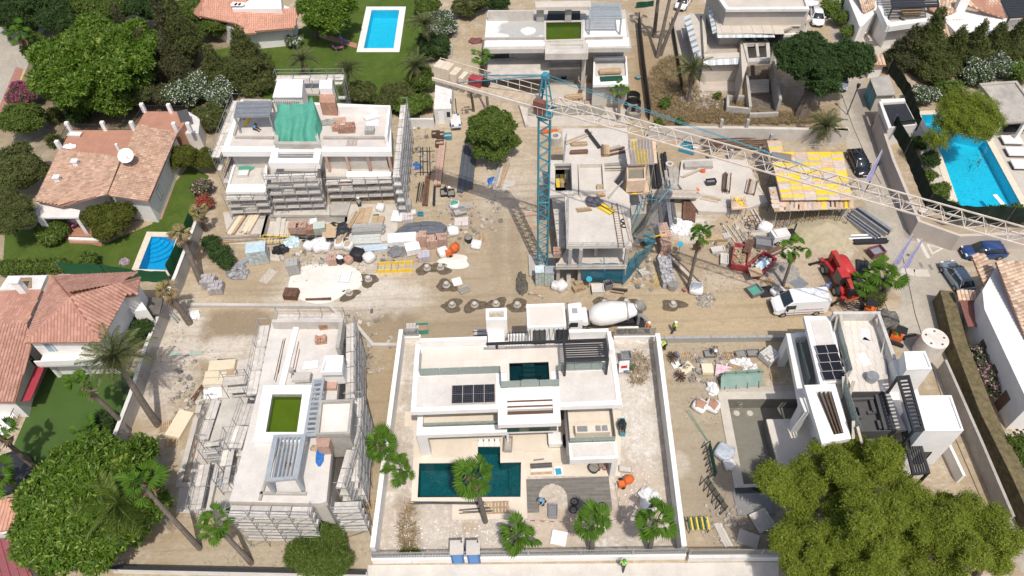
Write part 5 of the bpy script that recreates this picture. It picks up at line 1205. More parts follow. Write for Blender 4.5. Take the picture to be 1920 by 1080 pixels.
# ---------------- formwork slab on props ----------------
fs=T('formwork_deck','wide deck of yellow and worn formwork boards on many props beside the lane','formwork',P(1520,350))
ZF=3.4
b=MB();ppx(b,[(1438,263),(1463,262),(1469,284),(1579,284),(1598,372),(1465,375)],ZF-.05,ZF-.2);ppx(b,[(1441,352),(1462,352),(1464,376),(1598,373),(1603,390),(1452,396)],ZF-.55,ZF-.7);part('deck_frame',b,wood,fs,kind='stuff')
rf=random.Random(12)
pal=[yel,ply,plyg,yel,ply,plyg,yel,ply]
for i in range(10):
 for j in range(22):
  # rows run across; staggered board joints
  u0=1437+.20*(265+j*5.0-262);v=265+j*5.
  w0=lerp2((1437,262),(1466,374),(v-262)/112);w1=lerp2((1579,282),(1597,372),(v-282)/90) if v>283 else lerp2((1463,261),(1469,283),(v-261)/22)
  nb_=6 if v>283 else 1
  if i>=nb_: continue
  o_=.0
  a=lerp2(w0,w1,(i)/nb_);c=lerp2(w0,w1,(i+1)/nb_)
  pa_=P(a[0],v,ZF);pc_=P(c[0],v,ZF);d=(pc_-pa_);d.z=0
  pn=P(a[0],v+5.0,ZF);hh=abs(pa_.y-pn.y)
  m=pal[(rf.randrange(8))]
  cc=(pa_+pc_)/2;cc.y-=hh/2
  pob('formwork_panel',m,fs,(cc.x,cc.y,ZF-.02+rf.uniform(0,.005)),(d.length-.02,hh-.008,.05),0)
for k in range(16):
 t=(k+.5)/16;a=lerp2((1465,376),(1598,374),t);c=lerp2((1454,396),(1603,390),t)
 c=(a[0]+(1.5 if t>.5 else -5*(.5-t)),c[1]);pbr('formwork_panel',[ply,ply,plyg,ply][k%4] if k not in(9,14) else yel,fs,P(*a,ZF-.52),P(*c,ZF-.52),.68,.05)
for k in range(5): t=(k+.5)/5;a=lerp2((1441,353),(1463,353),0);v=354+k*8;pob('formwork_panel',ply if k%2 else plyg,fs,P(1453+k*1.2,v,ZF-.52),(1.25,.62,.05),.05)
rp=random.Random(8)
for k in range(22):
 u=1458+k*6.7;a=P(u,392,ZF-.7);q=P(u-2,420+rp.uniform(-8,8))
 ptb('prop',rust if k%4 else wdp,fs,(a.x,a.y+.1,ZF-.7),(a.x+rp.uniform(-.15,.15),a.y+rp.uniform(-.4,.1),0),.035)
 for s_ in(-1,1): ptb('prop_leg',steel,fs,(a.x,a.y,.7),(a.x+s_*.5,a.y-.35,0),.02)
 if k%3==0:
  for r_ in range(1,5): ptb('prop',rust,fs,(a.x,a.y+r_*2.3,ZF-.2),(a.x,a.y+r_*2.3,0),.035)
for k in range(14):
 t=k/13;p=lerp2((1458,396),(1600,391),t);ptb('edge_post',steel,fs,P(*p,ZF-.6),P(*p,ZF+.6),.025)
for z in(.1,.55): ptb('guard_rail',steel,fs,P(1457,396,ZF+z-.2),P(1600,391,ZF+z-.2),.022)
for a,c in(((1474,271),(1560,270)),((1474,275),(1560,274)),((1560,270),(1577,282))):
 ptb('guard_rail',steel,fs,P(*a,ZF+.9),P(*c,ZF+.9),.03)
solo('board_stack',MB().obox(P(1465,295,ZF+.2),(2.2,1.2,.35),-.25),M('dark_grooved_board',(.27,.20,.16),.8,.2,6),'stack of grey brown grooved boards on the back left of the yellow formwork deck','boards')
part('column',MB().box(P(1583,400,1).x-.3,P(1583,400,1).y,0,P(1583,400,1).x+.3,P(1583,400,1).y+.4,ZF-.75),ccp,fs)
# middle foundation slab
ms=T('foundation_slab','bare concrete ground slab with columns between the frame and the formwork deck','slab',P(1350,350))
b=MB();ppx(b,[(1278,300),(1340,297),(1400,300),(1440,378),(1380,398),(1310,396),(1272,345)],.6,0);part('slab',b,rawc,ms)
for u,v,h in((1345,262,3.2),(1393,262,3.2),(1330,300,1.4),(1368,300,1.6),(1436,290,3.2),(1420,300,2.)): p=P(u,v);part('column',MB().box(p.x-.18,p.y-.18,0,p.x+.18,p.y+.18,h),conc,ms)
b=MB();ppx(b,[(1283,303),(1336,301),(1337,311),(1284,313)],1.1,.6);part('upstand',b,conc,ms)
b=MB();ppx(b,[(1370,366),(1398,366),(1402,390),(1372,392)],1.8,1.6);part('shutter_platform',b,ply,ms)
for k in range(3): pob('formwork_board',yel if k==1 else ply,ms,P(1376+k*10,378,1.85),(.5,1.5,.05),.6 if k==1 else 0)
for u in(1372,1386,1400): p=P(u,391,1.6);ptb('prop',rust,ms,(p.x,p.y,0),(p.x,p.y,1.6),.04)
rr_=random.Random(2)
for k in range(16):
 u=1360+k*2.2;a=P(u,398);ptb('starter_bar',rust,ms,(a.x,a.y+.2,.5),(a.x+rr_.uniform(-.3,.3),a.y-.2,2.0+rr_.uniform(0,.4)),.02)
# ---------------- terracotta house, upper left ----------------
lh=T('house','old white house with orange brown tiled roofs and terracotta terraces at the left','house',(-46,62,0))
EZ=4.0
roof_part(lh,[([(258,233,EZ+.7),(333,249,EZ),(278,378,EZ),(203,365,EZ+.7)],(1,-.1))],tile_or)
roof_part(lh,[([(112,281,EZ),(229,294,EZ+.7),(201,363,EZ+.7),(113,386,EZ-.1),(66,376,EZ-.2)],(-1,-.3))],tile_or)
b=MB();ppx(b,[(262,240),(327,252),(274,374),(206,364)],EZ-.25,0);part('wall',b,white,lh)
b=MB();ppx(b,[(118,285),(225,298),(198,360),(112,381),(72,374)],EZ-.45,0);part('wall',b,white,lh)
b=MB();ppx(b,[(130,244),(254,244),(231,294),(113,281)],3.5,0);part('terrace_block',b,terra,lh)
b=MB();ppx(b,[(272,208),(352,209),(346,232),(333,249),(258,233)],3.6,0);part('terrace_block',b,terra,lh)
b=MB();ppx(b,[(352,209),(375,222),(372,250),(345,250),(335,247)],2.6,0);part('stair_block',b,owh,lh)
def pier(u,v,z0,h): p=P(u,v,z0);part('pier',MB().box(p.x-.22,p.y-.22,z0,p.x+.22,p.y+.22,z0+h),wcl,lh)
for u,v in((133,245),(199,244),(253,244),(115,280)): pier(u,v,3.5,1.3)
for u,v in((272,210),(322,211),(332,246),(358,246)): pier(u,v,3.6,1.3)
rlg(lh,[P(135,244,3.5),P(252,243.5,3.5)],3.5,.9,.3);rlg(lh,[P(131,246,3.5),P(114,279,3.5)],3.5,.9,.3);rlg(lh,[P(274,209,3.6),P(348,209,3.6)],3.6,.9,.3);rlg(lh,[P(256,236,3.6),P(270,212,3.6)],3.6,.9,.3)
for u,v,z in((143,308,4.4),(109,338,4.2)): p=P(u,v,z);part('chimney',MB().box(p.x-.3,p.y-.25,3.6,p.x+.3,p.y+.25,z+.5).box(p.x-.38,p.y-.33,z+.5,p.x+.38,p.y+.33,z+.6),wcl,lh)
p=P(226,286,4.9);part('chimney',MB().box(p.x-.12,p.y-.12,3.8,p.x+.12,p.y+.12,6.2),wcl,lh)
sd_=T('satellite_dish','white satellite dish on the ridge of the orange roofed house','satellite dish',P(236,296,4.8))
b=MB();n=18;c=P(236,292,6.0);ax_=Ve((.1,-.55,.85)).normalized();e1=ax_.orthogonal().normalized();e2=ax_.cross(e1)
vs=[c-ax_*.18];
for rr0,dz in((.45,-.1),(.9,.08)): vs+=[c+(e1*cos(2*math.pi*i/n)+e2*sin(2*math.pi*i/n))*rr0+ax_*dz for i in range(n)]
b.add(vs,[(0,1+i,1+(i+1)%n) for i in range(n)]+[(1+i,1+n+i,1+n+(i+1)%n,1+(i+1)%n) for i in range(n)]);part('dish',b,wcl,sd_)
part('mast',MB().tube(P(236,296,4.6),c-ax_*.2,.06),steel,sd_);part('feed_arm',MB().tube(c-e2*.6,c+ax_*.7,.03),steel,sd_)
b=MB();ppx(b,[(67,379),(112,386),(150,394),(147,408),(78,408)],3.0,2.8);part('porch_roof',b,owh,lh)
b=MB();ppx(b,[(60,395),(78,390),(82,410),(70,412)],2.8,0);ppx(b,[(140,393),(147,393),(147,409),(140,409)],2.8,0);part('porch_pier',b,white,lh,kind='stuff')
for (p0,w) in((P(322,276,2.4),1.1),(P(301,326,2.4),1.1)):
 d=(P(278,377,EZ-.3)-P(333,249,EZ-.3)).normalized();a=P(327,252,EZ-.25).lerp(P(274,374,EZ-.25),.25 if p0.y>60 and w and p0==P(322,276,2.4) else .68)
 f=Ve((d.x,d.y,0));wnd(lh,Ve((a.x,a.y,1.3))-f*0,(f.x,f.y),1.2,1.4,mull=1) if False else wnd(lh,Ve((a.x,a.y,1.2)),(-f.x*-1,-f.y*-1),1.3,1.5,mull=2)
sett('terracotta_path',holed(PL([(330,300),(338,318),(303,412),(285,408)]),[],.02),terra)
pt_=sett('terracotta_patio',holed(PL([(70,418),(160,416),(195,452),(190,462),(75,440)]),[],.02),terra)
for k in range(3):
 solo('garden_step',MB().prism(PL([(131,443+k*5),(192,445+k*5),(192,449+k*5),(131,447+k*5)]),0,.45-.13*k),[terra,wcl,terra][k],['upper terracotta','middle white edged','lower terracotta'][k]+' step down from the porch of the orange roofed house','step')
# ---------------- big hip roofed house, lower left ----------------
l2=T('house','white house with large red hip roof and balcony at the left edge','house',(-40,44,0))
e=6.2;A=(130,560,8.4);Bp=(226,531,8.1)
TL=(97,518,e+.2);TR=(262,521,e);R1=(256,553,e+.3);R2=(232,556,e+.1);BR=(188,641,e);BL_=(46,642,e)
roof_part(l2,[([TL,A,Bp,TR],(0,1)),([TR,Bp,R1],(1,0)),([A,(226,531,8.1),R1,R2,BR],(.75,-.35)),([A,BR,BL_],(0,-1)),([A,BL_,TL],(-1,.1))],tile_red,ridges=[(A,Bp),(A,BR),(A,BL_),(A,TL),(Bp,R1),(Bp,TR)])
b=MB();ppx(b,[(104,522),(255,525),(248,552),(228,558),(185,634),(52,636)],e-.2,0);part('wall',b,white,l2)
bw=P(52,636,e-.2);b2=P(185,634,e-.2)
b=MB();b.box(bw.x+.2,bw.y-1.3,3.2,b2.x+.8,bw.y-.02,3.5);b.box(bw.x+.2,bw.y-1.4,3.5,b2.x+.8,bw.y-1.3,4.3);part('balcony',b,wcl,l2)
for k in range(2): wnd(l2,(bw.x+1.+k*3.6,bw.y-.02,3.9),(1,0),2.8,1.7,fm=wcl,gmat=M('pale_window_glass',(.25,.34,.42),.1,.1,2,spec=.7),mull=4)
for k in range(2): p=P(82+k*58,672,3.2);part('column',MB().box(p.x-.15,p.y-.1,0,p.x+.15,p.y+.2,3.2),wcl,l2)
b=MB();ppx(b,[(235,556),(262,560),(276,580),(248,585)],4.3,0);part('side_block',b,wcl,l2)
b=MB();ppx(b,[(272,558),(306,557),(299,588),(266,590)],2.9,2.7);part('side_canopy',b,M('weathered_dark_canopy',(.17,.15,.13),.9,.2,1),l2)
roof_part(l2,[([(-30,543,5.6),(78,543,6.2),(50,606,5.6),(-30,606,5.0)],(-.3,-1)),([(-30,607,5.4),(50,607,5.4),(60,640,5.2),(28,754,3.6),(-30,754,3.6)],(0,-1))],tile_red)
b=MB();ppx(b,[(-30,548),(72,548),(46,640),(20,748),(-30,748)],3.3,0);part('wall',b,white,l2)
b=MB();ppx(b,[(15,517),(88,516),(76,543),(-2,543)],6.0,5.6);part('flat_roof',b,owh,l2)
for k in range(9): pbr('roof_slat',wood,l2,P(36,522+k*2.2,6.15),P(58,521+k*2.2,6.15),.1,.1)
p=P(50,552,5.5);b=MB();b.box(p.x-.35,p.y-.3,5,p.x+.35,p.y+.3,7.6);b.box(p.x-.45,p.y-.4,7.6,p.x+.45,p.y+.4,7.75);part('chimney',b,wcl,l2)
b=MB();ppx(b,[(-20,755),(32,752),(20,800),(-10,830),(-20,830)],.4,0);ppx(b,[(-20,830),(-4,830),(-20,850)],.3,0);part('porch_deck',b,wcl,l2,kind='stuff')
rlg(l2,[P(46,760,.4),P(28,800,.4)],.4,1.2,.3)
f=MB();a=P(82,672,2.6);c=P(48,752,2.6);f.beam(a,c,.9,.08);part('awning',f,M('red_awning',(.36,.04,.06),.8,.1,4),l2)
w_=P(58,735,1);wnd(l2,(P(50,745,0).x,P(50,745,0).y,.1),((P(84,672)-P(50,745)).x,(P(84,672)-P(50,745)).y),3.5,2.2,mull=3)
b=MB();d0=P(50,748);d1=P(86,672);b.beam(d0+Ve((-.25,0,1.3)),d1+Ve((-.25,0,1.3)),.2,2.6);part('wall',b,white,l2)
# roofs in the bottom left corner
b3=T('house','salmon tiled house corner at the bottom left behind the big ficus','house',P(0,1000))
roof_part(b3,[([(-40,936,4),(28,934,4),(34,990,3.4),(-40,1004,3.4)],(0,-1))],tile_pk);b=MB();ppx(b,[(-40,940),(24,938),(28,1000),(-40,1000)],3.2,0);part('wall',b,white,b3)
b4=T('annex','annex with flat dull magenta roof in the bottom left corner','annex',P(20,1060))
b=MB();ppx(b,[(-40,1012),(26,1010),(66,1090),(-40,1100)],3,2.8);part('roof',b,M('dull_magenta_roof',(.27,.09,.10),.7,.12,1.5),b4);b=MB();ppx(b,[(-40,1020),(22,1016),(56,1085),(-40,1090)],2.8,0);part('wall',b,white,b4)
for k in range(5): pbr('roof_seam',redd,b4,P(-30+k*15,1013,3.03),P(-12+k*17,1090,3.03),.06,.05)
# ---------------- salmon roofed house at the top left ----------------
t1=T('house','salmon tiled house at the top left behind the trees and lawn pool','house',P(450,30))
roof_part(t1,[([(330,-40,5),(386,-12,5.6),(373,32,4.4),(340,10,3.6)],(-1,-.4)),([(386,-14,5.6),(470,-12,5.6),(444,44,4.2),(374,30,4.4)],(.1,-1)),([(444,20,4.8),(562,15,4.6),(552,52,3.5),(440,62,3.5)],(.1,-1)),([(446,20,4.8),(480,62,3.5),(440,64,3.5)],(-.4,-1))],tile_pk)
b=MB();ppx(b,[(345,-40),(470,-20),(550,18),(545,48),(445,58),(380,28)],3.2,0);part('wall',b,white,t1)
b=MB();ppx(b,[(434,-12),(526,-14),(528,16),(436,17)],5.2,3);part('white_parapet',b,wcl,t1)
for k in range(3): p=P(440+k*7,12,5.2);part('dish',MB().cyl((p.x,p.y),.5,5.5,5.55,10),wcl,t1)
sett('brick_path',holed(PL([(600,60),(615,66),(670,82),(668,90),(610,74),(595,68)]),[],.012),terra)
# ---------------- white houses at the top right ----------------
t2=T('house','white house with tan barrel tiled roofs and roof pergola at the top right','house',P(1700,30))
def box_h(par,pts,z,mat=white,name='wall'): part(name,ppx(MB(),pts,z,0),mat,par)
box_h(t2,[(1588,-10),(1640,-10),(1652,12),(1618,48),(1612,50)],3.3)
roof_part(t2,[([(1604,-20,4.6),(1640,-20,4.6),(1640,14,3.6),(1620,26,3.4)],(0,-1))],tile_tan)
box_h(t2,[(1640,-10),(1760,-12),(1766,34),(1668,50),(1652,30)],3.4)
part('terrace_floor',ppx(MB(),[(1648,-8),(1756,-10),(1760,30),(1672,44)],3.45,3.41),beige,t2)
b=MB();ppx(b,[(1668,42),(1764,30),(1766,36),(1668,50)],4.2,3.4);ppx(b,[(1646,10),(1652,10),(1670,46),(1664,48)],4.4,3.4);part('parapet',b,wcl,t2,kind='stuff')
ppg(t2,[(1666,-30),(1755,-32),(1760,12),(1673,15)],6.0,9,dark,0,3.4,(0,1,2,3),w=.16,h=.18,sw=.5,sh=.05)
solo('dining_table',MB().box(P(1690,20,4.2).x,P(1690,20,4.2).y-.5,4.1,P(1730,18,4.2).x,P(1730,18,4.2).y+.5,4.2).box(P(1695,20,4.2).x,P(1695,20,4.2).y-.3,3.45,P(1726,18,4.2).x,P(1726,18,4.2).y+.3,4.1),wood,'long brown wooden table under the roof pergola at the top right','table')
box_h(t2,[(1763,30),(1800,16),(1888,34),(1884,60),(1850,64),(1790,58)],3.8,wcl)
roof_part(t2,[([(1738,14,4.2),(1798,-8,5.),(1796,18,4.4),(1770,32,3.8)],(-.5,-1)),([(1815,-20,6),(1868,-18,5.6),(1886,33,4.2),(1850,22,4.6),(1816,10,5)],(.6,-1)),([(1760,40,3.6),(1806,36,3.8),(1838,70,2.6),(1778,86,2.4)],(0,-1)),([(1806,36,3.8),(1830,38,3.5),(1846,68,2.6),(1838,72,2.6)],(1,-.5))],tile_tan,cw=.42,row=.5)
p=P(1803,8,5);part('chimney',MB().box(p.x-.7,p.y-.4,3,p.x+.7,p.y+.4,6.2),wcl,t2)
roof_part(t2,[([(1630,102,2.8),(1654,102,2.8),(1662,122,2.3),(1634,123,2.3)],(0,-1))],tile_tan,cw=.42)
box_h(t2,[(1632,106),(1652,106),(1658,120),(1636,121)],2.2)
for (u,v,w,dx) in((1622,46,1.2,1),(1634,52,1.4,1)): wnd(t2,(P(u,v,0).x,P(u,v,0).y-1,.1),(.7,-.7),w,2.2,mull=1)
t3=T('house','white house with pale slatted pergola cut off by the top right corner','house',P(1900,30))
box_h(t3,[(1870,-30),(1990,-30),(1990,30),(1892,34)],2.8);ppg(t3,[(1872,-10),(1980,-14),(1990,28),(1893,33)],3.8,9,dark,0,2.8,(2,3),w=.16,h=.2,sw=.55,sh=.05)
sett('courtyard_paving',holed(PL([(1600,45),(1640,70),(1672,80),(1680,98),(1655,104),(1630,98),(1612,70)]),[],.02),M('pale_courtyard',(.50,.46,.40),.8,.1,1))
tb=T('round_table','round white table in the pale courtyard at the top right','table',P(1614,66));c=P(1614,66);part('tabletop',MB().cyl(c,.75,.72,.78,16),wcl,tb);part('table_leg',MB().cyl(c,.08,0,.72,8),dark,tb)
ss=T('spiral_stair','black spiral stair beside the white house at the top right','stair',P(1670,76));c=P(1670,76)
part('stair_pole',MB().cyl(c,.08,0,3.8,8),dark,ss)
for k in range(14): a_=k*.42;pob('tread',dark,ss,(c.x+.55*cos(a_),c.y+.55*sin(a_),.25*(k+1)),(1.0,.3,.05),a_)
# utility block with blue doors, dark flat roof block
ub=T('utility_hut','grey flat roofed hut with two blue doors beside the lane','hut',P(1655,170))
b=MB();ppx(b,[(1632,147),(1666,141),(1677,176),(1645,178)],2.6,0);part('wall',b,beige,ub);b=MB();ppx(b,[(1631,146),(1667,140),(1679,177),(1644,179)],2.75,2.6);part('roof',b,conc,ub)
q0,q1=P(1632,147,2.6),P(1645,178,2.6);dv=Ve((q1.x-q0.x,q1.y-q0.y,0));ln_=dv.length;dv/=ln_
for k in range(2):
 a=Ve((q0.x,q0.y,0))+dv*(ln_*(.06+.48*k));bb=a+dv*ln_*.4;nn=Ve((-dv.y,dv.x,0))*-1
 pbr('door',blue if False else teal,ub,(a.x+dv.y*.03-0,a.y-dv.x*.03,1.15),(bb.x+dv.y*.03,bb.y-dv.x*.03,1.15),.05,2.2)
db_=T('flat_roofed_annex','annex with dark slatted flat roof and green screens by the lane','annex',P(1680,215))
b=MB();ppx(b,[(1652,194),(1698,192),(1720,234),(1668,240)],2.7,0);part('wall',b,owh,db_)
grid_px(db_,[(1653,195),(1697,193),(1717,232),(1669,238)],2.7,1,14,dark,'roof_slat',.06,.03)
b=MB();ppx(b,[(1648,190),(1653,190),(1672,238),(1666,241)],3.3,2.7);ppx(b,[(1651,186),(1696,184),(1698,190),(1652,193)],3.1,2.7);part('parapet',b,owh,db_,kind='stuff')
# pool pavilion on the right
pv=T('pavilion','flat stained concrete pavilion roof beside the cyan pool','pavilion',P(1885,200))
b=MB();ppx(b,[(1836,156),(1907,151),(1960,225),(1884,229),(1869,197)],3.2,2.8);fpx(b,[(1836,156),(1907,151),(1960,225),(1884,229),(1869,197)],[(1840,159),(1904,154.5),(1953,221),(1887,225),(1873,195)],3.4,3.15);part('roof',b,M('stained_roof_concrete',(.46,.425,.375),.9,.2,.7,dirt=(.22,.20,.18),dirtamt=.8),pv)
for u,v in((1877,232),(1922,232),(1842,165)): p=P(u,v,2.8);part('column',MB().box(p.x-.2,p.y-.1,0,p.x+.2,p.y+.3,2.8),white,pv)
p=P(1880,215,2.8);part('back_wall',MB().box(P(1850,180,2).x,P(1850,180,2).y,0,P(1850,180,2).x+7,P(1850,180,2).y+.3,2.7),white,pv)
for k in range(2): solo('outdoor_sofa',MB().box(P(1893+k*22,243).x-.9,P(1893,243).y-.5,0,P(1893+k*22,243).x+.7,P(1893,243).y+.4,.4).box(P(1893+k*22,243).x-.9,P(1893,243).y+.4,0,P(1893+k*22,243).x+.7,P(1893,243).y+.6,.8),dark,['dark sofa under the left part of the pool pavilion','dark sofa under the right part of the pool pavilion'][k],'sofa')
sett('pool_deck',holed(PL([(1850,258),(1880,232),(1990,228),(1990,300),(1990,395),(1925,395)]),[],.01),M('pool_deck_paving',(.52,.47,.41),.8,.08,1))
sett('pool_apron',holed(PL([(1722,235),(1765,290),(1802,398),(1785,400),(1745,345),(1712,245)]),[],.01),M('pool_apron_paving',(.54,.49,.43),.8,.08,1))
for k,(u,v) in enumerate(((1894,267),(1903,289),(1913,313))):
 s_=T('sun_lounger',['farthest','middle','nearest'][k]+' white padded lounger of the row beside the cyan pool','sun lounger',P(u,v),'loungers by the cyan pool');c=P(u,v)
 part('mattress',MB().obox((c.x,c.y,.42),(2.3,1.5,.18),-.08),wcl,s_);part('frame',MB().obox((c.x,c.y,.22),(2.2,1.4,.22),-.08),dark,s_)
# house on the right edge
rh=T('house','white house with tan barrel tiled roof at the right edge by the junction','house',P(1890,560))
roof_part(rh,[([(1867,490,5.6),(1990,488,5.6),(1990,640,4.4),(1925,640,4.4)],(-1,-.3)),([(1822,478,4.1),(1845,474,4.2),(1868,510,4.0),(1846,538,3.6)],(-1,-.4)),([(1796,543,2.9),(1844,545,2.9),(1844,563,2.5),(1797,563,2.5)],(0,-1))],tile_tan,cw=.36)
b=MB();ppx(b,[(1868,500),(1990,495),(1990,760),(1930,760),(1846,580),(1842,545)],4.2,0);part('wall',b,white,rh)
d=(P(1930,760,4.2)-P(1846,580,4.2));d.z=0;d.normalize()
wnd(rh,P(1868,628,2.2)+Ve((-.3,0,-.2)),(d.x,d.y),1.4,1.3,mull=2)
for k in range(3):
 p=P(1846,580,4.2).lerp(P(1930,760,4.2),.2+.27*k);b=MB();q=Ve((p.x,p.y,0))+d*.0;n_=Ve((d.y,-d.x,0))
 b.prism([q+n_*.02,q+d*1.0+n_*.02,q+d*1.0-n_*.02+n_*.06,q+n_*.06],.0,2.3);part('arched_door',b,wdd,rh)
b=MB();ppx(b,[(1862,622),(1888,618),(1900,668),(1876,672)],2.6,2.5);ac=part('canopy',b,owh,rh)
for u,v in((1862,624),(1876,672)): p=P(u,v,2.5);pbr('canopy_post',wcl,rh,(p.x+.1,p.y-.1,0),(p.x+.1,p.y-.1,2.5),.1)
b=MB();ppx(b,[(1799,563),(1828,563),(1832,612),(1815,612)],2.3,2.2);part('lean_to_roof',b,M('maroon_tiles',(.24,.10,.08),.8,.15,3),rh)
ch=[blk,M('cream_floor_tile',(.50,.42,.33),.6,.1,2)]
yd=sett('chequered_yard',holed(PL([(1884,765),(1930,762),(1960,825),(1905,832)]),[],.01),ch[1])
q=PL([(1884,765),(1930,762),(1960,825),(1905,832)],.012)
for i in range(8):
 for j in range(9):
  if (i+j)%2: continue
  c=q[0].lerp(q[1],(i+.5)/8).lerp(q[3].lerp(q[2],(i+.5)/8),(j+.5)/9);e_=(q[1]-q[0]).length/8;f_=(q[3]-q[0]).length/9
  pob('floor_tile',ch[0],yd,(c.x,c.y,.015),(e_,f_,.01),math.atan2((q[1]-q[0]).y,(q[1]-q[0]).x))
# ---------------- walls, fences ----------------
fy_=M('face_render',(.50,.46,.40),.9,.12,.5,dirt=(.36,.32,.27),dirtamt=.6)
wall('boundary_wall','long grey concrete wall stepping down between the left houses and the site','wall',[P(u,v,2) for u,v in((372,402),(329,515),(309,560),(272,652),(245,738),(214,818))],2.0,.3,conc,owh)
def screen(label,pts,z0,h,mat,cat='screen',name='green_screen',post=2.5):
 p=[Ve((q[0],q[1],z0)) for q in pts];c=sum(p,Ve())/len(p);r=T(name,label,cat,(c.x,c.y,z0));b=MB();n=0
 for a,e in zip(p[:-1],p[1:]):
  m_=max(2,int((e-a).length/.5));d=(e-a).normalized();nn=Ve((-d.y,d.x,0))
  V=[a.lerp(e,i/m_)+nn*(.05*sin(i*1.9)) for i in range(m_+1)]
  b.add([tuple(q) for q in V]+[(q.x,q.y,z0+h+.06*sin(i*1.3)) for i,q in enumerate(V)],[(i,i+1,m_+2+i,m_+1+i) for i in range(m_)])
  k=max(1,int((e-a).length/post))
  for i in range(k+1): q=a.lerp(e,i/k);ptb('screen_post',steel,r,q,q+zv(h+.1),.03)
 part('screen_cloth',b,mat,r);return r
gl_=M('green_screen_cloth',(.012,.105,.040),.7,.12,1.5)
screen('dark green windbreak cloth along the front of the left garden with the small pool',[P(u,v,0) for u,v in((120,514),(200,516),(268,528),(322,530))],0,1.9,gl_)
screen('dark green windbreak cloth along the wall beside the small left pool',[P(u,v,0) for u,v in((326,528),(352,470),(372,415))],0,2.6,gl_)
lowc=dict()
wall('kerb_wall','low concrete kerb wall running behind the algae pool villa','wall',[P(352,575),P(620,577),P(640,598)],.45,.35,ccp,None)
wall('kerb_wall','short kinked concrete kerb left of the finished villa gate','wall',[P(668,612),P(700,650),P(748,650)],.45,.35,ccp,None)
kb=wall('block_wall','long low block wall at the road edge right of the finished villa','wall',[P(1236,641),P(1478,638)],.75,.3,bkg,None)
for k in range(14): p=P(1236,641).lerp(P(1478,638),(k+.5)/14);pbx('pillar_block',bkg,kb,p.x-.06,p.y-.17,.75,p.x+.06,p.y+.17,.8)
dfm=M('dark_fence_boards',(.045,.042,.04),.8,.3,2)
wall('dark_fence','dark boarded fence between the concrete villa and the weedy plot','fence',[P(1196,45),P(1206,140),P(1217,226)],2.0,.12,dfm,None)
wall('dark_fence','thin dark fence by the tall bare trunks of the weedy plot','fence',[P(1258,45),P(1278,170)],1.2,.06,dfm,None)
wall('retaining_wall','long pale retaining wall behind the formwork deck','wall',[P(1217,238,2.),P(1400,239,2.),P(1590,243,2.)],2.0,.45,ccp,None)
pz=wall('gate_pier','pale yellow wall block at the lane end of the retaining wall','wall',[P(1563,240,2),P(1592,242,2)],2.0,.7,M('pale_yellow_render',(.56,.52,.36),.85,.1,1),None)
crm=M('pinkish_lane_wall',(.52,.455,.40),.85,.08,.5,dirt=(.38,.32,.27),dirtamt=.4)
wall('lane_wall','long cream wall along the right side of the lane, turning at the junction','wall',[P(u,v,2.3) for u,v in((1648,215),(1676,300),(1724,414),(1800,441),(1990,436))],2.3,.35,crm,None)
gs=M('dark_green_hedge_screen',(.010,.026,.014),.9,.3,1.2,dirt=(.03,.05,.02),dirtamt=.6)
screen('very dark green screen above the cream lane wall by the cyan pool',[P(u,v,2) for u,v in((1672,238),(1698,285),(1738,385),(1790,408),(1990,414))],1.6,2.2,gs,post=4)
screen('dark green screen round the slatted flat roof annex',[P(u,v,2) for u,v in((1668,125),(1700,170),(1722,236),(1680,240))],1.2,1.9,gs,post=4)
iv=M('dry_ivy_wall',(.21,.165,.085),.95,.35,2.,dirt=(.09,.085,.03),dirtamt=.8,bump=.9,bscale=5)
wall('ivy_wall','long brown ivy covered wall along the right side of the lane','wall',[P(u,v,1.9) for u,v in((1775,545),(1800,640),(1850,770),(1915,900),(2000,1090))],1.9,1.3,iv,None)
wall('garden_wall','front wall with dark slats right of the villa corner, under the pines','wall',[P(1288,1050),P(1560,1048)],.9,.3,owh,owh)
slatfence(bpy.data.objects['garden_wall.005'] if 'garden_wall.005' in bpy.data.objects else kb,P(1288,1048),P(1555,1046),.95,1.1,slm)
wall('front_wall','dark topped wall along the bottom left edge of the site','wall',[P(215,1072),P(690,1082)],1.0,.25,owh,dark)
sett('front_pavement',holed(PL([(690,1060),(1460,1054),(1460,1140),(680,1150)]),[],.01),M('dusty_front_pavement',(.60,.56,.505),.9,.1,.6,dirt=(.42,.38,.33),dirtamt=.5))
screen('old green debris net lying on poles at the back of the plot',[P(u,v,0) for u,v in((1192,16),(1225,12))],0,1.0,gnd_)
# ---------------- tower crane ----------------
cb=P(1017,500);ZJ=21.6
ck=T('tower_crane','tower crane with teal lattice mast, cream jib and concrete counterweight','crane',cb)
def lattice(par,org,ax,up,side,n,L,w,h,mat,rc,rb,kind):
 pass
mw=.52;nsec=14;hs=20.4/nsec
cs=[Ve((cb.x+a*mw,cb.y+c*mw,0)) for a,c in((-1,-1),(1,-1),(1,1),(-1,1))]
for c in cs: ptb('mast_chord',teal,ck,c,c+zv(20.4),.075)
for k in range(nsec):
 z0=k*hs
 for i in range(4):
  a,c=cs[i],cs[(i+1)%4];m_=(a+c)/2
  ptb('mast_brace',teal,ck,Ve((a.x,a.y,z0)),Ve((c.x,c.y,z0+hs/2)),.042);ptb('mast_brace',teal,ck,Ve((c.x,c.y,z0+hs/2)),Ve((a.x,a.y,z0+hs)),.042)
 if k in(0,7):
  for i in range(4): ptb('mast_ring',teal,ck,cs[i]+zv(z0+.05),cs[(i+1)%4]+zv(z0+.05),.07)
part('base_block',MB().box(cb.x-1.5,cb.y-1.5,0,cb.x+1.5,cb.y+1.5,.35),conc,ck)
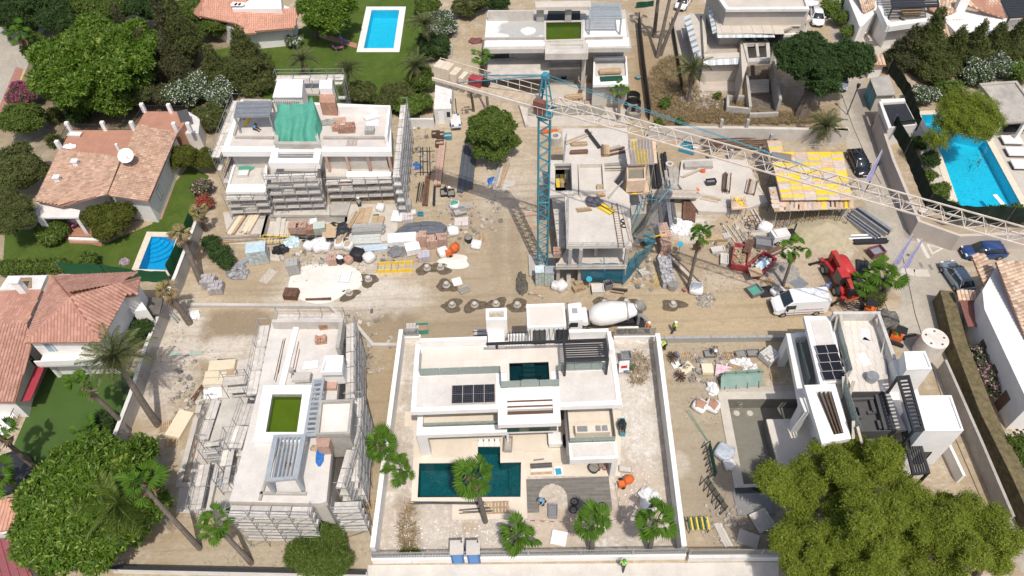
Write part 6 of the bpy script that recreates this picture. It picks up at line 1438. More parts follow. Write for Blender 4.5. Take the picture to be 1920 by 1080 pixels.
e0,e1=P(838,146,ZJ),P(1920,452,ZJ);jd=(e1-e0);jd.z=0;jd.normalize();js=Ve((-jd.y,jd.x,0));J0=Ve((cb.x,cb.y,ZJ))
part('slew_ring',MB().cyl(cb,.75,20.4,20.9,20),teal,ck)
b=MB();b.obox((cb.x,cb.y,21.0),(1.7,1.5,.16),math.atan2(jd.y,jd.x));part('turntable',b,teal,ck)
ap=Ve((cb.x,cb.y,24.6))
for s1 in(-1,1):
 for s2 in(-1,1): pbr('a_frame_leg',teal,ck,J0+jd*.55*s1+js*.5*s2+zv(-.5),ap+jd*.12*s1+js*.2*s2,.13)
for z in(.25,.6):
 for s2 in(-1,1):
  a=J0+jd*.55+js*.5*s2;c=J0-jd*.55+js*.5*s2;ptb('a_frame_brace',teal,ck,a.lerp(ap,z),c.lerp(ap,z),.05)
part('apex_block',MB().obox(ap,(.5,.6,.35),math.atan2(jd.y,jd.x)),teal,ck)
q=J0-jd*.1-js*.85;pob('control_cabinet',M('brown_cabinet',(.20,.085,.065),.6,.1,3),ck,q+zv(.35),(1.0,.55,1.25),math.atan2(jd.y,jd.x))
# jib
JL=44;jw=.55;jh=1.15;nb=30;st=JL/nb;r0=J0+jd*.6
for s2 in(-1,1): pbr('jib_chord',cream,ck,r0+js*jw*s2,r0+js*jw*s2+jd*JL,.10,.12)
tp0=r0+jd*st*.5+zv(jh);tp1=r0+jd*(JL-st*.5)+zv(jh);pbr('jib_top_chord',cream,ck,tp0,tp1,.10,.10)
for s2 in(-1,1): ptb('jib_brace',cream,ck,J0+js*jw*s2*.8,tp0,.05)
for k in range(nb):
 a0=r0+jd*st*k;t=r0+jd*st*(k+.5)+zv(jh);a1=r0+jd*st*(k+1)
 for s2 in(-1,1):
  ptb('jib_brace',cream,ck,a0+js*jw*s2,t,.03);ptb('jib_brace',cream,ck,t,a1+js*jw*s2,.03)
 ptb('jib_strut',cream,ck,a0-js*jw,a0+js*jw,.035);ptb('jib_strut',cream,ck,a0-js*jw,a1+js*jw,.028)
# trolley, hook block stays near root
tq=r0+jd*12.5+zv(-.25);pob('trolley',teal,ck,tq,(1.3,1.3,.22),math.atan2(jd.y,jd.x))
for k in(3,9,15,21,27): pob('jib_sign' if False else 'jib_platform',cream,ck,r0+jd*(k*st)+zv(.1),(.6,.5,.06),math.atan2(jd.y,jd.x))
for s2 in(-.05,.05): ptb('jib_tie',teal,ck,ap+js*s2*4,r0+jd*22+zv(jh+.05),.026)
ptb('hoist_rope',steel,ck,r0+zv(.35),r0+jd*JL+zv(.35),.02)
# counter jib
CL=10.4;c0=J0-jd*.6
for s2 in(-1,1): pbr('counter_jib_beam',cream,ck,c0+js*.75*s2,c0-jd*CL+js*.75*s2,.16,.3)
for k in range(9):
 a=c0-jd*(CL-3)*k/9;c=c0-jd*(CL-3)*(k+1)/9;pbr('deck_plate',M('worn_cream_deck',(.52,.42,.30),.8,.15,2,dirt=(.35,.26,.18)),ck,a+zv(.1),c+jd*.03+zv(.1),1.2,.05)
for s2 in(1,):
 for z in(.6,1.15): ptb('guard_rail',cream,ck,c0+js*.95*s2+zv(z),c0-jd*CL+js*.95*s2+zv(z),.035)
 for k in range(10): a=c0-jd*CL*k/9+js*.95*s2;ptb('rail_post',cream,ck,a,a+zv(1.2),.035)
rz=math.atan2(jd.y,jd.x);cw_=M('cream_counterweight',(.66,.56,.44),.9,.1,1.5,dirt=(.5,.42,.33),dirtamt=.5)
for k,(o_,w,h) in enumerate(((9.9,.8,2.0),(9.1,.8,2.0),(8.3,.7,1.7),(7.5,.5,1.5))): pob('counterweight_block',cw_,ck,c0-jd*o_+zv(h/2-.75),(w-.03,1.15,h),rz)
pob('winch',redd,ck,c0-jd*6.2+zv(.5),(1.2,.8,.7),rz);pob('winch_motor',blk,ck,c0-jd*5.3+js*.2+zv(.45),(.6,.5,.5),rz)
for s2 in(-.6,.6): ptb('counter_tie',teal,ck,ap,c0-jd*7.6+js*s2+zv(.3),.045)
b=MB()
for i in range(2): pass
rlg(ck,[J0-jd*1+js*-1.2+zv(0),J0+jd*1.2+js*-1.2],21.1,1.0,.4,cream)
# ---------------- vegetation ----------------
RN=np.random.RandomState(11)
def np_mesh(name,V,faces4,mats,mi=None):
 me=bpy.data.meshes.new(name);nv=len(V);nf=len(faces4)
 me.vertices.add(nv);me.vertices.foreach_set('co',np.asarray(V,dtype=np.float32).ravel())
 me.loops.add(nf*4);me.loops.foreach_set('vertex_index',np.asarray(faces4,dtype=np.int32).ravel())
 me.polygons.add(nf);me.polygons.foreach_set('loop_start',np.arange(0,nf*4,4,dtype=np.int32))
 for m_ in(mats if isinstance(mats,(list,tuple)) else [mats]): me.materials.append(m_)
 me.update(calc_edges=True);me.validate();return me
def unit_v(a): return a/np.maximum(1e-6,np.linalg.norm(a,axis=1,keepdims=True))
def leaves(C_,D,L_,W_,k,spread,jit):
 "k leaves per clump centre radiating about axis D"
 n=len(C_);C2=np.repeat(C_,k,0);D2=np.repeat(D,k,0);m_=n*k
 rv=unit_v(RN.randn(m_,3));rad=unit_v(rv-D2*np.sum(rv*D2,1,keepdims=True))
 d=unit_v(D2*(1-spread)+rad*spread+RN.randn(m_,3)*.15);nn=unit_v(np.cross(d,RN.randn(m_,3))*.4+D2+np.array([0,0,.5]));sd_=unit_v(np.cross(d,nn))
 l=L_*RN.uniform(.7,1.25,(m_,1));w=W_*RN.uniform(.7,1.2,(m_,1));B=C2+RN.randn(m_,3)*jit
 V=np.stack([B,B+d*l*.5-sd_*w*.5,B+d*l,B+d*l*.5+sd_*w*.5],1).reshape(-1,3)
 return V
def sphere_fill(c,r,seed,n=12,m_=7,nz=.12):
 b=MB();b.blob(c,r,n,m_,nz,1.,seed);return np.array(b.v),np.array(b.f)
def crown_mesh(lobes,mat,dens,L_,W_,k,spread=.7,jit=.05,fill=.8,zlow=-.55,lump=.12):
 Vs=[];Fs=[];o=0
 for (c,r) in lobes:
  r=np.array(r,float);c=np.array(c,float);area=4*math.pi*((r[0]*r[1])**1.6/3+(r[0]*r[2])**1.6/3+(r[1]*r[2])**1.6/3)**(1/1.6)
  n=int(area*dens);d=unit_v(RN.randn(int(n*1.6)+4,3));d=d[d[:,2]>zlow][:n]
  ph=RN.uniform(0,6,3);lm=1+lump*np.sin(d[:,0]*5+ph[0])*np.sin(d[:,1]*5+ph[1])+lump*.6*np.sin(d[:,2]*7+d[:,0]*6+ph[2])
  Cc=c+d*r*(lm*RN.uniform(.82,1.03,len(d)))[:,None]
  D=unit_v(d/r*r.mean()+np.array([0,0,.45])+RN.randn(len(d),3)*.35)
  V=leaves(Cc,D,L_,W_,k,spread,jit);Vs.append(V);nf=len(V)//4;Fs.append(np.arange(nf*4).reshape(-1,4)+o);o+=len(V)
  if fill:
   fv,ff=sphere_fill(c,r*fill,int(RN.randint(9999)));Vs.append(fv);Fs.append(ff+o);o+=len(fv)
 return np.concatenate(Vs),np.concatenate(Fs)
def tree(label,lobes,mat,dens,L_,W_,k,base=None,tr=.3,spread=.7,jit=.06,name='broadleaf_tree',cat='tree',group=None,fill=.8,zlow=-.55,lump=.12,trunk=True,tm=None):
 c=sum([Ve(l[0]) for l in lobes],Ve())/len(lobes);bp_=Ve((c.x,c.y,0)) if base is None else Ve((base[0],base[1],0))
 r=T(name,label,cat,bp_,group);V,Fc=crown_mesh(lobes,mat,dens,L_,W_,k,spread,jit,fill,zlow,lump);V=V-np.array(bp_)
 o=bpy.data.objects.new('crown',np_mesh('crown',V,Fc,mat));C.objects.link(o);o.parent=r
 if trunk:
  b=MB();mid=Ve((bp_.x*.6+c.x*.4,bp_.y*.6+c.y*.4,c.z*.55));b.path([bp_+zv(-.1),bp_.lerp(mid,.5)+zv(0),mid],[tr*1.25,tr,tr*.8],8)
  for l in lobes[:7]: b.path([mid-zv(.3),(mid+Ve(l[0]))/2+zv(.2),Ve(l[0])],[tr*.55,tr*.4,tr*.2],6)
  part('trunk',b,tm or bark,r)
 return r
def lobe(u,v,z,r,rz=None,ry=None): p=P(u,v,z);return (p,(r,ry or r,rz or r*.8))
def lobes_around(u,v,z,R_,n,r,rz=.75,seed=1,top=True):
 rnd=random.Random(seed);c=P(u,v,z);out=[(c+zv(-R_*.12),(R_*.72,R_*.72,R_*.55))]
 for i in range(n):
  a=i*2.399+rnd.uniform(-.3,.3);q=R_*math.sqrt((i+.5)/n)*.85;h=R_*.5*(1-(q/R_)**2)+rnd.uniform(-.12,.1)*R_
  rr=r*rnd.uniform(.75,1.2);out.append((c+Ve((q*cos(a),q*sin(a),h-.1*R_)),(rr,rr,rr*rz)))
 return out
FIC=dict(L_=.44,W_=.15,k=7,spread=.72,jit=.06)
tree('huge bright green ficus filling the bottom left corner',lobes_around(172,940,4.4,6.2,46,1.25,seed=3),fol_ficus,10,base=P(200,1010),tr=.5,**FIC)
tree('huge bright green ficus at the upper left behind the orange roofed house',lobes_around(182,122,6.0,9.0,60,1.5,seed=4),fol_ficus,7,base=P(210,190),tr=.6,L_=.55,W_=.18,k=7)
tree('bright green ficus on the lawn left of the upper garden pool',lobes_around(612,22,4.8,4.4,24,1.1,seed=5),fol_ficus,9,base=P(592,72),tr=.35,L_=.48,W_=.16,k=6)
tree('round pale green tree standing alone left of the crane mast',lobes_around(922,262,2.6,3.2,24,.8,seed=6)+lobes_around(924,240,4.6,2.9,26,.75,seed=66),fm_,16,base=P(925,300),tr=.2,L_=.34,W_=.15,k=6)
tree('large dark umbrella shaped tree in front of the beige villa',lobes_around(1512,108,6.8,4.0,34,.95,seed=7)+lobes_around(1590,112,6.2,3.4,26,.9,seed=8)+[lobe(1545,150,5,2.2)],fd_,18,base=P(1500,220),tr=.75,L_=.3,W_=.14,k=6,lump=.2)
# conifers
def cnf(label,u,v,h,r,mat=None,base=None,seed=1,group='dark conifers behind the orange roofed house'):
 p=P(u,v,h*.45);n=6;rnd=random.Random(seed);lb=[]
 for k in range(n):
  t=k/(n-1);rr=r*(1-.72*t)*rnd.uniform(.9,1.1);z=h*(.2+.72*t);m_=3 if t<.6 else 1
  for j in range(m_): a=rnd.uniform(0,6.28);q=rr*.45 if m_>1 else 0;lb.append((Ve((p.x+q*cos(a),p.y+q*sin(a),z)),(rr*.75,rr*.75,h*.12)))
 return tree(label,lb,mat or fcy,13,.42,.10,6,base=(p.x,p.y),tr=.22,name='conifer',group=group,spread=.6,zlow=-.8)
cnf('pale tipped conifer in front of the upper left ficus',245,82,10,2.0,fcy,seed=1)
cnf('brownish conifer right of the pale tipped one',285,118,9,1.9,fcy,seed=2)
cnf('tallest dark conifer beside the salmon roofed house',342,62,12,2.2,fo,seed=3)
cnf('slim conifer left of the tallest dark one',312,55,10.5,1.5,fcy,seed=4)
cnf('browning conifer lowest of the group',325,125,8.5,1.8,fcy,seed=5)
cnf('broad olive green conifer at the back left of the netted villa',462,112,8.5,3.6,fo,seed=6)
cnf('smaller conifer in shade left of the broad olive one',405,128,6,2.4,fo,seed=7)
# shrubs and hedges
def shr(label,u,v,z,r,mat,name='shrub',cat='shrub',n=0,dens=16,L_=.26,W_=.12,k=6,group=None,seed=None,rz=.75,base=None):
 n=n or (10 if r>1.7 else 6);sd0=seed or int(u+v);rnd=random.Random(sd0);c=P(u,v,z);lb=[(c,(r*.68,r*.68,max(.3,min(z*.95,r*.7))))]
 for i in range(n): a=i*6.28/n+rnd.random();q=rnd.uniform(.4,.68)*r;k_=rnd.uniform(.3,.46)*r;lb.append((c+Ve((q*cos(a),q*sin(a),rnd.uniform(-.15,.4)*r)),(k_,k_,k_*.9)))
 return tree(label,lb,mat,dens,L_,W_,k,name=name,cat=cat,group=group,trunk=False,fill=.86,zlow=-.3)
shr('large rounded olive green shrub in front of the orange roofed house porch',208,412,2.0,2.9,fol_round,dens=22,L_=.2)
shr('round shrub touching the right wall of the orange roofed house',347,296,2.2,1.9,fol_round,dens=22,L_=.2)
shr('dark shrub between the round shrub and the netted villa scaffold',388,298,1.8,1.5,fol_round,dens=20)
shr('pink flowered oleander by the left wing of the netted villa',378,352,1.3,1.3,fol_flp)
shr('red flowered bougainvillea below the pink oleander',383,380,1.0,1.1,fol_flr)
for k,(u,v,r) in enumerate(((396,455,1.05),(410,475,1.15),(424,492,.9))): shr(['upper','middle','lower'][k]+' dark green bush of the clump left of the netted villa materials',u,v,1.0,r,fd_,group='bush clump')
shr('broad feathery green bush by the front wall below the algae pool villa',603,1032,1.2,2.6,fcy if False else fm_,dens=30,L_=.4,W_=.05,k=8)
shr('young bush on the left lawn behind the green windbreak',168,487,1.,1.1,fm_)
shr('big leafy bush under the date palm by the left boundary wall',255,622,1.8,1.8,fd_)
shr('bush at the foot of the left wall below the turf lawn',195,790,1.3,1.4,fd_)
shr('grey green tree crown at the left edge below the big ficus',35,320,3.4,3.6,fo,n=7,name='broadleaf_tree',cat='tree')
shr('dense green tree at the left edge beside the street',45,225,3,3.0,fm_,n=7,name='broadleaf_tree',cat='tree')
for k,(u,v,z,r,m_) in enumerate(((120,28,4,3.6,fd_),(205,6,5,4.6,fm_),(285,10,5,3.4,fd_),(72,92,3,2.6,fm_),(268,172,3,2.1,fo),(305,178,2.4,1.8,fcy),(150,218,1.2,1.6,fd_),(360,22,3.4,2.4,fm_))): shr(['dark tree crown between street and upper left ficus','wide green tree behind the upper left ficus','dark tree behind the slim conifer','small green tree right of the street palm','olive shrub under the browning conifer','brownish shrub before the terracotta terrace','low dark bush before the ficus trunk','green tree against the salmon roof'][k],u,v,z,r,m_,name='broadleaf_tree',cat='tree',L_=.32)
shr('magenta bougainvillea at the left edge by the street',45,175,2.,2.2,fol_flm)
shr('dark bushy tree in the top left corner',40,20,4,5.2,fd_,n=8,name='broadleaf_tree',cat='tree',L_=.4,W_=.16)
shr('shadowed tree right of the street in the upper left',100,150,2.5,3.,fd_,n=6,name='broadleaf_tree',cat='tree')
shr('tall pine crown at the left edge in front of the orange roofed house',28,400,4.2,2.8,fo,n=6,name='broadleaf_tree',cat='tree',L_=.3,W_=.06,k=8)
shr('agave like clump beside the sandy path by the orange roofed house',102,218,.8,1.0,fo,L_=.7,W_=.1)
shr('small agave at the corner of the terracotta terrace',100,265,.7,.8,fo,L_=.7,W_=.1)
shr('low spreading shrub by the porch steps of the orange roofed house',100,440,.7,2.,fm_)
shr('pale flowered shrub mass left of the netted villa roof',350,175,1.8,3.2,fol_flw,n=8)
shr('second pale flowered shrub at the rear left of the netted villa',410,175,1.6,2.4,fol_flw,n=6)
shr('green shrub beneath the pale flowers left of the netted villa',395,220,1.6,2.2,fo)
shr('ivy mass over the gate by the salmon roofed house',405,48,2.2,2.6,fm_)
shr('bushes against the salmon roofed house front',500,66,1.,1.8,fm_);shr('pale blue flowering shrub on the upper lawn edge',552,80,.8,1.3,fol_flw)
shr('dark conical shrub beside the salmon roofed house',487,52,2.2,1.1,fm_,L_=.5,W_=.07)
for k,(u,v,r,m_) in enumerate(((790,150,2.4,fm_),(745,180,2.2,fo),(770,200,1.8,fol_lime),(680,175,1.9,fo),(815,90,2.6,fd_),(720,200,1.6,fo),(795,190,1.5,fm_),(655,175,1.4,fo),(830,50,2.4,fol_flw),(800,12,2.2,fm_),(880,8,2.8,fo),(935,5,1.9,fd_))):
 shr(['dense bush below the garden palms','olive bush at the lower lawn edge','fresh green bush by the white site cabin wall','dark olive bush beside the small date palm','dark bush under the tall date palm','low olive bush beside the lawn corner','green bush left of the site cabin','small bush against the netted villa stair','white oleander right of the tall date palm','green shrub in the top corner of the garden lawn','brownish tree behind the concrete villa','dark tree at the top between cabin lane and concrete villa'][k],u,v,1.5,r,m_)
# right side planting
for k,(u,v,r,m_) in enumerate(((1555,15,1.5,fol_lime),(1575,35,1.4,fm_),(1590,60,1.2,fol_lime),(1592,12,1.6,fm_))):
 shr('hedge bush '+['at the top left of the lane','in the middle of the lane planting','nearest the white house courtyard','along the pale kerb at the top of the lane'][k],u,v,1.2,r,m_,group='hedge bushes at the top of the lane')
cnf('tall green conifer in front of the roof terrace house',1738,82,9,2.8,fo,seed=9,group=None)
cnf('dark twiggy conifer left of the tall one by the spiral stair',1700,95,6.5,2.2,fcy,seed=10,group=None)
for k,u in enumerate((1790,1825,1862,1900)): cnf(['first','second','third','fourth'][k]+' dark conifer from the left in the row behind the pool pavilion',u,90-k*3,5.5+k%2,2.3,fo,seed=20+k,group='conifer row behind the pavilion')
shr('white flowering oleander hedge behind the pavilion',1835,135,1.3,2.6,fol_flw,n=7);shr('second white oleander further right behind the pavilion',1880,128,1.2,2.2,fol_flw,n=6)
shr('green hedge right of the white oleanders',1912,138,1.2,1.8,fol_lime);shr('brown tinged shrub left of the white oleanders',1755,138,1.2,2.6,fo,n=7)
shr('white flowered bush at the head of the cyan pool',1730,180,1.2,1.8,fol_flw);shr('green shrub between pine and pavilion',1775,170,1.2,1.8,fm_)
PIN=dict(L_=.24,W_=.05,k=11,spread=.8,jit=.14,fill=.58,lump=.3)
tree('spreading pine leaning over the cyan pool',[lobe(1800,195,6,1.9),lobe(1830,205,6,1.9),lobe(1850,225,5.6,1.7),lobe(1785,215,5.6,1.6),lobe(1815,235,5.2,1.7),lobe(1775,235,4.6,1.3),lobe(1755,262,4,1.2),lobe(1840,245,4.8,1.3)],fol_pine,26,base=P(1740,290),tr=.2,name='pine_tree',**PIN)
shr('clipped bushes beside the curved pool path',1745,300,1.,1.2,fd_);shr('low round hedge by the pool path',1740,330,.7,1.1,fm_);shr('bush left of the pool diving end',1758,360,.9,1.4,fm_);shr('round clipped ball bush near the pool corner',1783,388,.9,.9,fm_)
shr('hedge row below the pool diving board',1868,402,.7,1.3,fd_,n=7);shr('hedge row right of the diving board',1905,402,.7,1.2,fm_)
shr('dark shrub screening the annex by the lane screen',1720,270,1.,1.2,fd_)
def hedge(label,pts,r,mat,z,n):
 lb=[]
 for a,c in zip(pts[:-1],pts[1:]):
  for k in range(n): q=lerp2(a,c,(k+.5)/n);lb.append(lobe(q[0]+random.uniform(-3,3),q[1],z,r*random.uniform(.85,1.15)))
 return tree(label,lb,mat,16,.26,.12,6,name='hedge',cat='hedge',trunk=False,fill=.85)
hedge('flowering hedge behind the ivy wall in front of the right edge house',[(1835,660),(1850,690),(1866,730)],.9,fol_flp,1.2,3)
hedge('green hedge along the bottom of the left lawn',[(0,502),(60,500),(122,497)],.8,fm_,.8,5)
shr('green bush behind the ivy wall at the lower right',1912,850,1.2,1.6,fm_)
for k,(u,v,r) in enumerate(((1246,195,.9),(1275,228,.6),(1235,232,.7),(1345,180,.5))): shr('small green bush '+['beside the dark fence in the weedy plot','below the leaning palm of the weedy plot','at the corner of the weedy plot by the pale wall','on the rubble edge of the beige villa terrace'][k],u,v,.6,r,fm_)
shr('weedy bush under the fan palm pair by the flags',1640,560,.5,1.2,fo,L_=.35,W_=.06)
# pines bottom right
def pinetree(label,items,base):
 return tree(label,[lobe(*i) for i in items],fol_pine,30,base=base,tr=.22,name='pine_tree',group='pines in front of the right villa',**PIN)
def spread_l(u,v,z,R_,n,r,seed):
 rnd=random.Random(seed);out=[];n=max(5,int(n*.62))
 for i in range(n):
  a=i*2.399+rnd.random()*.5;q=R_*math.sqrt((i+.3)/n);up=rnd.choice((0,0,1));Rr=r*rnd.uniform(.55,.85);zz=z+up*1.8+rnd.uniform(-1.6,.4)-q/R_*1.1
  out.append((u+q*cos(a),v+q*.85*sin(a),zz,Rr))
  for j in range(6): b=rnd.random()*6.28;out.append((u+q*cos(a)+Rr*20*cos(b),v+q*.85*sin(a)+Rr*16*sin(b),zz+rnd.uniform(-.9,.7),Rr*rnd.uniform(.3,.6)))
 return out
for k,(u,v,z,R_,n,r,b_,lb) in enumerate(((1500,905,6.5,62,11,1.3,(1530,960),'leftmost pine overhanging the empty grey pool'),(1600,865,7,62,11,1.3,(1610,940),'pine in front of the right villa portal'),(1662,872,7,40,9,1.2,(1668,950),'pine in front of the lower pergola of the right villa'),(1610,975,7,80,15,1.4,(1640,1040),'pine in the middle of the bottom right grove'),(1520,1040,6.5,75,13,1.35,(1560,1090),'pine at the bottom left of the grove'),(1720,980,7,75,14,1.4,(1735,1060),'pine behind the front wall on the right of the grove'),(1640,1070,6.5,90,14,1.35,(1650,1120),'pine cut by the bottom edge of the picture'),(1810,975,6.5,60,11,1.3,(1790,1040),'pine closest to the lane'),(1850,1030,6,50,10,1.25,(1830,1080),'lowest pine at the lane edge'),(1760,1060,6.5,70,11,1.3,(1760,1120),'bottom pine between grove centre and lane'))):
 pinetree(lb,spread_l(u,v,z,R_,n,r,30+k),P(*b_))
# palms
def fan_leaf(L_=1.0,pet=.7,n=18,span=2.5,droop=.35):
 V=[];F4=[]
 V+= [(0,-.02,0),(0,.02,0),(pet,.015,.05),(pet,-.015,.05)];F4.append((0,3,2,1))
 for i in range(n):
  a0=-span/2+span*i/n;a1=-span/2+span*(i+1)/n;am=(a0+a1)/2;o=len(V);l=L_*(.78+.22*cos(am*.9));f=.05*(1 if i%2 else -1)
  def pt(a,r,z): return (pet+r*cos(a),r*sin(a),.05+z-droop*r*r)
  V+=[pt(am,.02,0),pt(a0,l*.68,f),pt(am,l,-.1),pt(a1,l*.68,-f)];F4.append((o,o+1,o+2,o+3))
 return np.array(V),np.array(F4)
def feather_leaf(L_=2.6,n=26,w=.55,droop=.5):
 V=[];F4=[];pts=[]
 def ax(t): return Ve((L_*t*(1-.12*t),0,.55*t-droop*1.9*t*t*L_*.45))
 for i in range(n-1):
  a,c=ax(i/(n-1)),ax((i+1)/(n-1));o=len(V);q=.03*(1-i/n)+.006;V+=[(a.x,-q,a.z),(a.x,q,a.z),(c.x,q,c.z),(c.x,-q,c.z)];F4.append((o,o+1,o+2,o+3))
 for i in range(2,n):
  t=i/(n-1);p=ax(t);ll=w*(sin(math.pi*min(1,t*.85+.12))**.6)*random.uniform(.85,1.1)
  for s_ in(-1,1):
   o=len(V);tip=p+Ve((ll*.55,s_*ll*.85,-.10-.15*random.random()));m_=(p+tip)/2
   V+=[tuple(p),(m_.x+.03,m_.y,m_.z+.03),tuple(tip),(m_.x-.045,m_.y,m_.z+.02)];F4.append((o,o+1,o+2,o+3))
 return np.array(V),np.array(F4)
def lm(nm,vf,mat): return np_mesh(nm,vf[0],vf[1],mat)
FANS=[lm('fan_leaf',fan_leaf(.88,.85,16,2.7,.25),palmf),lm('fan_leaf',fan_leaf(.75,.6,14,3.2,.45),palmf),lm('fan_leaf',fan_leaf(.8,1.0,14,2.3,.15),palmf)]
FDRY=[lm('dry_leaf',fan_leaf(.75,.45,10,1.7,.9),palmdry)]
FEA=[lm('frond',feather_leaf(),palmd),lm('frond',feather_leaf(2.3,24,.5,.7),palmd)]
FEAG=[lm('frond',feather_leaf(2.6,30,.75,.75),fm_)]
def palm(label,base,h,top=None,kind='fan',n=26,s=1.,dry=10,tr=.2,seed=1,group=None,trunk=True,skirt=.0,bend=.4):
 rnd=random.Random(seed);b0=P(*base);t0=Ve((P(top[0],top[1],h).x,P(top[0],top[1],h).y,h)) if top else b0+zv(h)
 n=int(n*.85) if kind=='fan' else n;s*=.93
 r=T('fan_palm' if kind=='fan' else 'date_palm',label,'palm tree',b0,group)
 if trunk:
  b=MB();k=7;pts=[]
  for i in range(k+1):
   t=i/k;q=b0.lerp(t0,t);hh=(t**(1+bend*.5));pts.append(Ve((b0.x+(t0.x-b0.x)*hh,b0.y+(t0.y-b0.y)*hh,h*t-.1*(i==0))))
  b.path(pts,[tr*(1.25-.45*i/k) for i in range(k+1)],8);part('trunk',b,barkp,r)
 lo=t0-b0
 def lf(nm,me,az,el,sc,dz=0.):
  o=bpy.data.objects.new(nm,me);C.objects.link(o);o.parent=r
  o.matrix_local=Matrix.LocRotScale(lo+zv(dz),Euler((rnd.uniform(-.9,.9) if kind=='fan' else rnd.uniform(-.35,.35),-el,az),'XYZ'),Ve((sc,sc,sc)))
 for i in range(n):
  t=i/n;el=1.25-1.75*t**.8 if kind=='fan' else 1.3-1.55*t**.9
  lf('frond',rnd.choice(FANS if kind=='fan' else FEAG if kind=='feather' else FEA),i*2.399+rnd.uniform(-.45,.45),el+rnd.uniform(-.3,.3),s*rnd.uniform(.75,1.2)*(.75 if t<.15 else 1))
 for i in range(dry): lf('dry_frond',FDRY[0],i*2.4+rnd.random(),-1.05-rnd.uniform(0,.4),s*rnd.uniform(.9,1.3),-rnd.uniform(0,skirt+.3))
 return r
PV='fan palms in the finished villa plot'
palm('tall fan palm in front of the green villa pool',(910,978),7.8,(887,892),n=26,s=1.15,dry=9,seed=1,group=PV)
palm('fan palm between the villa wall and the algae villa scaffold',(724,872),3.2,(715,836),n=26,s=1.1,dry=6,seed=2,group=PV)
palm('fan palm just inside the left villa wall beside the pool',(757,905),2.4,(751,880),n=24,s=.95,dry=3,seed=3,group=PV)
palm('short bushy fan palm by the villa front fence',(965,1040),2.6,(970,1007),n=28,s=1.15,dry=5,seed=4,group=PV)
palm('fan palm below the grey deck near the front fence',(1109,1038),4.2,(1111,985),n=28,s=1.15,dry=3,seed=5,group=PV)
palm('fan palm in the right front corner of the villa plot',(1217,1036),4.6,(1228,976),n=28,s=1.15,dry=4,seed=6,group=PV)
palm('leaning fan palm in front of the algae villa scaffold',(472,1056),5.2,(403,984),n=24,s=1.1,dry=12,seed=7,skirt=.4)
palm('tall fan palm leaning over the big bottom left ficus',(375,1028),9.5,(262,905),n=22,s=1.25,dry=12,seed=8,skirt=.5,bend=1.2)
palm('feather leaved palm rising out of the bottom left ficus',(240,985),7.2,(222,945),'feather',n=20,s=1.25,dry=0,seed=9)
palm('shaggy fan palm leaning left above the turf lawn',(243,808),7.5,(150,716),n=18,s=1.0,dry=26,seed=10,skirt=1.2,bend=1.2)
palm('large date palm with orange fruit beside the left boundary wall',(297,797),9.,(216,668),'date',n=46,s=1.35,dry=4,tr=.28,seed=11,bend=1.4)
fr0=MB();c0_=P(216,668,8.8)
for k in range(9): a_=k*.7;fr0.blob((c0_.x+.75*cos(a_),c0_.y+.75*sin(a_),8.55),(.3,.3,.28),7,5,.3)
part('fruit_cluster',fr0,M('orange_dates',(.50,.22,.03),.8,.3,5),bpy.data.objects['date_palm'] if 'date_palm' in bpy.data.objects else ck,kind='stuff')
dl='half dead palms along the left boundary wall'
_sv=palmf
FANS_S=FANS
FANS=[lm('yellow_fan_leaf',fan_leaf(.9,.5,14,2.5,.4),foliage('yellowing_palm_leaf',(.16,.15,.03),(.30,.25,.07),(.34,.26,.15),.4,trans=.15)),FDRY[0]]
palm('yellowing palm nearest the red bougainvillea',(386,432),4.0,(372,396),n=20,s=1.0,dry=12,seed=12,group=dl)
palm('yellowing leaning palm above the small left pool',(378,530),6.0,(338,438),n=22,s=1.1,dry=16,tr=.3,seed=13,group=dl,skirt=.5)
palm('yellowing leaning palm beside the dark side canopy',(356,606),5.,(312,545),n=22,s=1.1,dry=14,tr=.3,seed=14,group=dl,skirt=.5)
FANS=FANS_S
palm('tall thin fan palm in the right yard by the red bag',(1290,540),8.0,(1313,440),n=22,s=.95,dry=14,tr=.16,seed=15,skirt=1.0)
palm('fan palm behind the white van beside the gravel heap',(1468,535),5.6,(1490,468),n=22,s=.95,dry=8,tr=.15,seed=16,skirt=.5)
palm('low fan palm right of the red telehandler',(1615,548),1.6,(1616,530),n=26,s=1.1,dry=2,seed=17);palm('fuller fan palm by the flag poles',(1655,555),2.6,(1661,515),n=30,s=1.25,dry=6,seed=18)
palm('fan palm behind the counter jib of the crane',(916,215),8.0,(905,108),n=22,s=.95,dry=10,tr=.16,seed=19,skirt=.6)
palm('second dark trunked palm hidden by the counter jib',(888,208),6.5,(880,155),n=10,s=.6,dry=14,tr=.16,seed=20,skirt=.8)
palm('fan palm beside the black pipe coils on the forecourt',(1160,225),3.2,(1160,168),n=18,s=.95,dry=14,seed=21,skirt=.5)
for k,(b_,t_,h) in enumerate((((1232,108),(1262,-30),10),((1238,104),(1290,-25),10),((1226,70),(1240,-60),10.5))): palm(['tall bare trunked palm nearest the dark fence','tall bare trunked palm leaning right at the top','tall bare trunked palm farthest back by the green net'][k],b_,h,t_,n=16,s=1.,dry=10,tr=.24,seed=22+k,group='tall palms at the top',bend=.2)
palm('fan palm beside the street in the upper left corner',(76,122),7.,(32,62),n=22,s=1.2,dry=6,seed=25)
palm('fan palm cut by the left edge above the round pit',(70,880),6.5,(-4,815),n=20,s=1.1,dry=4,seed=26);palm('fan palm at the left edge beneath the round pit',(44,922),5,(-6,893),n=20,s=1.1,dry=2,seed=27)
palm('small fan palm between turf lawn and ficus',(165,835),2.4,(168,812),n=22,s=1.,dry=2,seed=28)
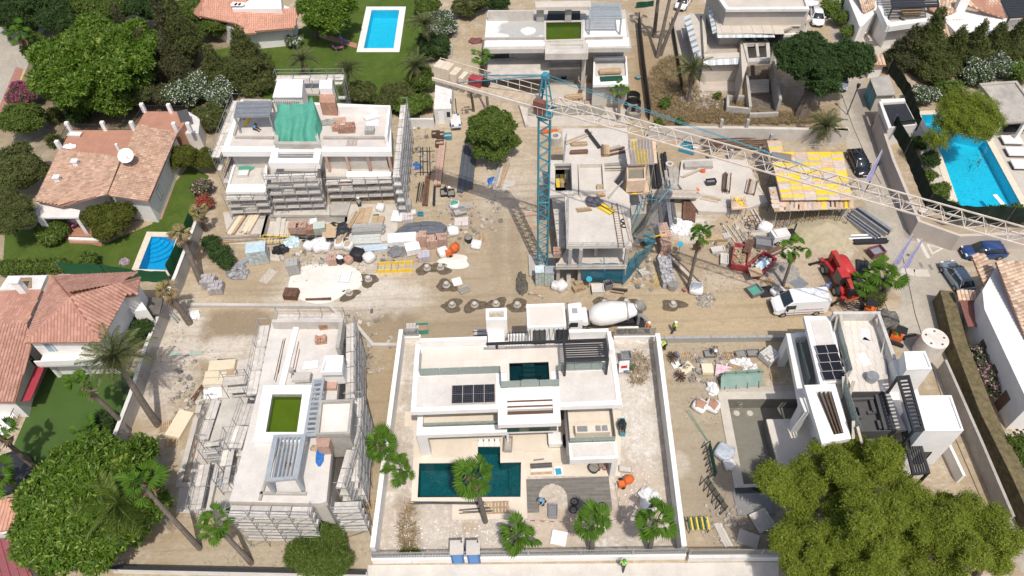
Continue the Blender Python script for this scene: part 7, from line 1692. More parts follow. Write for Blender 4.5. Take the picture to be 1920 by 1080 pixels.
palm('date palm on the lawn left of the roof rooms',(568,160),4.4,(567,112),'date',n=34,s=1.05,dry=3,seed=29);palm('date palm behind the netted villa stair tower',(655,190),4.6,(652,132),'date',n=30,s=1.,dry=2,seed=30)
palm('tallest date palm right of the turquoise pool',(800,100),6.,(796,45),'date',n=36,s=1.1,dry=6,seed=31);palm('grey green date palm below the tallest one',(782,170),4.2,(780,122),'date',n=34,s=1.,dry=8,seed=32)
palm('drooping date palm on the weedy plot before the beige villa',(1290,192),5.,(1300,128),'date',n=26,s=1.15,dry=16,seed=33,skirt=.8);palm('date palm at the lane corner beside the formwork deck',(1545,265),2.6,(1548,238),'date',n=36,s=1.1,dry=12,seed=34,skirt=.3)
# dry weeds
def weeds(label,cx,cy,ru,rv,n,mat=fol_dry,L_=.45):
 Cc=[]
 for k in range(n):
  a=random.random()*6.28;q=math.sqrt(random.random());p=P(cx+ru*q*cos(a),cy+rv*q*sin(a),.02);Cc.append(p)
 Cc=np.array(Cc);D=np.tile(np.array([[0,0,1.]]),(n,1));V=leaves(Cc,D,L_,.05,7,.6,.12);V[:,2]=np.maximum(V[:,2],.0)
 o=bpy.data.objects.new('dry_weeds',np_mesh('dry_weeds',V,np.arange(len(V)).reshape(-1,4),mat));C.objects.link(o);tag(o,label,'weeds',None,'stuff')
weeds('dry brown weeds covering the plot between dark fence and beige villa',1262,175,48,70,2600);weeds('dry weeds along the foot of the pale retaining wall',1420,222,150,12,1800);weeds('dry weeds round the old rubble by the beige villa yard',1350,205,60,22,1000)
weeds('sparse weeds behind the finished villa right corner',1192,690,26,32,90);weeds('dead creepers on the left of the villa plot',765,995,18,45,110);weeds('green weeds at the front left corner of the villa plot',768,1038,16,6,200,fm_,.35)
# ---------------- vehicles ----------------
def loft(secs,n=4):
 "secs: (x, [(y,z)...half outline bottom->top]) mirrored"
 b=MB();rows=[]
 for x,pr in secs:
  ring=[(x,y,z) for y,z in pr]+[(x,-y,z) for y,z in pr[::-1]]
  rows.append(len(b.v));b.v.extend(ring)
 m_=len(secs[0][1])*2
 for a,c in zip(rows[:-1],rows[1:]):
  for i in range(m_): b.f.append([a+i,c+i,c+(i+1)%m_,a+(i+1)%m_]);b.mi.append(0)
 b.f.append(list(range(rows[0],rows[0]+m_)));b.f.append(list(range(rows[-1],rows[-1]+m_))[::-1]);b.mi+=[0,0];return b
def wheel(par,x,y,r=.33,w=.22):
 s_=1 if y>0 else -1
 t=part('wheel',MB().tube((x,y-w/2,r),(x,y+w/2,r),r,18),rubber,par);part('rim',MB().tube((x,y+s_*w*.3,r),(x,y+s_*w*.54,r),r*.6,12),steel,t);return t
lampm=M('lamp_lens',(.75,.75,.72),.15,.05,2,spec=.8);redl=M('red_lamp_lens',(.45,.02,.02),.2,.05,2)
def car(label,p,rz,paint,L_=4.5,W_=1.82,Hh=1.5,name='parked_car',group=None,suv=0.):
 r=T(name,label,'car',(0,0,0),group);h=L_/2;w=W_/2
 def pr(wb,zb,zt,top=.0): return [(wb*.9,zb),(wb,zb+.12),(wb,zt-.12),(wb*.9,zt)]
 b=loft([(-h,pr(w*.86,.35,.82)),(-h+.15,pr(w*.96,.25,.95)),(-h+.9,pr(w,.2,1.0)),(0,pr(w,.2,.98)),(h-1.2,pr(w,.2,.95)),(h-.35,pr(w*.95,.22,.82)),(h,pr(w*.80,.32,.66))]);b.smooth=True;part('body',b,paint,r)
 c=[(-h+.25+suv*.0,.93),(-h+.75,Hh-.06),(-.1,Hh),(h*.22,Hh-.04),(h*.56,.93)]
 gw=lambda z:w*(.93-.2*(z-.93)/(Hh-.93))
 b=loft([(c[0][0],[(w*.9,.9),(w*.9,.94)]),(c[1][0],[(w*.94,.9),(gw(Hh),Hh-.08)]),(c[2][0],[(w*.95,.9),(gw(Hh),Hh-.05)]),(c[3][0],[(w*.95,.9),(gw(Hh),Hh-.08)]),(c[4][0],[(w*.9,.88),(w*.9,.92)])]);b.smooth=True;part('glasshouse',b,gld,r)
 b=loft([(c[1][0]-.06,[(gw(Hh)*.98,Hh-.1),(gw(Hh)*.9,Hh-.03)]),(c[2][0],[(gw(Hh)*1.02,Hh-.06),(gw(Hh)*.9,Hh+.03)]),(c[3][0],[(gw(Hh)*.98,Hh-.1),(gw(Hh)*.88,Hh-.01)])]);b.smooth=True;part('roof',b,paint,r)
 for s_ in(-1,1):
  b=MB();
  for x0,z0,x1,z1 in((c[0][0]+.05,.95,c[1][0],Hh-.07),(c[2][0],.95,c[2][0],Hh-.04),(c[3][0],Hh-.07,c[4][0]-.05,.95)): b.beam((x0,s_*(w*.93 if z0<1 else gw(Hh)),z0),(x1,s_*(gw(Hh) if z1>1 else w*.93),z1),.07,.05)
  part('pillar',b,paint,r,kind='stuff');part('mirror',MB().obox((h*.36,s_*(w+.08),1.0),(.14,.2,.14)),paint,r)
  part('headlight',MB().obox((h-.12,s_*w*.66,.68),(.22,.34,.13)),lampm,r);part('tail_light',MB().obox((-h+.05,s_*w*.7,.8),(.12,.3,.16)),redl,r)
  for x in(h-.85,-h+.85): wheel(r,x,s_*(w-.1))
 part('bumper',MB().box(h-.12,-w*.75,.28,h+.03,w*.75,.5),blk,r);part('number_plate',MB().box(h+.031,-.25,.4,h+.04,.25,.51),wcl,r)
 r.location=p;r.rotation_euler=(0,0,rz);return r
def van(label,p,rz,L_=5.5,W_=2.05,Hh=2.35):
 r=T('delivery_van',label,'van');h=L_/2;w=W_/2
 def pr(wb,zb,zt,tw=.9): return [(wb*.96,zb),(wb,zb+.15),(wb*.98,1.25 if zt>1.5 else zb+.3),(wb*tw,zt-.12),(wb*tw*.9,zt)]
 b=loft([(-h,pr(w*.97,.4,Hh-.05)),(-h+.15,pr(w,.3,Hh)),(h-1.9,pr(w,.3,Hh)),(h-1.65,pr(w,.3,Hh-.04)),(h-.85,pr(w*.99,.3,1.42,.95)),(h-.2,pr(w*.9,.32,1.08,.95)),(h,pr(w*.75,.4,.9,.95))]);part('body',b,carwh,r)
 b=MB();z=.012;b.quad((h-1.62,-w*.76,Hh-.1+z),(h-1.62,w*.76,Hh-.1+z),(h-.88,w*.82,1.46+z),(h-.88,-w*.82,1.46+z));b.f=[f[::-1] for f in b.f]
 v=Ve((.93,0,.74)).normalized()*.03;b.v=[(x+v.x,y,zz+v.z) for x,y,zz in b.v];part('windscreen',b,gld,r)
 for k in range(5): part('roof_rib',MB().box(-h+.5+k*.6,-w*.75,Hh-.005,-h+.56+k*.6,w*.75,Hh+.02),carwh,r)
 for s_ in(-1,1):
  part('side_window',MB().prism([(h-1.95,s_*w*.93),(h-1.95,s_*(w*1.005)),(h-1.02,s_*w*1.0),(h-1.02,s_*w*.95)],1.28,1.82),gld,r);part('mirror',MB().obox((h-1.1,s_*(w+.14),1.4),(.14,.26,.3)),blk,r)
  part('side_moulding',MB().box(-h+.4,s_*w*.99-.02,.62,h-.9,s_*w*.99+.02,.72),M('grey_trim',(.2,.2,.21),.6,.1,3),r)
  part('door_seam',MB().box(h-2.0,s_*w-.008,.5,h-1.975,s_*w+.006,1.9),dark,r)
  part('headlight',MB().obox((h-.25,s_*w*.72,.98),(.35,.3,.16)),lampm,r);part('tail_light',MB().obox((-h,s_*w*.88,1.1),(.05,.14,.5)),redl,r)
  for x in(h-.95,-h+1.1): wheel(r,x,s_*(w-.1),.35)
 part('grille',MB().obox((h+.0,0,.62),(.12,1.4,.3)),blk,r)
 t=MB();rn=random.Random(3)          # small red lettering band on the side panel
 for s_ in(-1,1):
  x=-h+.6
  while x<h-2.3:
   q=rn.uniform(.05,.12);t.box(x,s_*w-.004,1.02,x+q,s_*w+.010,1.02+rn.choice((.1,.1,.15)));x+=q+.035
 part('lettering',t,M('faded_pink_lettering',(.62,.30,.32),.5,.05,3),r,kind='stuff')
 r.location=p;r.rotation_euler=(0,0,rz);return r
van('white panel van with dark windscreen parked on the sandy road',(29.55,47.15,0),math.pi+.03)
def at(u0,v0,u1,v1):
 a=P(u0,v0);b=P(u1,v1);return (a+b)/2,math.atan2((b-a).y,(b-a).x)
p,a=at(1598,292,1618,331);car('black car parked in the lane beside the yellow formwork deck',p,a,carblk)
p,a=at(1874,476,1806,478);car('dark blue car driving round the junction below the cream wall',p,a,carblue,4.6,1.88,1.55)
p,a=at(1800,540,1779,510);car('pale blue grey car parked in shade beside the right edge house',p,a,carsil,4.3,1.8,1.52)
p,a=at(1288,-2,1274,20);car('white car on the dirt at the very top by the tall bare palms',p,a,carwh)
p,a=at(1572,140,1575,172);car('white car half hidden under the dark umbrella tree',p,a,carwh)
p,a=at(1528,25,1532,50);car('white car behind the beige villa garage at the top',p,a,carwh);p,a=at(1517,-8,1521,14);car('white car farthest up behind the beige villa',p,a,carwh)
# mixer truck, nose to the left
mt=T('mixer_truck','white concrete mixer truck parked behind the finished villa','truck');tw=1.22
b=loft([(4.7,[(tw*.9,.5),(tw,.7),(tw,1.9),(tw*.9,2.2),(tw*.85,2.3)]),(4.6,[(tw,.5),(tw,.7),(tw,2.2),(tw*.95,2.75),(tw*.85,2.85)]),(3.2,[(tw,.5),(tw,.7),(tw,2.2),(tw*.96,2.9),(tw*.9,3.0)]),(3.0,[(tw,.5),(tw,.7),(tw,2.2),(tw*.95,2.85),(tw*.85,2.95)])]);part('cab',b,carwh,mt)
part('windscreen',MB().obox((4.69,0,2.05),(.06,2.1,.8),0,(0,-.12,0)),gld,mt)
for s_ in(-1,1): part('side_window',MB().box(3.55,s_*tw-.02,1.75,4.45,s_*tw+.025,2.5),gld,mt);part('mirror',MB().obox((4.55,s_*(tw+.2),2.2),(.12,.2,.6)),blk,mt);part('mudguard',MB().obox((3.9,s_*.95,1.08),(1.1,.5,.1)),blk,mt)
part('roof_hatch',MB().box(3.55,-.32,2.99,4.15,.32,3.04),M('grey_hatch',(.33,.33,.34),.5,.05,2),mt)
part('chassis',MB().box(-4.6,-.45,.75,3.0,.45,1.05).box(-4.6,-1.1,1.0,-3.9,1.1,1.12),dark,mt)
dm=MB();N_=24;prof=[(2.1,.55),(1.7,1.0),(.8,1.28),(-.6,1.30),(-2.0,1.05),(-3.2,.72),(-3.5,.62)];ax0=zv(2.45);tl=.13
for x,r_ in prof:
 for i in range(N_): q=2*math.pi*i/N_;dm.v.append((x,r_*cos(q),2.35-tl*x+r_*sin(q)))
for k in range(len(prof)-1):
 for i in range(N_): dm.f.append([k*N_+i,k*N_+(i+1)%N_,(k+1)*N_+(i+1)%N_,(k+1)*N_+i]);dm.mi.append(0)
dm.f+= [list(range(N_))[::-1],list(range((len(prof)-1)*N_,len(prof)*N_))];dm.mi+=[0,0];dm.smooth=True;part('drum',dm,M('white_drum',(.76,.75,.72),.35,.06,1,dirt=(.55,.5,.44),dirtamt=.4),mt)
part('drum_ring',MB().tube((-2.3,0,2.65),(-2.5,0,2.67),1.02,20),M('grey_drum_ring',(.35,.34,.32),.6,.1,3),mt)
part('water_tank',MB().tube((2.62,-1.0,1.9),(2.62,1.0,1.9),.36,14),wcl,mt)
part('hopper',MB().tube((-3.7,0,2.6),(-3.95,0,3.5),.35,12,.75,cap=False),M('cement_grey_steel',(.34,.32,.29),.8,.2,3),mt)
part('chute',MB().beam((-3.9,0,2.2),(-5.2,.3,1.1),.5,.14),bpy.data.materials['cement_grey_steel'],mt);part('pedestal',MB().box(-3.9,-.8,1.1,-3.6,.8,2.6).box(1.9,-.5,1.05,2.2,.5,1.9),M('truck_frame_grey',(.2,.2,.2),.6,.1,3),mt,kind='stuff')
part('ladder',MB().beam((-4.3,-.7,1.1),(-4.3,-.7,3.2),.06,.06).beam((-4.3,-1.1,1.1),(-4.3,-1.1,3.2),.06,.06),steel,mt,kind='stuff');part('hose_reel',MB().tube((2.3,-1.2,1.3),(2.3,-1.0,1.3),.25,12),red,mt)
for s_ in(-1,1):
 for x in(3.9,2.3,-1.9,-3.2): wheel(mt,x,s_*1.0,.5,.35)
 part('wheel_arch',MB().box(-3.8,s_*1.2-.25,1.05,-1.3,s_*1.2+.02,1.12),wcl,mt)
a=P(1063,612);mt.scale=(.84,.95,.93);mt.location=(P(1063,600,1.5).x+4.0,45.75,0);mt.rotation_euler=(0,0,math.pi)
# telehandler
th=T('telehandler','red rotating telehandler with folded boom and stabilisers near the sand heap','telehandler');
def qx(x,y,z): return (x,y,z)
part('chassis',loft([(-2.6,[(.8,.6),(.9,.7),(.9,1.1),(.8,1.2)]),(-1,[(.7,.5),(.8,.7),(.8,1.3),(.7,1.4)]),(1,[(.7,.5),(.8,.7),(.8,1.3),(.7,1.4)]),(2.6,[(.8,.6),(.9,.7),(.9,1.1),(.8,1.2)])]),red,th)
b=loft([(-2.7,[(.55,1.3),(.75,1.4),(.75,1.8),(.45,2.0)]),(-2.2,[(.65,1.3),(.85,1.4),(.85,2.0),(.55,2.25)]),(.2,[(.65,1.3),(.85,1.4),(.85,2.1),(.55,2.3)]),(.5,[(.6,1.3),(.7,1.4),(.7,1.7),(.5,1.8)])]);b.v=[(x,y+.75,z) for x,y,z in b.v];b.smooth=True;part('engine_cover',b,red,th)
b=MB().obox((.9,-.6,2.15),(1.5,1.0,1.7));cabp=part('cab',b,gld,th);part('cab_roof',MB().obox((.9,-.6,3.04),(1.55,1.05,.1)),red,cabp)
part('boom',MB().beam((-2.4,-.15,2.6),(2.3,-.15,2.3),.5,.55).beam((2.2,-.15,2.3),(2.9,-.15,2.15),.4,.42),M('dark_red_boom',(.42,.05,.035),.5,.12,2),th,kind='stuff');part('boom_pivot',MB().obox((-2.4,-.15,2.2),(.7,.7,1.3)),red,th)
part('boom_head',MB().obox((3.0,-.15,1.9),(.5,.8,.9)),blk,th)
for k in range(6): part('fork_frame_bar',MB().beam((3.25+k*.28,-1.0,.9),(3.25+k*.28,.8,.9),.07,.07),dark,th)
part('fork_frame',MB().beam((3.2,-1.0,.9),(4.8,-1.0,.9),.09,.09).beam((3.2,.8,.9),(4.8,.8,.9),.09,.09).beam((3.2,-.2,1.6),(3.2,-.2,.6),.1,.5),dark,th,kind='stuff')
for x in(-1.7,1.7):
 for s_ in(-1,1): wheel(th,x,s_*1.1,.62,.48)
for x,e in((-3.0,-1),(3.0,1)):
 part('stabiliser_beam',MB().obox((x,0,.75),(.4,2.2,.4)),red,th)
 for s_ in(-1,1): part('stabiliser_leg',MB().beam((x,s_*1.0,.7),(x+.25*e,s_*2.1,.1),.2,.2).cyl((x+.25*e,s_*2.15),.22,0,.08,10),blk,th)
p,a=at(1558,508,1582,552);th.scale=(.88,.88,.88);th.location=(p.x,p.y,0);th.rotation_euler=(0,0,a)
# mini diggers
def digger(label,u,v,rz,s=1.):
 r=T('mini_digger',label,'digger')
 for q in(-1,1): part('track',loft([(-.8,[(.01,.15),(.15,.15),(.15,.3),(.01,.3)]),(-.6,[(.01,.0),(.15,.0),(.15,.45),(.01,.45)]),(.6,[(.01,.0),(.15,.0),(.15,.45),(.01,.45)]),(.8,[(.01,.15),(.15,.15),(.15,.3),(.01,.3)])]),rubber,r).location=(0,q*.55,0)
 part('house',MB().obox((-.25,0,.85),(1.2,1.0,.6)),orange,r);part('counterweight',MB().tube((-.75,-.45,.8),(-.75,.45,.8),.3,10),blk,r)
 part('canopy',MB().obox((-.1,0,2.1),(1.1,1.0,.07)),blk,r)
 for x,y in((.3,.45),(.3,-.45),(-.6,.45),(-.6,-.45)): ptb('canopy_post',blk,r,(x,y,1.1),(x,y,2.1),.03)
 part('boom',MB().beam((.4,0,1.0),(1.4,0,2.1),.18,.22),blk,r);part('stick',MB().beam((1.4,0,2.1),(2.3,0,1.0),.14,.18),orange,r);part('bucket',MB().prism([(2.1,-.3),(2.6,-.3),(2.6,.3),(2.1,.3)],.45,.95),rust,r)
 r.location=P(u,v);r.rotation_euler=(0,0,rz);r.scale=(s,s,s);return r
digger('small orange digger with black canopy at the lane edge above the right villa',1622,588,2.6,.9)
digger('orange digger with bent arm between right villa and white tank',1680,640,-.5,.9)
# ---------------- people ----------------
def skin_mesh(name,pts,edges,rad,mat,parent,sub=1):
 me=bpy.data.meshes.new(name);me.from_pydata(pts,edges,[]);o=bpy.data.objects.new(name,me);C.objects.link(o)
 sm=o.modifiers.new('skin','SKIN');me.materials.append(mat)
 if not me.skin_vertices:
  bpy.context.view_layer.objects.active=o
 L0=me.skin_vertices[0].data if me.skin_vertices else None
 if L0:
  for i,r_ in enumerate(rad): L0[i].radius=(r_,r_)
  L0[0].use_root=True
 sm.use_smooth_shade=True
 su=o.modifiers.new('sub','SUBSURF');su.levels=sub;su.render_levels=sub
 if parent is not None:o.parent=parent
 return o
def prsn(label,u,v,rz,top,hat,pose='stand',z=0.,leg=None):
 r=T('person',label,'person');leg=leg or navy
 J=dict(pel=(0,0,.95),ch=(0,0,1.3),nk=(0,0,1.48),hd=(.02,0,1.66),
      ls=(0,.2,1.42),le=(.03,.27,1.14),lh=(.14,.25,.92),rs=(0,-.2,1.42),re=(.03,-.27,1.14),rh=(.14,-.25,.92),
      lhip=(0,.1,.9),lk=(.04,.11,.5),la=(0,.12,.08),lf=(.17,.13,.04),rhip=(0,-.1,.9),rk=(.04,-.11,.5),ra=(0,-.12,.08),rf=(.17,-.13,.04))
 if pose=='walk': J.update(lk=(.2,.11,.52),la=(.22,.12,.1),lf=(.38,.12,.06),rk=(-.02,-.11,.5),ra=(-.28,-.12,.12),rf=(-.13,-.12,.05),lh=(-.1,.27,.95),rh=(.25,-.25,1.0),re=(.05,-.28,1.14))
 if pose=='bend': J.update(ch=(.28,0,1.15),nk=(.45,0,1.2),hd=(.6,0,1.24),ls=(.38,.2,1.15),rs=(.38,-.2,1.15),le=(.45,.24,.9),lh=(.6,.16,.68),re=(.45,-.24,.9),rh=(.6,-.16,.68))
 if pose in('crouch','sit'):
  q=.42 if pose=='crouch' else .2
  J.update(pel=(0,0,q),ch=(.18,0,q+.33),nk=(.28,0,q+.5),hd=(.36,0,q+.66),ls=(.22,.2,q+.44),rs=(.22,-.2,q+.44),le=(.4,.25,q+.25),lh=(.6,.15,q+.15),re=(.4,-.25,q+.25),rh=(.6,-.15,q+.15),
          lhip=(0,.1,q),lk=(.42,.18,q+.12),la=(.12 if pose=='crouch' else .6,.16,.08),lf=(.3 if pose=='crouch' else .78,.16,.04),rhip=(0,-.1,q),rk=(.42,-.18,q+.12),ra=(.12 if pose=='crouch' else .6,-.16,.08),rf=(.3 if pose=='crouch' else .78,-.16,.04))
 ks=list(J);ix={k:i for i,k in enumerate(ks)};E_=[('pel','ch'),('ch','nk'),('nk','hd'),('ch','ls'),('ls','le'),('le','lh'),('ch','rs'),('rs','re'),('re','rh'),('pel','lhip'),('lhip','lk'),('lk','la'),('la','lf'),('pel','rhip'),('rhip','rk'),('rk','ra'),('ra','rf')]
 R_=dict(pel=.13,ch=.15,nk=.06,hd=.105,ls=.075,le=.05,lh=.04,rs=.075,re=.05,rh=.04,lhip=.1,lk=.07,la=.05,lf=.045,rhip=.1,rk=.07,ra=.05,rf=.045)
 skin_mesh('body',[J[k] for k in ks],[(ix[a],ix[b]) for a,b in E_],[R_[k] for k in ks],skin,r)
 def sub(nm,keys,mat,gr):
  k2=[k for k in keys];i2={k:i for i,k in enumerate(k2)};ee=[(i2[a],i2[b]) for a,b in E_ if a in i2 and b in i2]
  return skin_mesh(nm,[J[k] for k in k2],ee,[R_[k]+gr for k in k2],mat,r)
 sub('shirt',['ch','pel','ls','le','rs','re'],top,.03);sub('trousers',['pel','lhip','lk','la','rhip','rk','ra'],leg,.025)
 h=Ve(J['hd']);b=MB();b.blob((h.x,h.y,h.z+.05),(.15,.135,.14),12,8,0,1.,1,-.1);b.cyl((h.x+.03,h.y),.17,h.z+.03,h.z+.05,12);part('helmet',b,hat,r)
 for s_ in('la','ra'): q=J[s_];part('boot',MB().blob((q[0]+.07,q[1],.055),(.16,.065,.065),8,5,0,.7,1,-.8),blk,r)
 q=P(u,v,z);r.location=q;r.rotation_euler=(0,0,rz);return r
yh=M('yellow_helmet',(.7,.5,.05),.4,.05,3);gh=M('green_helmet',(.05,.3,.1),.4,.05,3);nh=M('dark_hair',(.03,.022,.018),.8,.1,8)
prsn('worker in orange vest and white helmet behind the mixer truck',1213,624,1.0,hior,wcl,'stand')
prsn('worker in yellow green vest walking on the road behind the truck',1262,623,.3,hivis,wcl,'walk')
prsn('worker in yellow green vest bending at the end of the block wall',1246,654,3.3,hivis,wcl,'bend')
prsn('worker in grey with white helmet bending over a mortar tub',1338,662,-1.8,gyc,wcl,'bend')
prsn('worker in yellow green vest on the front pavement with green helmet',1167,1066,1.2,hivis,gh,'walk')
prsn('worker in light blue shirt crouching in the round deck cut-out',1020,943,-2.6,bluec,bluec,'crouch')
prsn('bare headed worker in teal shirt sitting on the netted villa roof',478,243,-.4,bluet,nh,'sit',6.64)
prsn('worker in orange vest among the planks beside the concrete frame',1304,374,2.2,hior,hior,'stand');prsn('worker in yellow green vest among the planks beside the concrete frame',1286,380,.2,hivis,wcl,'bend')
prsn('worker in dark clothes and white helmet bending by the water tubs',836,362,-.6,navy,wcl,'bend')
prsn('worker in blue overalls beside the telehandler wheel',1541,550,.5,blue,blue,'bend',leg=blue)
prsn('worker in yellow green vest at the orange digger by the white tank',1674,628,-.6,hivis,bluec,'sit',.6)
prsn('worker in dark clothes on the concrete by the netted villa terrace',675,388,1.8,gyc,wcl,'crouch')
# ---------------- site materials ----------------
R9=random.Random(99)
def _fin(r,u,v,z,rz,rot=None): r.location=P(u,v,z);r.rotation_euler=(0,0,rz) if rot is None else rot;return r
def plt(label,u,v,rz=0.,w=1.2,d=1.0,z=0.,m=None,grp='loose timber pallets'):
 r=T('pallet',label,'pallet',(0,0,0),grp);m=m or wood
 for k in(-1,0,1): pbx('stringer',m,r,-w/2,k*(d/2-.05)-.05,0,w/2,k*(d/2-.05)+.05,.1)
 for k in range(7): x=-w/2+w*(k+.5)/7;pbx('slat',m,r,x-w/20,-d/2,.1,x+w/20,d/2,.125)
 return _fin(r,u,v,z,rz)
def pack(label,u,v,rz=0.,dims=(1.1,1.0,1.0),n=(4,3,5),mat=None,z=0.,wrap=None,cat='brick pallet',name='brick_pallet',grp='palletised bricks and blocks'):
 "blocks on a pallet, each block its own small box with joints"
 r=T(name,label,cat,(0,0,0),grp);mat=mat or bkp;w,d,h=dims
 b=MB()
 for k in(-1,0,1): b.box(-w/2,k*(d/2-.06)-.05,0,w/2,k*(d/2-.06)+.05,.12)
 part('pallet_base',b,wood,r,kind='stuff');b=MB()
 for i in range(n[0]):
  for j in range(n[1]):
   for k in range(n[2]):
    if k==n[2]-1 and R9.random()<.12: continue
    jx,jy=R9.uniform(-.012,.012),R9.uniform(-.012,.012);x=-w/2+w*i/n[0];y=-d/2+d*j/n[1];zz=.12+h*k/n[2];g=.012
    b.box(x+g+jx,y+g+jy,zz+.004,x+w/n[0]-g+jx,y+d/n[1]-g+jy,zz+h/n[2]-.008)
 part('block_courses',b,mat,r,kind='stuff')
 if wrap: part('wrap',MB().obox((0,0,.14+h+.01),(w+.04,d+.04,.02)),wrap,r)
 return _fin(r,u,v,z,rz)
def bag(label,u,v,s=.95,h=.9,fill=None,z=0.,mat=None,grp='big builder bags'):
 r=T('big_bag',label,'big bag',(0,0,0),grp);b=MB();b.blob((0,0,h*.5),(s*.56,s*.56,h*.52),12,8,.05,.45,int(u*7+v));b.smooth=True;part('sack',b,mat or bagw,r)
 if fill: part('contents',MB().blob((0,0,h*.98),(s*.42,s*.42,.12),9,4,.25,.8,int(u)),fill,r)
 b=MB()
 for sx in(-1,1):
  for sy in(-1,1): b.path([(sx*s*.42,sy*s*.3,h*.9),(sx*s*.5,sy*s*.42,h+.18),(sx*s*.3,sy*s*.42,h*.9)],.018,5)
 part('lifting_loop',b,mat or bagw,r,kind='stuff');return _fin(r,u,v,z,R9.uniform(0,1.5))
def bds(label,u,v,rz,L_,W_,H_,mat,z=0.,n=4,lay=None,cat='boards',name='board_stack',grp=None,jit=.08):
 r=T(name,label,cat,(0,0,0),grp);lay=lay or max(1,int(H_/.12));t=H_/lay
 for k in range(lay):
  for i in range(n):
   y=-W_/2+W_*(i+.5)/n;dl=R9.uniform(-jit,jit)*L_
   pob('board',mat if not isinstance(mat,(list,tuple)) else R9.choice(mat),r,(dl*.5,y+R9.uniform(-.01,.01),t*(k+.5)),(L_*(1-abs(R9.uniform(0,jit))),W_/n*.94,t*.9),R9.uniform(-jit,jit)*.25)
 return _fin(r,u,v,z,rz)
def rods(label,u,v,rz,L_,n,rad,mat,z=0.,sp=.4,cat='rods',name='rod_bundle'):
 r=T(name,label,cat)
 for i in range(n):
  y=R9.uniform(-sp,sp);zz=rad+R9.uniform(0,sp*.35);a=R9.uniform(-.06,.06)*L_;ptb('rod',mat,r,(-L_/2+R9.uniform(-.2,.2),y-a*.3,zz),(L_/2+R9.uniform(-.2,.2),y+a*.3,zz+R9.uniform(-.02,.02)),rad)
 return _fin(r,u,v,z,rz)
def tub(label,u,v,rz=0.,w=1.3,d=.75,h=.4,mat=None,fill=None,z=0.,cat='tub',name='mortar_tub',grp=None):
 r=T(name,label,cat,(0,0,0),grp);b=MB();a,c=[],[]
 o=[(-w/2,-d/2),(w/2,-d/2),(w/2,d/2),(-w/2,d/2)];i_=[(x*.9,y*.86) for x,y in o];lo=[(x*.82,y*.78) for x,y in o]
 V=[(x,y,h) for x,y in o]+[(x,y,h) for x,y in i_]+[(x,y,.04) for x,y in lo]+[(x*.88,y*.86,0) for x,y in o]
 b.add(V,[(k,(k+1)%4,4+(k+1)%4,4+k) for k in range(4)]+[(4+k,4+(k+1)%4,8+(k+1)%4,8+k) for k in range(4)]+[(8,9,10,11)]+[(12+k,12+(k+1)%4,(k+1)%4,k) for k in range(4)])
 part('shell',b,mat or steel,r)
 if fill: part('contents',MB().obox((0,0,h*.6),(w*.84,d*.8,.03)),fill,r)
 return _fin(r,u,v,z,rz)
def skip(label,u,v,rz,fill,junk):
 r=tub(label,u,v,rz,3.3,1.75,1.15,redd,fill,cat='skip',name='skip');b=MB()
 for k in range(55):
  x,y=R9.uniform(-1.2,1.2),R9.uniform(-.6,.6);b.obox((x,y,.78+R9.uniform(0,.25)),(R9.uniform(.15,.5),R9.uniform(.12,.3),R9.uniform(.05,.2)),R9.random()*3,(R9.uniform(-.4,.4),R9.uniform(-.4,.4)))
 b.v=[(x+r.location.x,y+r.location.y,z) for x,y,z in b.v];o=part('debris',b,junk,r,kind='stuff')
 for x in(-1.0,0,1.0):
  for s_ in(-1,1):
   o=put('rib','box',redd,None,Matrix.LocRotScale(Ve((x,s_*.82,.55)),Euler((s_*-.14,0,0)),Ve((.08,.06,1.0))));o.parent=r
 return r
def bkt(label,u,v,mat=None,r_=.28,h=.45,z=0.,name='bucket',cat='bucket'):
 r=T(name,label,cat);b=MB().tube((0,0,0),(0,0,h),r_*.8,14,r_);part('pail',b,mat or blk,r);part('contents',MB().cyl((0,0),r_*.86,h-.04,h+.005,12),concd,r)
 b=MB().path([(r_*cos(a),0,h+r_*.5*sin(a)) for a in [math.pi*k/6 for k in range(7)]],.012,5);part('handle',b,steel,r);return _fin(r,u,v,z,R9.random()*3)
def heap(label,u,v,rx,ry,h,mat,z=0.,name='tarp_heap',cat='tarp'):
 b=MB().blob((0,0,h*.3),(rx,ry,h),16,8,.22,.85,int(u*3+v),-.3);b.smooth=False;p=P(u,v,z);b.v=[(x+p.x,y+p.y,zz+p.z) for x,y,zz in b.v];return solo(name,b,mat,label,cat,p)
def sheet(label,u,v,rz,L_,W_,mat,z=0.,tilt=(0,0),th=.03,name='loose_sheet',cat='sheet',grp=None):
 p=P(u,v,z);b=MB();n=6;V=[]
 b.obox((p.x,p.y,p.z+th/2+abs(sin(tilt[0]))*W_/2+abs(sin(tilt[1]))*L_/2),(L_,W_,th),rz,(tilt[0],tilt[1],0));return solo(name,b,mat,label,cat,p,grp)
def rubble(label,u,v,ru,rv,n,mat,s=(.06,.22),name='rubble',cat='rubble'):
 b=MB()
 for k in range(n):
  a=R9.random()*6.28;q=R9.random()**.7;p=P(u+ru*q*cos(a),v+rv*q*sin(a));l=R9.uniform(*s);b.obox((p.x,p.y,l*.2),(l,l*R9.uniform(.5,1),l*R9.uniform(.3,.8)),R9.random()*3,(R9.uniform(-.5,.5),R9.uniform(-.5,.5)))
 o=bpy.data.objects.new(name,b.mesh(name,mat));C.objects.link(o);return tag(o,label,cat,None,'stuff')
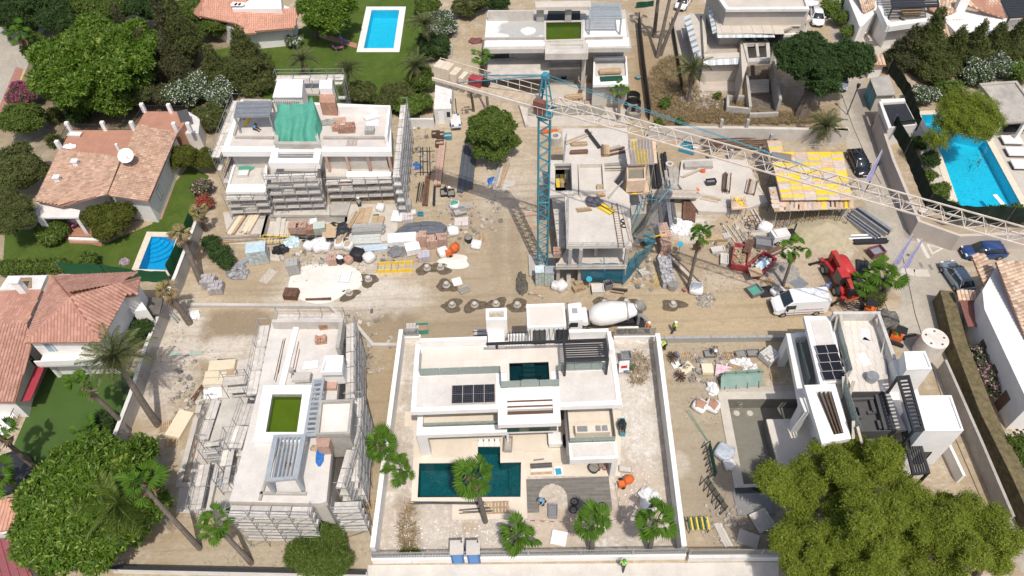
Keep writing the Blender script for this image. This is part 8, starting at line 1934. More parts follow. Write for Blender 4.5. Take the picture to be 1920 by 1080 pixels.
def mnh(label,u,v,h=.55,pit=True,mat=None):
 r=T('manhole_collar',label,'manhole',(0,0,0),'concrete manhole collars in the road');b=rim(MB(),[(.32*cos(a),.32*sin(a)) for a in [6.283*k/16 for k in range(16)]],[(.45*cos(a),.45*sin(a)) for a in [6.283*k/16 for k in range(16)]],0,h);part('ring',b,mat or conc,r)
 part('flange',MB().cyl((0,0),.72,0,.14,18,.62),conc,r);part('lid',MB().cyl((0,0),.33,h-.14,h-.08,14),ccp,r)
 if pit:
  part('dug_soil',MB().mound((0,-.15,0),2.3,1.7,.05,20,5,.35,int(u),1.),M('dug_soil',(.17,.13,.085),.95,.3,3,bump=.5),r)
  for a in range(9): q=R9.random()*6.28;part('soil_lump',MB().blob((1.35*cos(q),.9*sin(q),.05),(.22,.16,.12),7,4,.3),bpy.data.materials['dug_soil'],r)
 r.scale=(.6,.6,.6);return _fin(r,u,v,0,0)
for u,v,s in((848,572,'first from the left of the row behind the white villa'),(890,572,'second from the left of the row behind the white villa'),(930,570,'third of the row, just behind the stair tower'),(970,572,'fourth of the row, left of the roof room'),(1262,571,'beside the rear of the mixer truck'),(1174,567,'right one peeping out behind the truck drum'),(1133,568,'left one peeping out behind the truck drum'),(801,503,'below the brick stacks, left of a pair'),(826,502,'below the brick stacks, right of a pair'),(691,524,'right of the white plaster patch'),(655,550,'at the lower right rim of the white plaster patch'),(837,535,'rust rimmed one between the pair and the row')): mnh('concrete manhole collar '+s,u,v,.75 if v<560 else .6)
# plaster, sand, gravel
solo('plaster_patch',MB().mound(P(608,529),4.3,3.3,.16,36,6,.12,4,.8),plaster,'big flat patch of white plaster dust left of centre','plaster heap')
solo('plaster_patch',MB().mound(P(852,490),1.9,1.15,.25,26,6,.2,5,1.),plaster,'small white plaster spill below the orange mixer','plaster heap')
solo('sand_heap',MB().mound(P(1542,432),4.6,3.4,1.3,40,10,.12,6,1.2),sand,'wide heap of grey sand beside the red telehandler','sand heap')
solo('gravel_heap',MB().mound(P(1462,510),2.0,1.9,.45,30,7,.15,7,1.2),M('pale_gravel',(.44,.40,.35),.95,.35,6,bump=1.,bscale=14),'heap of pale gravel beside the filled skip','gravel heap')
rubble('pale rubble on the gravel heap by the filled skip',1462,510,38,30,260,gravel,(.05,.14));rubble('white rubble beside the big bag and thin palm',1322,562,18,14,130,gravel,(.1,.3));rubble('white debris between planks and brick stacks',1278,425,22,16,200,plw,(.15,.5))
rubble('scattered small debris on the open ground by the crane',930,420,70,70,240,gravel,(.04,.13));rubble('debris round the weedy terrace of the beige villa',1320,190,45,18,200,gravel,(.12,.45));rubble('scattered crumbs on the ground left of the algae villa',350,690,60,80,240,gravel,(.04,.14))
rubble('scattered crumbs between material stacks and plaster patch',600,490,190,40,420,gravel,(.04,.16));rubble('scattered crumbs in the yard of the skips',1380,500,120,60,420,gravel,(.04,.16));rubble('scattered crumbs in the right yard by the glass panes',1330,720,70,90,320,gravel,(.04,.16))
rubble('white lumps on the finished villa plot right side',1195,820,30,170,200,plw,(.04,.14));rubble('white lumps on the finished villa plot front',880,1005,150,40,260,plw,(.04,.13));rubble('crumbs at the front left below the algae villa',520,1040,170,30,240,gravel,(.04,.14));rubble('rubble by the wall under the pines',1370,980,60,50,160,gravel,(.06,.3));rubble('rubble along the site cabin path',790,270,50,60,220,gravel,(.04,.16));rubble('rubbish strewn between concrete frame and middle slab',1240,410,50,120,260,gravel,(.05,.2))
# stacks west
pack('twin reddish brick pallets in the dry pool, left one',554,433,0,(1.2,1.1,1.0),mat=bkp);pack('twin reddish brick pallets in the dry pool, right one',569,433,0,(1.2,1.1,1.0),mat=bkp)
pack('pallet of red bricks beside the twin stacks in the dry pool',585,435,.05,(1.1,1,.75),mat=brick);pack('green wrapped pallet in the dry pool',602,435,.1,(1.3,1.1,1.0),mat=M('wrapped_green_grey',(.42,.46,.40),.6,.15,3),wrap=M('pale_green_film',(.5,.55,.48),.4,.1,3))
sheet('tan board lying at the right of the dry pool',618,433,.02,1.6,2.2,cardb,.4);heap('dark tarpaulin in the right corner of the dry pool',635,432,1.6,1.2,.35,dark);bag('white bag at the back of the dry pool',589,421,.9,.7)
for u,v,s in((580,466,'leftmost of five in front of the dry pool'),(593,463,'second of five in front of the dry pool'),(605,459,'rear one of five in front of the dry pool'),(612,468,'front right one of five in front of the dry pool'),(597,470,'front middle one of five in front of the dry pool'),(637,463,'with sand top beside the grey sheets'),(654,466,'right of the sand topped bag')): bag('white big bag '+s,u,v,1.0,.85,cardb if u>630 else None)
pack('tall stack of blue wrapped blocks beside the dark bushes',489,488,.15,(2.1,1.5,2.0),(4,3,7),M('wrapped_blue_grey_block',(.50,.56,.56),.6,.2,3,island=True,rnd=.15),wrap=M('blue_tint_film',(.52,.66,.70),.3,.15,3))
heap('black plastic heap right of the blue wrapped blocks',526,470,.9,.7,.45,blk);sheet('tan sheet beside the black plastic heap',515,480,-.2,1.7,1.4,wdp);pack('grey block pallet at the edge of the plaster patch',553,509,.15,(1.3,1.2,1.5),(3,3,5),bkg)
bds('yellow green and pale planks at the far left of the materials',443,424,1.3,3.2,1.1,.35,[wood,insul,wdp]);bds('cream boards leaning in the left materials row',470,420,1.35,3.4,1.3,.4,[insul,wdp]);bds('mixed thin timbers in front of the cream boards',452,449,.05,4.6,1.0,.3,[wdp,wood,steel],n=6,jit=.15)
r=T('rebar_cage','yellow and rusty rebar cage before the dry pool','cage')
for k in range(9): ptb('cage_hoop',rust if k%2 else yel,r,(-1.5+k*.38,-.5,.1),(-1.5+k*.38,.5,.55),.03)
for y,z in((-.5,.1),(.5,.1),(-.5,.6),(.5,.6),(0,.6)): ptb('cage_bar',yel if z>.3 else rust,r,(-1.6,y,z),(1.6,y,z),.03)
_fin(r,519,452,0,.03)
heap('pale blue film heap in front of the rebar cage',546,456,1.0,.8,.4,M('pale_blue_film',(.55,.68,.72),.3,.2,4));rods('dark rods behind the white bags',610,450,.0,5.,9,.04,dark,.02,.35);bds('long poles leaning at the right end of the dry pool',652,428,1.25,5.2,.8,.3,[wdp,wood],n=5,jit=.1)
bds('tan formwork boards on the concrete apron',682,404,1.45,2.8,1.6,.1,cardb,.03,2);sheet('green sheet left of the tan boards',674,407,0,.9,.7,gl_,.02);sheet('green sheet right of the tan boards',705,406,.1,.7,.7,gl_,.02);bds('plywood in a green bin beyond the grey sheets',709,420,1.5,1.9,1.4,.5,cardb,n=2)
bds('stack of grey slate sheets with orange bands',692,434,.02,3.7,1.3,.7,bkg,n=4,lay=3);bds('pale glass sheets under the slate stack',688,451,.02,3.3,1.4,.3,M('pale_sheet',(.55,.56,.52),.4,.1,3),n=3,lay=2);bds('light blue metal sheets below the slate stack',696,467,.06,3.7,.9,.25,M('light_blue_sheet',(.50,.60,.68),.4,.1,3),n=3,lay=2)
bag('black cube shaped bag in front of the blue sheets',672,484,1.3,1.2,mat=blk);bag('white bag with blue marks right of the black cube',693,487,1.2,.8);pack('pinkish brick pallet in the front row left of the black cube',625,493,.05,(1,1,.9),mat=bkp);bag('dark half filled bag second in the front row',639,491,.9,.8,plw,mat=blk);bag('terracotta filled bag third in the front row',655,491,.9,.85,brick,mat=bkp)
bag('white sack on the apron by the netted villa corner',714,393,.9,.7);pack('grey block pallets by the tall scaffold',761,392,.1,(1.5,1.2,1.1),(4,2,4),bkg);sheet('large white board flat beside the grey blocks',748,405,-.1,1.7,1.8,plw,.2);pack('pink white wrapped pallet below the grey blocks',766,416,.02,(1.3,1.1,.8),(4,3,4),M('pinkish_white_block',(.62,.54,.51),.7,.1,3));tub('teal tub beside the pink white pallet',789,404,.0,.7,.5,.4,teal);bag('crumpled white sack by the grey blocks',776,401,.6,.5)
heap('long grey tarpaulin behind the brick stacks',794,431,3.0,1.0,.5,M('grey_tarpaulin',(.13,.14,.16),.7,.15,2));bds('stack of long white panels',755,453,.04,3.3,1.5,.75,plw,n=2,lay=5,jit=.02);pack('tall pinkish brick stack behind the white box',793,458,.0,(1.1,1,1.6),(4,3,7),bkp);pack('brown brick pallet, middle of the row by the tarpaulin',812,461,.03,(1.2,1.1,1.2),(4,3,5),bkp);pack('brown brick pallet, right end of the row by the tarpaulin',829,458,.05,(1.2,1.1,1.2),(4,3,5),bkp)
pack('white topped box pallet left of the brick rows',775,472,.25,(1.6,1.3,.8),(3,3,3),plw,wrap=plw);bag('white sack in front of the brick rows',831,477,1.1,.8);pack('white and purple sack pallet in the front row',796,485,.1,(1.3,1.1,.7),(3,2,4),M('white_purple_sack',(.58,.55,.60),.6,.25,5));heap('limp grey tarpaulin left of the box pallet',744,474,.9,.8,.4,M('grey_tarp_light',(.20,.20,.21),.7,.15,3));bds('red brown tiles stacked before the box pallet',790,478,.2,1.2,.9,.3,bkp)
cm=T('cement_mixer','orange cement mixer beside the white plaster spill','cement mixer');b=MB();b.tube((0,0,.75),(.45,0,1.15),.5,14,.36);b.tube((-.35,0,.45),(0,0,.75),.3,14,.5);part('drum',b,orange,cm);part('motor_box',MB().obox((-.75,-.2,.5),(.6,.55,.6)),orange,cm);part('stand',MB().beam((-.4,-.5,0),(0,0,.8),.07,.07).beam((-.4,.5,0),(0,0,.8),.07,.07).beam((.6,0,0),(0,0,.8),.07,.07),orange,cm,kind='stuff')
for s_ in(-1,1): part('wheel',MB().tube((-.6,s_*.5,.2),(-.6,s_*.58,.2),.2,12),rubber,cm)
_fin(cm,852,474,0,.4);cm.scale=(1.05,1.05,1.05)
c2=clone(cm,P(1176,906),.2,'orange mixer lying by the deck corner of the white villa');c2.scale=(.85,.85,.85)
r=T('form_frame','yellow open formwork frame lying on the ground left of the manholes','formwork')
for k in range(6): pob('cross_bar',wdp,r,(-1.9+k*.75,0,.45),(.1,1.3,.12))
for y in(-.6,.55): pob('side_panel',yel,r,(0,y,.25),(4.,.07,.5))
_fin(r,741,503,0,.01)
bag('white sack with green top near the water tubs',853,389,1.0,.8,green);bds('tan planks beside the green topped sack',873,388,.1,1.8,1.1,.3,wdp);pack('pinkish slab stack right of the brick rows',866,424,.0,(1.6,1.3,.7),(2,2,4),M('pinkish_slab',(.62,.55,.50),.8,.1,3));bag('collapsed white sack below the pinkish slabs',850,436,1.2,.6);plt('brown pallet by the grey bin right of the mixer',903,447,.0);bag('white sack tipped below the brown pallet',893,462,1.1,.6);bkt('dark grey bin left of the brown pallet',879,453,dark,.45,.7)
tub('grey double mould on the open ground behind the villa',871,546,.5,1.2,.8,.35,conc,concd);sheet('white paper sheet on the sand near the grey mould',857,528,.3,1.0,1.1,plw);tub('white box on the plaster patch edge',648,522,1.45,1.6,1.2,.4,plw,plw);bds('tubs and boxes by the crouched worker',862,400,.3,1.4,1.2,.5,[wdp,gyc],n=3);bkt('blue drum among the sacks by the crane',868,398,blue,.35,.5)
pack('brown pallet load at the left rim of the plaster patch',548,556,-.1,(1.5,1.2,.7),(3,3,3),rust);rods('rusty bars under the plaster patch',598,561,0,2.6,7,.05,rust,0,.2);heap('black and white rubbish heap by the dark bushes',447,512,1.3,1.,.5,M('torn_black_film',(.10,.10,.10),.5,.4,4,col2=(.5,.5,.5)));sheet('pale plywood sheet left of the grey block pallet',503,518,1.1,2.,1.1,wdp);bds('blue grey pipes leaning left of the blue wrapped blocks',463,490,.75,4.5,.6,.35,stb,n=4)
for u,v,s in((395,535,'left, taller'),(408,545,'right, nearer')): pack('pair of grey paving block pallets by the left wall, '+s+' one',u,v,.05,(1.5,1.3,1.1 if u<400 else .9),(4,3,5),M('purplish_grey_block',(.42,.39,.39),.9,.12,4,island=True,rnd=.12))
# north-west corner by the cabin
sc_=T('site_cabin','white metal site cabin by the path left of the crane','cabin');b=MB();q=P(817,234);q2=P(849,234);b.box(q.x,q.y,0,q2.x,q.y+6.2,2.5);part('cabin_shell',b,owh,sc_);sc_.location=(0,0,0)
part('window',MB().box(q.x+1.6,q.y-.03,1.2,q.x+2.05,q.y,2.0),dark,sc_);part('door',MB().box(q.x+.5,q.y-.03,.05,q.x+1.2,q.y,2.1),wcl,sc_)
for k in range(7): part('roof_rib',MB().box(q.x,q.y+.5+k*.85,2.5,q2.x,q.y+.58+k*.85,2.54),owh,sc_)
tl_=T('flatbed_lift','white flatbed lift with blue corner plates beside the cabin','lift');part('bed',MB().obox((0,0,.8),(1.3,2.6,.25)),owh,tl_)
for x in(-.45,.45):
 for y in(-1.1,1.1): part('corner_plate',MB().obox((x,y,.94),(.3,.4,.03)),blue,tl_)
part('mast',MB().beam((-.3,1.5,.3),(-.3,1.5,3.2),.12,.12).beam((.3,1.5,.3),(.3,1.5,3.2),.12,.12),dark,tl_,kind='stuff')
for s_ in(-1,1): wheel(tl_,s_*.5,.0,.3,.2)
_fin(tl_,855,236,0,.12)
bds('long rusty brown formwork wall strip beside the path',826,308,1.52,8.4,.85,.5,[bkp,rust],n=2,lay=2,jit=.02)
for k,(u,v) in enumerate(((868,318),(876,320),(884,322))): bds(['left','middle','right'][k]+' one of three long dark grey panels in the shadow of the tree',u,v,1.5,8.6-k,.75,.25,M('dark_grey_panel',(.09,.10,.115),.7,.12,2),n=2,lay=2,jit=.02)
for k,u in enumerate((791,804)):
 r=T('steel_rail',['left','right'][k]+' pair of dark rails on cross bars near the tall scaffold','rail')
 for s_ in(-.16,.16): pbr('rail_bar',dark,r,(s_,-2.6,.2),(s_,2.6,.2),.1,.14)
 for t in(-2,0,2): pbr('cross_bar',rust,r,(-.8,t,.08),(.8,t,.08),.06,.06)
 _fin(r,u,304,0,.06)
sheet('blue tarpaulin folded beside the dark rails',783,311,.3,1.0,1.3,blue,.05);rods('rusty long beam at the foot of the path',801,360,1.55,5.2,3,.16,rust,0,.25);rods('dark rods left of the rusty beam',787,361,1.5,3.2,7,.05,dark,0,.4);pbar_=rods('dark channel right of the rusty beam',815,368,1.6,3.2,3,.1,dark,0,.1)
for k,(u,v,m_) in enumerate(((818,256,rust),(826,258,rust),(840,260,teal),(825,274,rust),(785,236,dark))): tub(['left rusty box on the path below the cabin','right rusty box on the path below the cabin','teal bench frame below the cabin','rusty box at the head of the brown strip','dark workbench by the old white wall'][k],u,v,.05,1.1,.8,.7,m_,bkg)
for k,(u,v) in enumerate(((833,364),(846,365))): tub(['left','right'][k]+' black water tub beside the bending worker',u,v,.1,.9,1.2,.4,blk,concd)
wall('old_wall','old whitewashed wall with humps under the garden bushes left of the cabin','wall',[P(757,240),P(815,240)],1.5,.3,owh,None)
heap('scrap heap of plaster and film below the round tree',940,347,1.5,1.0,.2,ccp,name='scrap_heap',cat='scrap');bds('old boards leaning on the scrap heap below the round tree',938,332,1.35,4.6,1.3,.4,[wdp,stb,wood],n=5,jit=.15);heap('blue film on the scrap heap',925,341,.7,.7,.3,blue)
# frame surroundings
for k,(u,v) in enumerate(((1012,530),(1029,531))): pack(['left','right'][k]+' tall pale blue wrapped block stack at the crane foot',u,v,.0,(1.0,1.0,2.1),(3,3,9),M('pale_green_wrapped_block',(.46,.53,.50),.6,.2,3,island=True,rnd=.15),wrap=M('white_blue_film',(.62,.72,.74),.3,.15,3) if k==0 else stb)
bag('crumpled white bag left of the leaning board',1042,540,.9,.8);bag('white plastic sack right of the crumpled bag',1052,541,1.1,.9);sheet('tall board leaning at the frame corner',1066,536,0,.45,1.8,wdp,.0,(.9,0));pack('timber crate of slats under the frame edge',1083,540,.4,(1.4,1.2,.5),(3,2,2),wood);tub('square white tub under the frame edge',1120,547,.0,1.3,1.1,.7,owh,ccp);tub('grey green machine right of the white tub',1139,540,.3,.9,.8,.9,gyc,dark,name='compactor',cat='machine');bds('tools and planks right of the grey green machine',1160,547,-.2,1.6,.6,.3,[wdd,wood,dark],n=4,jit=.2)
heap('rolled dark mat on the sand left of the crane foot stacks',978,533,.6,1.5,.4,M('dark_roll',(.13,.115,.09),.9,.2,3));plt('slatted pallet tilted beside the blue safety net',1195,526,-.5);pack('pale blocks behind the slatted pallet',1206,515,.4,(.9,.9,.4),(3,3,2),ccp)
for u,v,h,s in((1240,440,1.3,'rear'),(1243,456,1.5,'middle'),(1244,474,1.7,'front')): pack('tall pinkish tile pallet, '+s+' one of the row of three',u,v,.08,(1.15,1.1,h),(4,3,6),bkp)
bag('bag of broken bricks behind the grey block sacks',1243,490,1.2,.9,brick);
for k,(u,v) in enumerate(((1243,505),(1247,519),(1251,533))): pack(['rear','middle','front'][k]+' grey white block pallet of the row right of the net',u,v,.12,(1.4,1.1,1.4-.2*k),(4,3,6),M('grey_white_block',(.44,.43,.44),.8,.2,4,island=True,rnd=.25))
bkt('large grey bucket of cement by the block row',1260,541,steel,.6,.9);bds('long planks leaning diagonally right of the block row',1276,505,-1.05,6.5,.8,.4,[wdp,wdd],n=4,jit=.05);bkt('small red canister on the sand by the thin palm',1283,546,red,.22,.35,name='jerrycan',cat='jerrycan');rods('yellow handled tools beside the grey blocks',1232,523,1.,2.,5,.03,yel,0,.4)
r=T('skip_bucket','teal concrete skip with yellow frame by the pink tile pallets','skip');part('hopper',MB().tube((0,0,.2),(0,0,1.4),.25,4,.85),teal,r);part('bail',MB().beam((-.9,0,1.4),(.9,0,1.5),.08,.08).beam((0,0,1.5),(2.0,.1,1.6),.1,.1),yel,r,kind='stuff');_fin(r,1214,462,0,.1)
r=T('round_sign','turquoise round sign on a thin stand beyond the brick bag','sign');part('disc',MB().tube((0,0,1.5),(0,-.04,1.54),.32,14),bluet,r);part('stand',MB().tube((0,0,0),(0,0,1.5),.03),dark,r);_fin(r,1272,475,0,0)
r=clone(r,P(1103,540),0,'turquoise round sign on a stand under the frame edge')
rods('bundle of long black pipes right of the formwork tower',1237,322,1.5,6.5,16,.10,dark,0,1.1);bds('layer of pale scaffold poles across the gap',1264,366,-.08,5.5,1.3,.3,wdp,1.2,n=7)
for k,(u,v,m_) in enumerate(((1238,398,wdd),(1246,398,dark),(1262,394,M('charcoal_plank',(.12,.12,.125),.8,.15,3)),(1255,402,steel))): bds(['brown','black','charcoal','steel'][k]+' upright plank leaning below the pale poles',u,v,1.5,5.,.45,.3,m_,n=2,lay=2)
bds('dark brown formwork panels leaning beside the orange vest worker',1292,392,1.35,4.4,1.5,.5,rust,n=4,lay=2,jit=.05);r=T('concrete_cone','small concrete cone with hose right of the black pipes','cone');part('cone_shell',rim(MB(),[(.25*cos(a),.25*sin(a)) for a in [6.283*k/14 for k in range(14)]],[(.5*cos(a),.5*sin(a)) for a in [6.283*k/14 for k in range(14)]],0,.8),ccp,r);_fin(r,1254,316,0,0);clone(r,P(1041,268),0,'concrete cone ring behind the crane mast',scale=1.5)
heap('grey rubble sheet below the concrete cone',1262,336,1.4,2.0,.3,conc,name='rubble_sheet',cat='rubble')
# on the concrete frame slab
Z=6.62
bds('pale boards at the back of the frame slab',1085,260,.5,3.6,.5,.15,[wdp,wood],Z,2);bds('tan board stack, rear of two, on the frame slab',1085,272,.0,1.9,.5,.3,wood,Z,2);bds('dark topped board stack, front of two, on the frame slab',1085,287,.02,2.1,.45,.35,[wdd,rust],Z,2);sheet('black pipe length lying across the frame slab',1111,262,-1.2,3.4,.35,dark,Z,(0,0),.3)
bds('timber bundle in the middle of the frame slab',1135,285,1.5,1.7,.9,.4,[wood,wdd],Z,4);bds('scattered scaffold poles near the formwork tower',1155,283,.3,2.2,1.3,.2,[wdp,rust],Z,6,jit=.25);bds('three light beams by the formwork tower',1127,360,1.5,1.7,.9,.35,wood,Z,3);heap('dark rag bundle on the frame slab',1114,380,.9,.7,.4,M('dark_rags',(.16,.15,.18),.9,.4,5),Z);bds('short planks on the front part of the frame slab',1095,394,.1,1.6,.5,.2,[wdp,wood],Z,3,jit=.15);bds('striped bundle right of the dark rags',1137,393,-.8,1.7,.9,.25,[rust,wood,yel],Z,6,jit=.12);rods('white poles along the rear wall of the recess',1150,316,0,2.2,6,.05,wdp,Z,.6);rods('long leaning pole bundle beside the formwork tower',1160,352,.95,4.,5,.06,conc,Z,.15)
la=T('ladder','long ladder lying along the right side of the frame slab','ladder')
for s_ in(-.28,.28): pbr('rail_bar',wdd,la,(s_,-3.3,.06),(s_,3.0,.06),.07,.1)
for k in range(18): pbr('rung',wdp,la,(-.28,-3.1+k*.35,.06),(.28,-3.1+k*.35,.06),.04,.04)
_fin(la,1158,420,Z,.0);bds('pale planks along the right edge of the frame slab',1175,420,1.62,5.5,.4,.15,wdp,Z,2)
for k,(u,v) in enumerate(((1169,415),(1170,424))): solo('cable_coil',MB().ring(P(u,v,Z)[:2],.2,.3,Z,Z+.12,14),dark,['rear','front'][k]+' black cable coil by the ladder on the frame slab','coil')
pack('reddish brick pack on the frame ledge beside the mast',1045,478,.0,(.9,.9,.7),(3,3,4),bkp,3.3);bds('planks lying left of the crane mast',998,402,.1,2.2,.7,.3,[wdp,bkp],0,3);bds('orange pipes behind the crane mast',1030,248,.0,2.2,.5,.3,orange,0,3);bds('plank beside the mast in its shadow',1000,427,0,1.6,.5,.1,wood,0,2)
# middle slab clutter
Z=.62;bds('dark bundle of struts on the middle slab',1362,345,1.3,3.2,.9,.45,[dark,rust,wdp],Z,6,jit=.1);bds('rebar bundle on the right of the middle slab',1408,352,1.2,2.6,1.2,.25,[rust,wdp],Z,8,jit=.08);tub('dark machine standing on the middle slab',1332,345,.1,1.2,.7,.6,dark,gyc,Z);bds('loose planks at the back of the middle slab',1300,324,.5,3.4,.4,.2,wdp,Z,2);sheet('white sheet on the middle slab back corner',1312,312,.05,3.2,.8,stb,Z);bds('planks strewn at the front of the middle slab',1330,372,-.3,2.4,1.,.1,[wdp,wood],Z,3,jit=.25);heap('orange cap on the middle slab',1318,322,.3,.25,.25,orange,Z);rods('rusty mesh rods at the pale retaining wall',1385,268,.02,9.5,40,.03,rust,.1,1.6)
for k in range(12): boards_=None
heap('long brown hose along the retaining wall',1330,252,6.,.15,.25,rust,.3,'hose','hose')
# yard of the skips
skip('red skip part filled with timber offcuts',1385,490,1.25,wood,M('timber_offcut',(.50,.38,.24),.85,.3,6,island=True,rnd=.35));skip('red skip heaped with mixed rubbish',1424,505,.75,M('grey_rubbish_fill',(.42,.37,.3),.9,.3,3),M('mixed_rubbish',(.42,.40,.37),.8,.3,5,island=True,rnd=.5));sheet('pale blue board on top of the rubbish skip',1429,497,.7,1.7,.8,M('pale_blue_board',(.52,.64,.72),.6,.1,3),1.3,(.3,0));sheet('tan cardboard on the rubbish skip',1416,512,.2,1.4,1.1,cardb,1.2,(.2,.1));bds('pole ends sticking out of the red skip',1404,462,1.1,2.2,.8,.1,rust,1.2,5)
tub('white trough farthest from the red skip',1345,472,.15,1.5,.7,.5,owh,ccp);tub('white trough close to the red skip',1357,490,1.35,1.5,.85,.5,owh,ccp);tub('grey metal tank behind the rubbish skip',1431,462,-.25,1.9,1.4,.9,steel,gyc);bag('white big bag with blue mark by the rubble',1304,546,1.3,.9,stb);bag('white big bag behind the grey tank',1433,432,1.4,.9,plw)
r=T('compressor','white site compressor with dark engine near the sand heap','compressor');part('hood',MB().obox((0,0,.9),(1.9,1.2,.9)).obox((.1,0,1.4),(1.5,1.0,.2)),owh,r,kind='stuff');part('engine',MB().obox((1.3,0,.8),(.8,.9,.8)),blk,r);part('exhaust',MB().tube((1.7,.1,.9),(1.9,.3,2.0),.1),dark,r)
for s_ in(-1,1): wheel(r,-.4,s_*.55,.3,.2)
_fin(r,1458,452,0,.2)
bds('long pale timbers behind the compressor',1443,440,.05,4.6,.9,.4,wdp,0,5,jit=.06);bds('brown beam stack by the thin palm',1340,450,.05,2.6,.8,.5,wood,0,4);pack('pale block cluster beside the brown beams',1360,448,.2,(.8,.8,.5),(3,2,2),ccp)
for k,u in enumerate((1370,1379,1388,1396)): sheet(['first','second','third','fourth'][k]+' long pale pole from the left lying behind the skips',u,444,-1.25-.03*k,3.6,.16,wdp,0,(0,0),.16,'pole','pole')
for k,u in enumerate((1417,1424)): sheet(['left','right'][k]+' pale mast pole lying below the middle slab',u,412,-1.4,5.,.2,ccp,0,(0,0),.2,'pole','pole')
r=T('steel_trestle','open dark steel trestle left of the pale mast poles','trestle')
for x in(-.5,.5):
 for y in(-.5,.5): ptb('leg',rust,r,(x,y,0),(x,y,1.2),.04)
for z in(.4,1.2):
 for s_ in(-.5,.5): ptb('rail_bar',rust,r,(-.5,s_,z),(.5,s_,z),.04);ptb('rail_bar',rust,r,(s_,-.5,z),(s_,.5,z),.04)
_fin(r,1410,424,0,.1);bds('rusty frames leaning near the compressor',1450,475,.5,2.6,.9,.3,[rust,wdp],0,5,jit=.12);tub('white tray below the compressor',1474,474,.5,1.6,.7,.25,wdp,ccp)
tub('grey bin with green film beside the van',1413,550,.4,1.4,1.3,.7,gyc,green);tub('black square tray right of the grey bin',1436,549,.15,1.5,1.4,.25,blk,dark);bag('white sack pile beside the van bonnet',1457,551,1.3,.7,gyc);plt('pale pallet tilted behind the black tray',1445,528,.7);plt('brown pallet at the foot of the leaning palm',1476,548,.4,1.4,1.3,m=cardb);sheet('grey metal sheet lying right of the leaning palm',1492,527,.6,1.6,2.2,steel)
for k,(u,v) in enumerate(((1613,428),(1633,418))): bds(['left','right'][k]+' dark open rack of planks beside the lane',u,v,-1.0,4.6,1.1,.6,[dark,steel],0,5,2,jit=.02)
bds('white slatted rack by the lane',1612,448,0,4.,.7,.4,[wcl,steel],0,3,2,jit=.03);bds('dark slatted rack below the white one',1630,455,0,3.8,.6,.4,dark,0,4);tub('purple grey machine by the flag poles',1640,478,.3,1.6,1.2,.9,M('purple_machine',(.22,.08,.12),.5,.2,3),steel);bds('dark forks on the ground by the telehandler',1616,503,1.3,2.2,1.2,.3,dark,0,3,jit=.1)
flagm=M('pale_violet_flag',(.40,.38,.62),.8,.08,2)
for k,(u,v,h,du) in enumerate(((1652,528,7.5,.9),(1678,520,6.2,.9),(1606,368,7.2,.8))):
 r=T('flag',['tall pale violet flag nearest the palms','second pale violet flag at the lane edge','pale violet flag at the corner of the formwork deck'][k],'flag');part('pole',MB().tube((0,0,0),(.35,-.2,h),.05,8,.035),wcl,r)
 b=MB();V=[];
 for j in range(9):
  for i in range(4): z_=h-.1-j*.56-i*.05;V.append((.35*z_/h+i*(.06+.022*j),-.2*z_/h+.05*sin(j*1.2+i),z_))
 b.add(V,[(j*4+i,j*4+i+1,j*4+i+5,j*4+i+4) for j in range(8) for i in range(3)]);part('banner',b,flagm,r);_fin(r,u,v,0,0)
lp=T('street_lamp','black street lamp post beside the lane','street lamp');part('post',MB().tube((0,0,0),(0,0,4.2),.07,8),dark,lp);part('lantern',MB().tube((0,0,4.2),(0,0,4.7),.16,8,.26),dark,lp);_fin(lp,1622,360,0,0);clone(lp,P(1588,215),0,'black street lamp post by the gate pier at the lane corner')
solo('boulder',MB().blob(P(1660,603),(1.2,1.3,1.1),12,7,.14,.8,5,-.5),M('grey_boulder',(.22,.205,.18),.9,.3,1.5,bump=.8),'dark grey boulder beside the right villa rear wall','boulder')
# right yard
for u,v,s in((1260,672,'upper'),(1274,708,'lower')):
 r=T('rebar_stand',s+' heap of dark rebar offcuts on a rack in the right yard','rebar')
 for k in range(16): a=R9.random()*3;ptb('rebar_piece',rust if k%3 else dark,r,(.5*cos(a),.6*sin(a),.1+R9.random()*.5),(-.5*cos(a),-.9*sin(a),R9.random()*1.2),.035)
 _fin(r,u,v,0,0)
plt('pale pallet beside the upper rebar heap',1285,668,.0);plt('clean pallet between tub and wheelbarrow',1364,667,.0);plt('small pallet near the shaded porch of the right villa',1451,707,1.5,.8,.7);tub('dark mortar tub beside the bending worker',1331,666,0,1.2,.8,.4,gyc,concd);tub('dark mortar tub left of the perforated blocks',1411,665,0,1.25,.8,.45,gyc,concd)
wb_=tub('grey wheelbarrow full of mortar between the tubs',1388,665,.1,1.0,.65,.35,steel,concd,.25,'wheelbarrow','wheelbarrow')
for s_ in(-.25,.25): o=put('handle','tube',wood,None,_mat_to((-.4,s_,.1),(-1.1,s_,.35),.05,.05));o.parent=wb_
o=put('wheel','cyl',rubber,None,_mat_to((.6,-.06,-.05),(.6,.06,-.05),.35,.35));o.parent=wb_
pack('pallet of perforated white blocks standing askew',1440,674,.6,(1.5,1.5,.9),(5,5,4),M('white_block',(.60,.57,.53),.9,.1,4,island=True,rnd=.12));pack('pale wrapped board pack left of the scattered boards',1325,695,-.03,(1.1,1.1,.35),(1,1,3),insul);sheet('cream board on the ground right of the rebar heaps',1287,689,.55,1.3,1.1,insul);sheet('white board on the ground left of the cream one',1269,684,.3,.9,.7,plw);bkt('blue bucket by the upper rebar heap',1268,668,blue);bkt('grey bucket between the two ground boards',1280,682,steel)
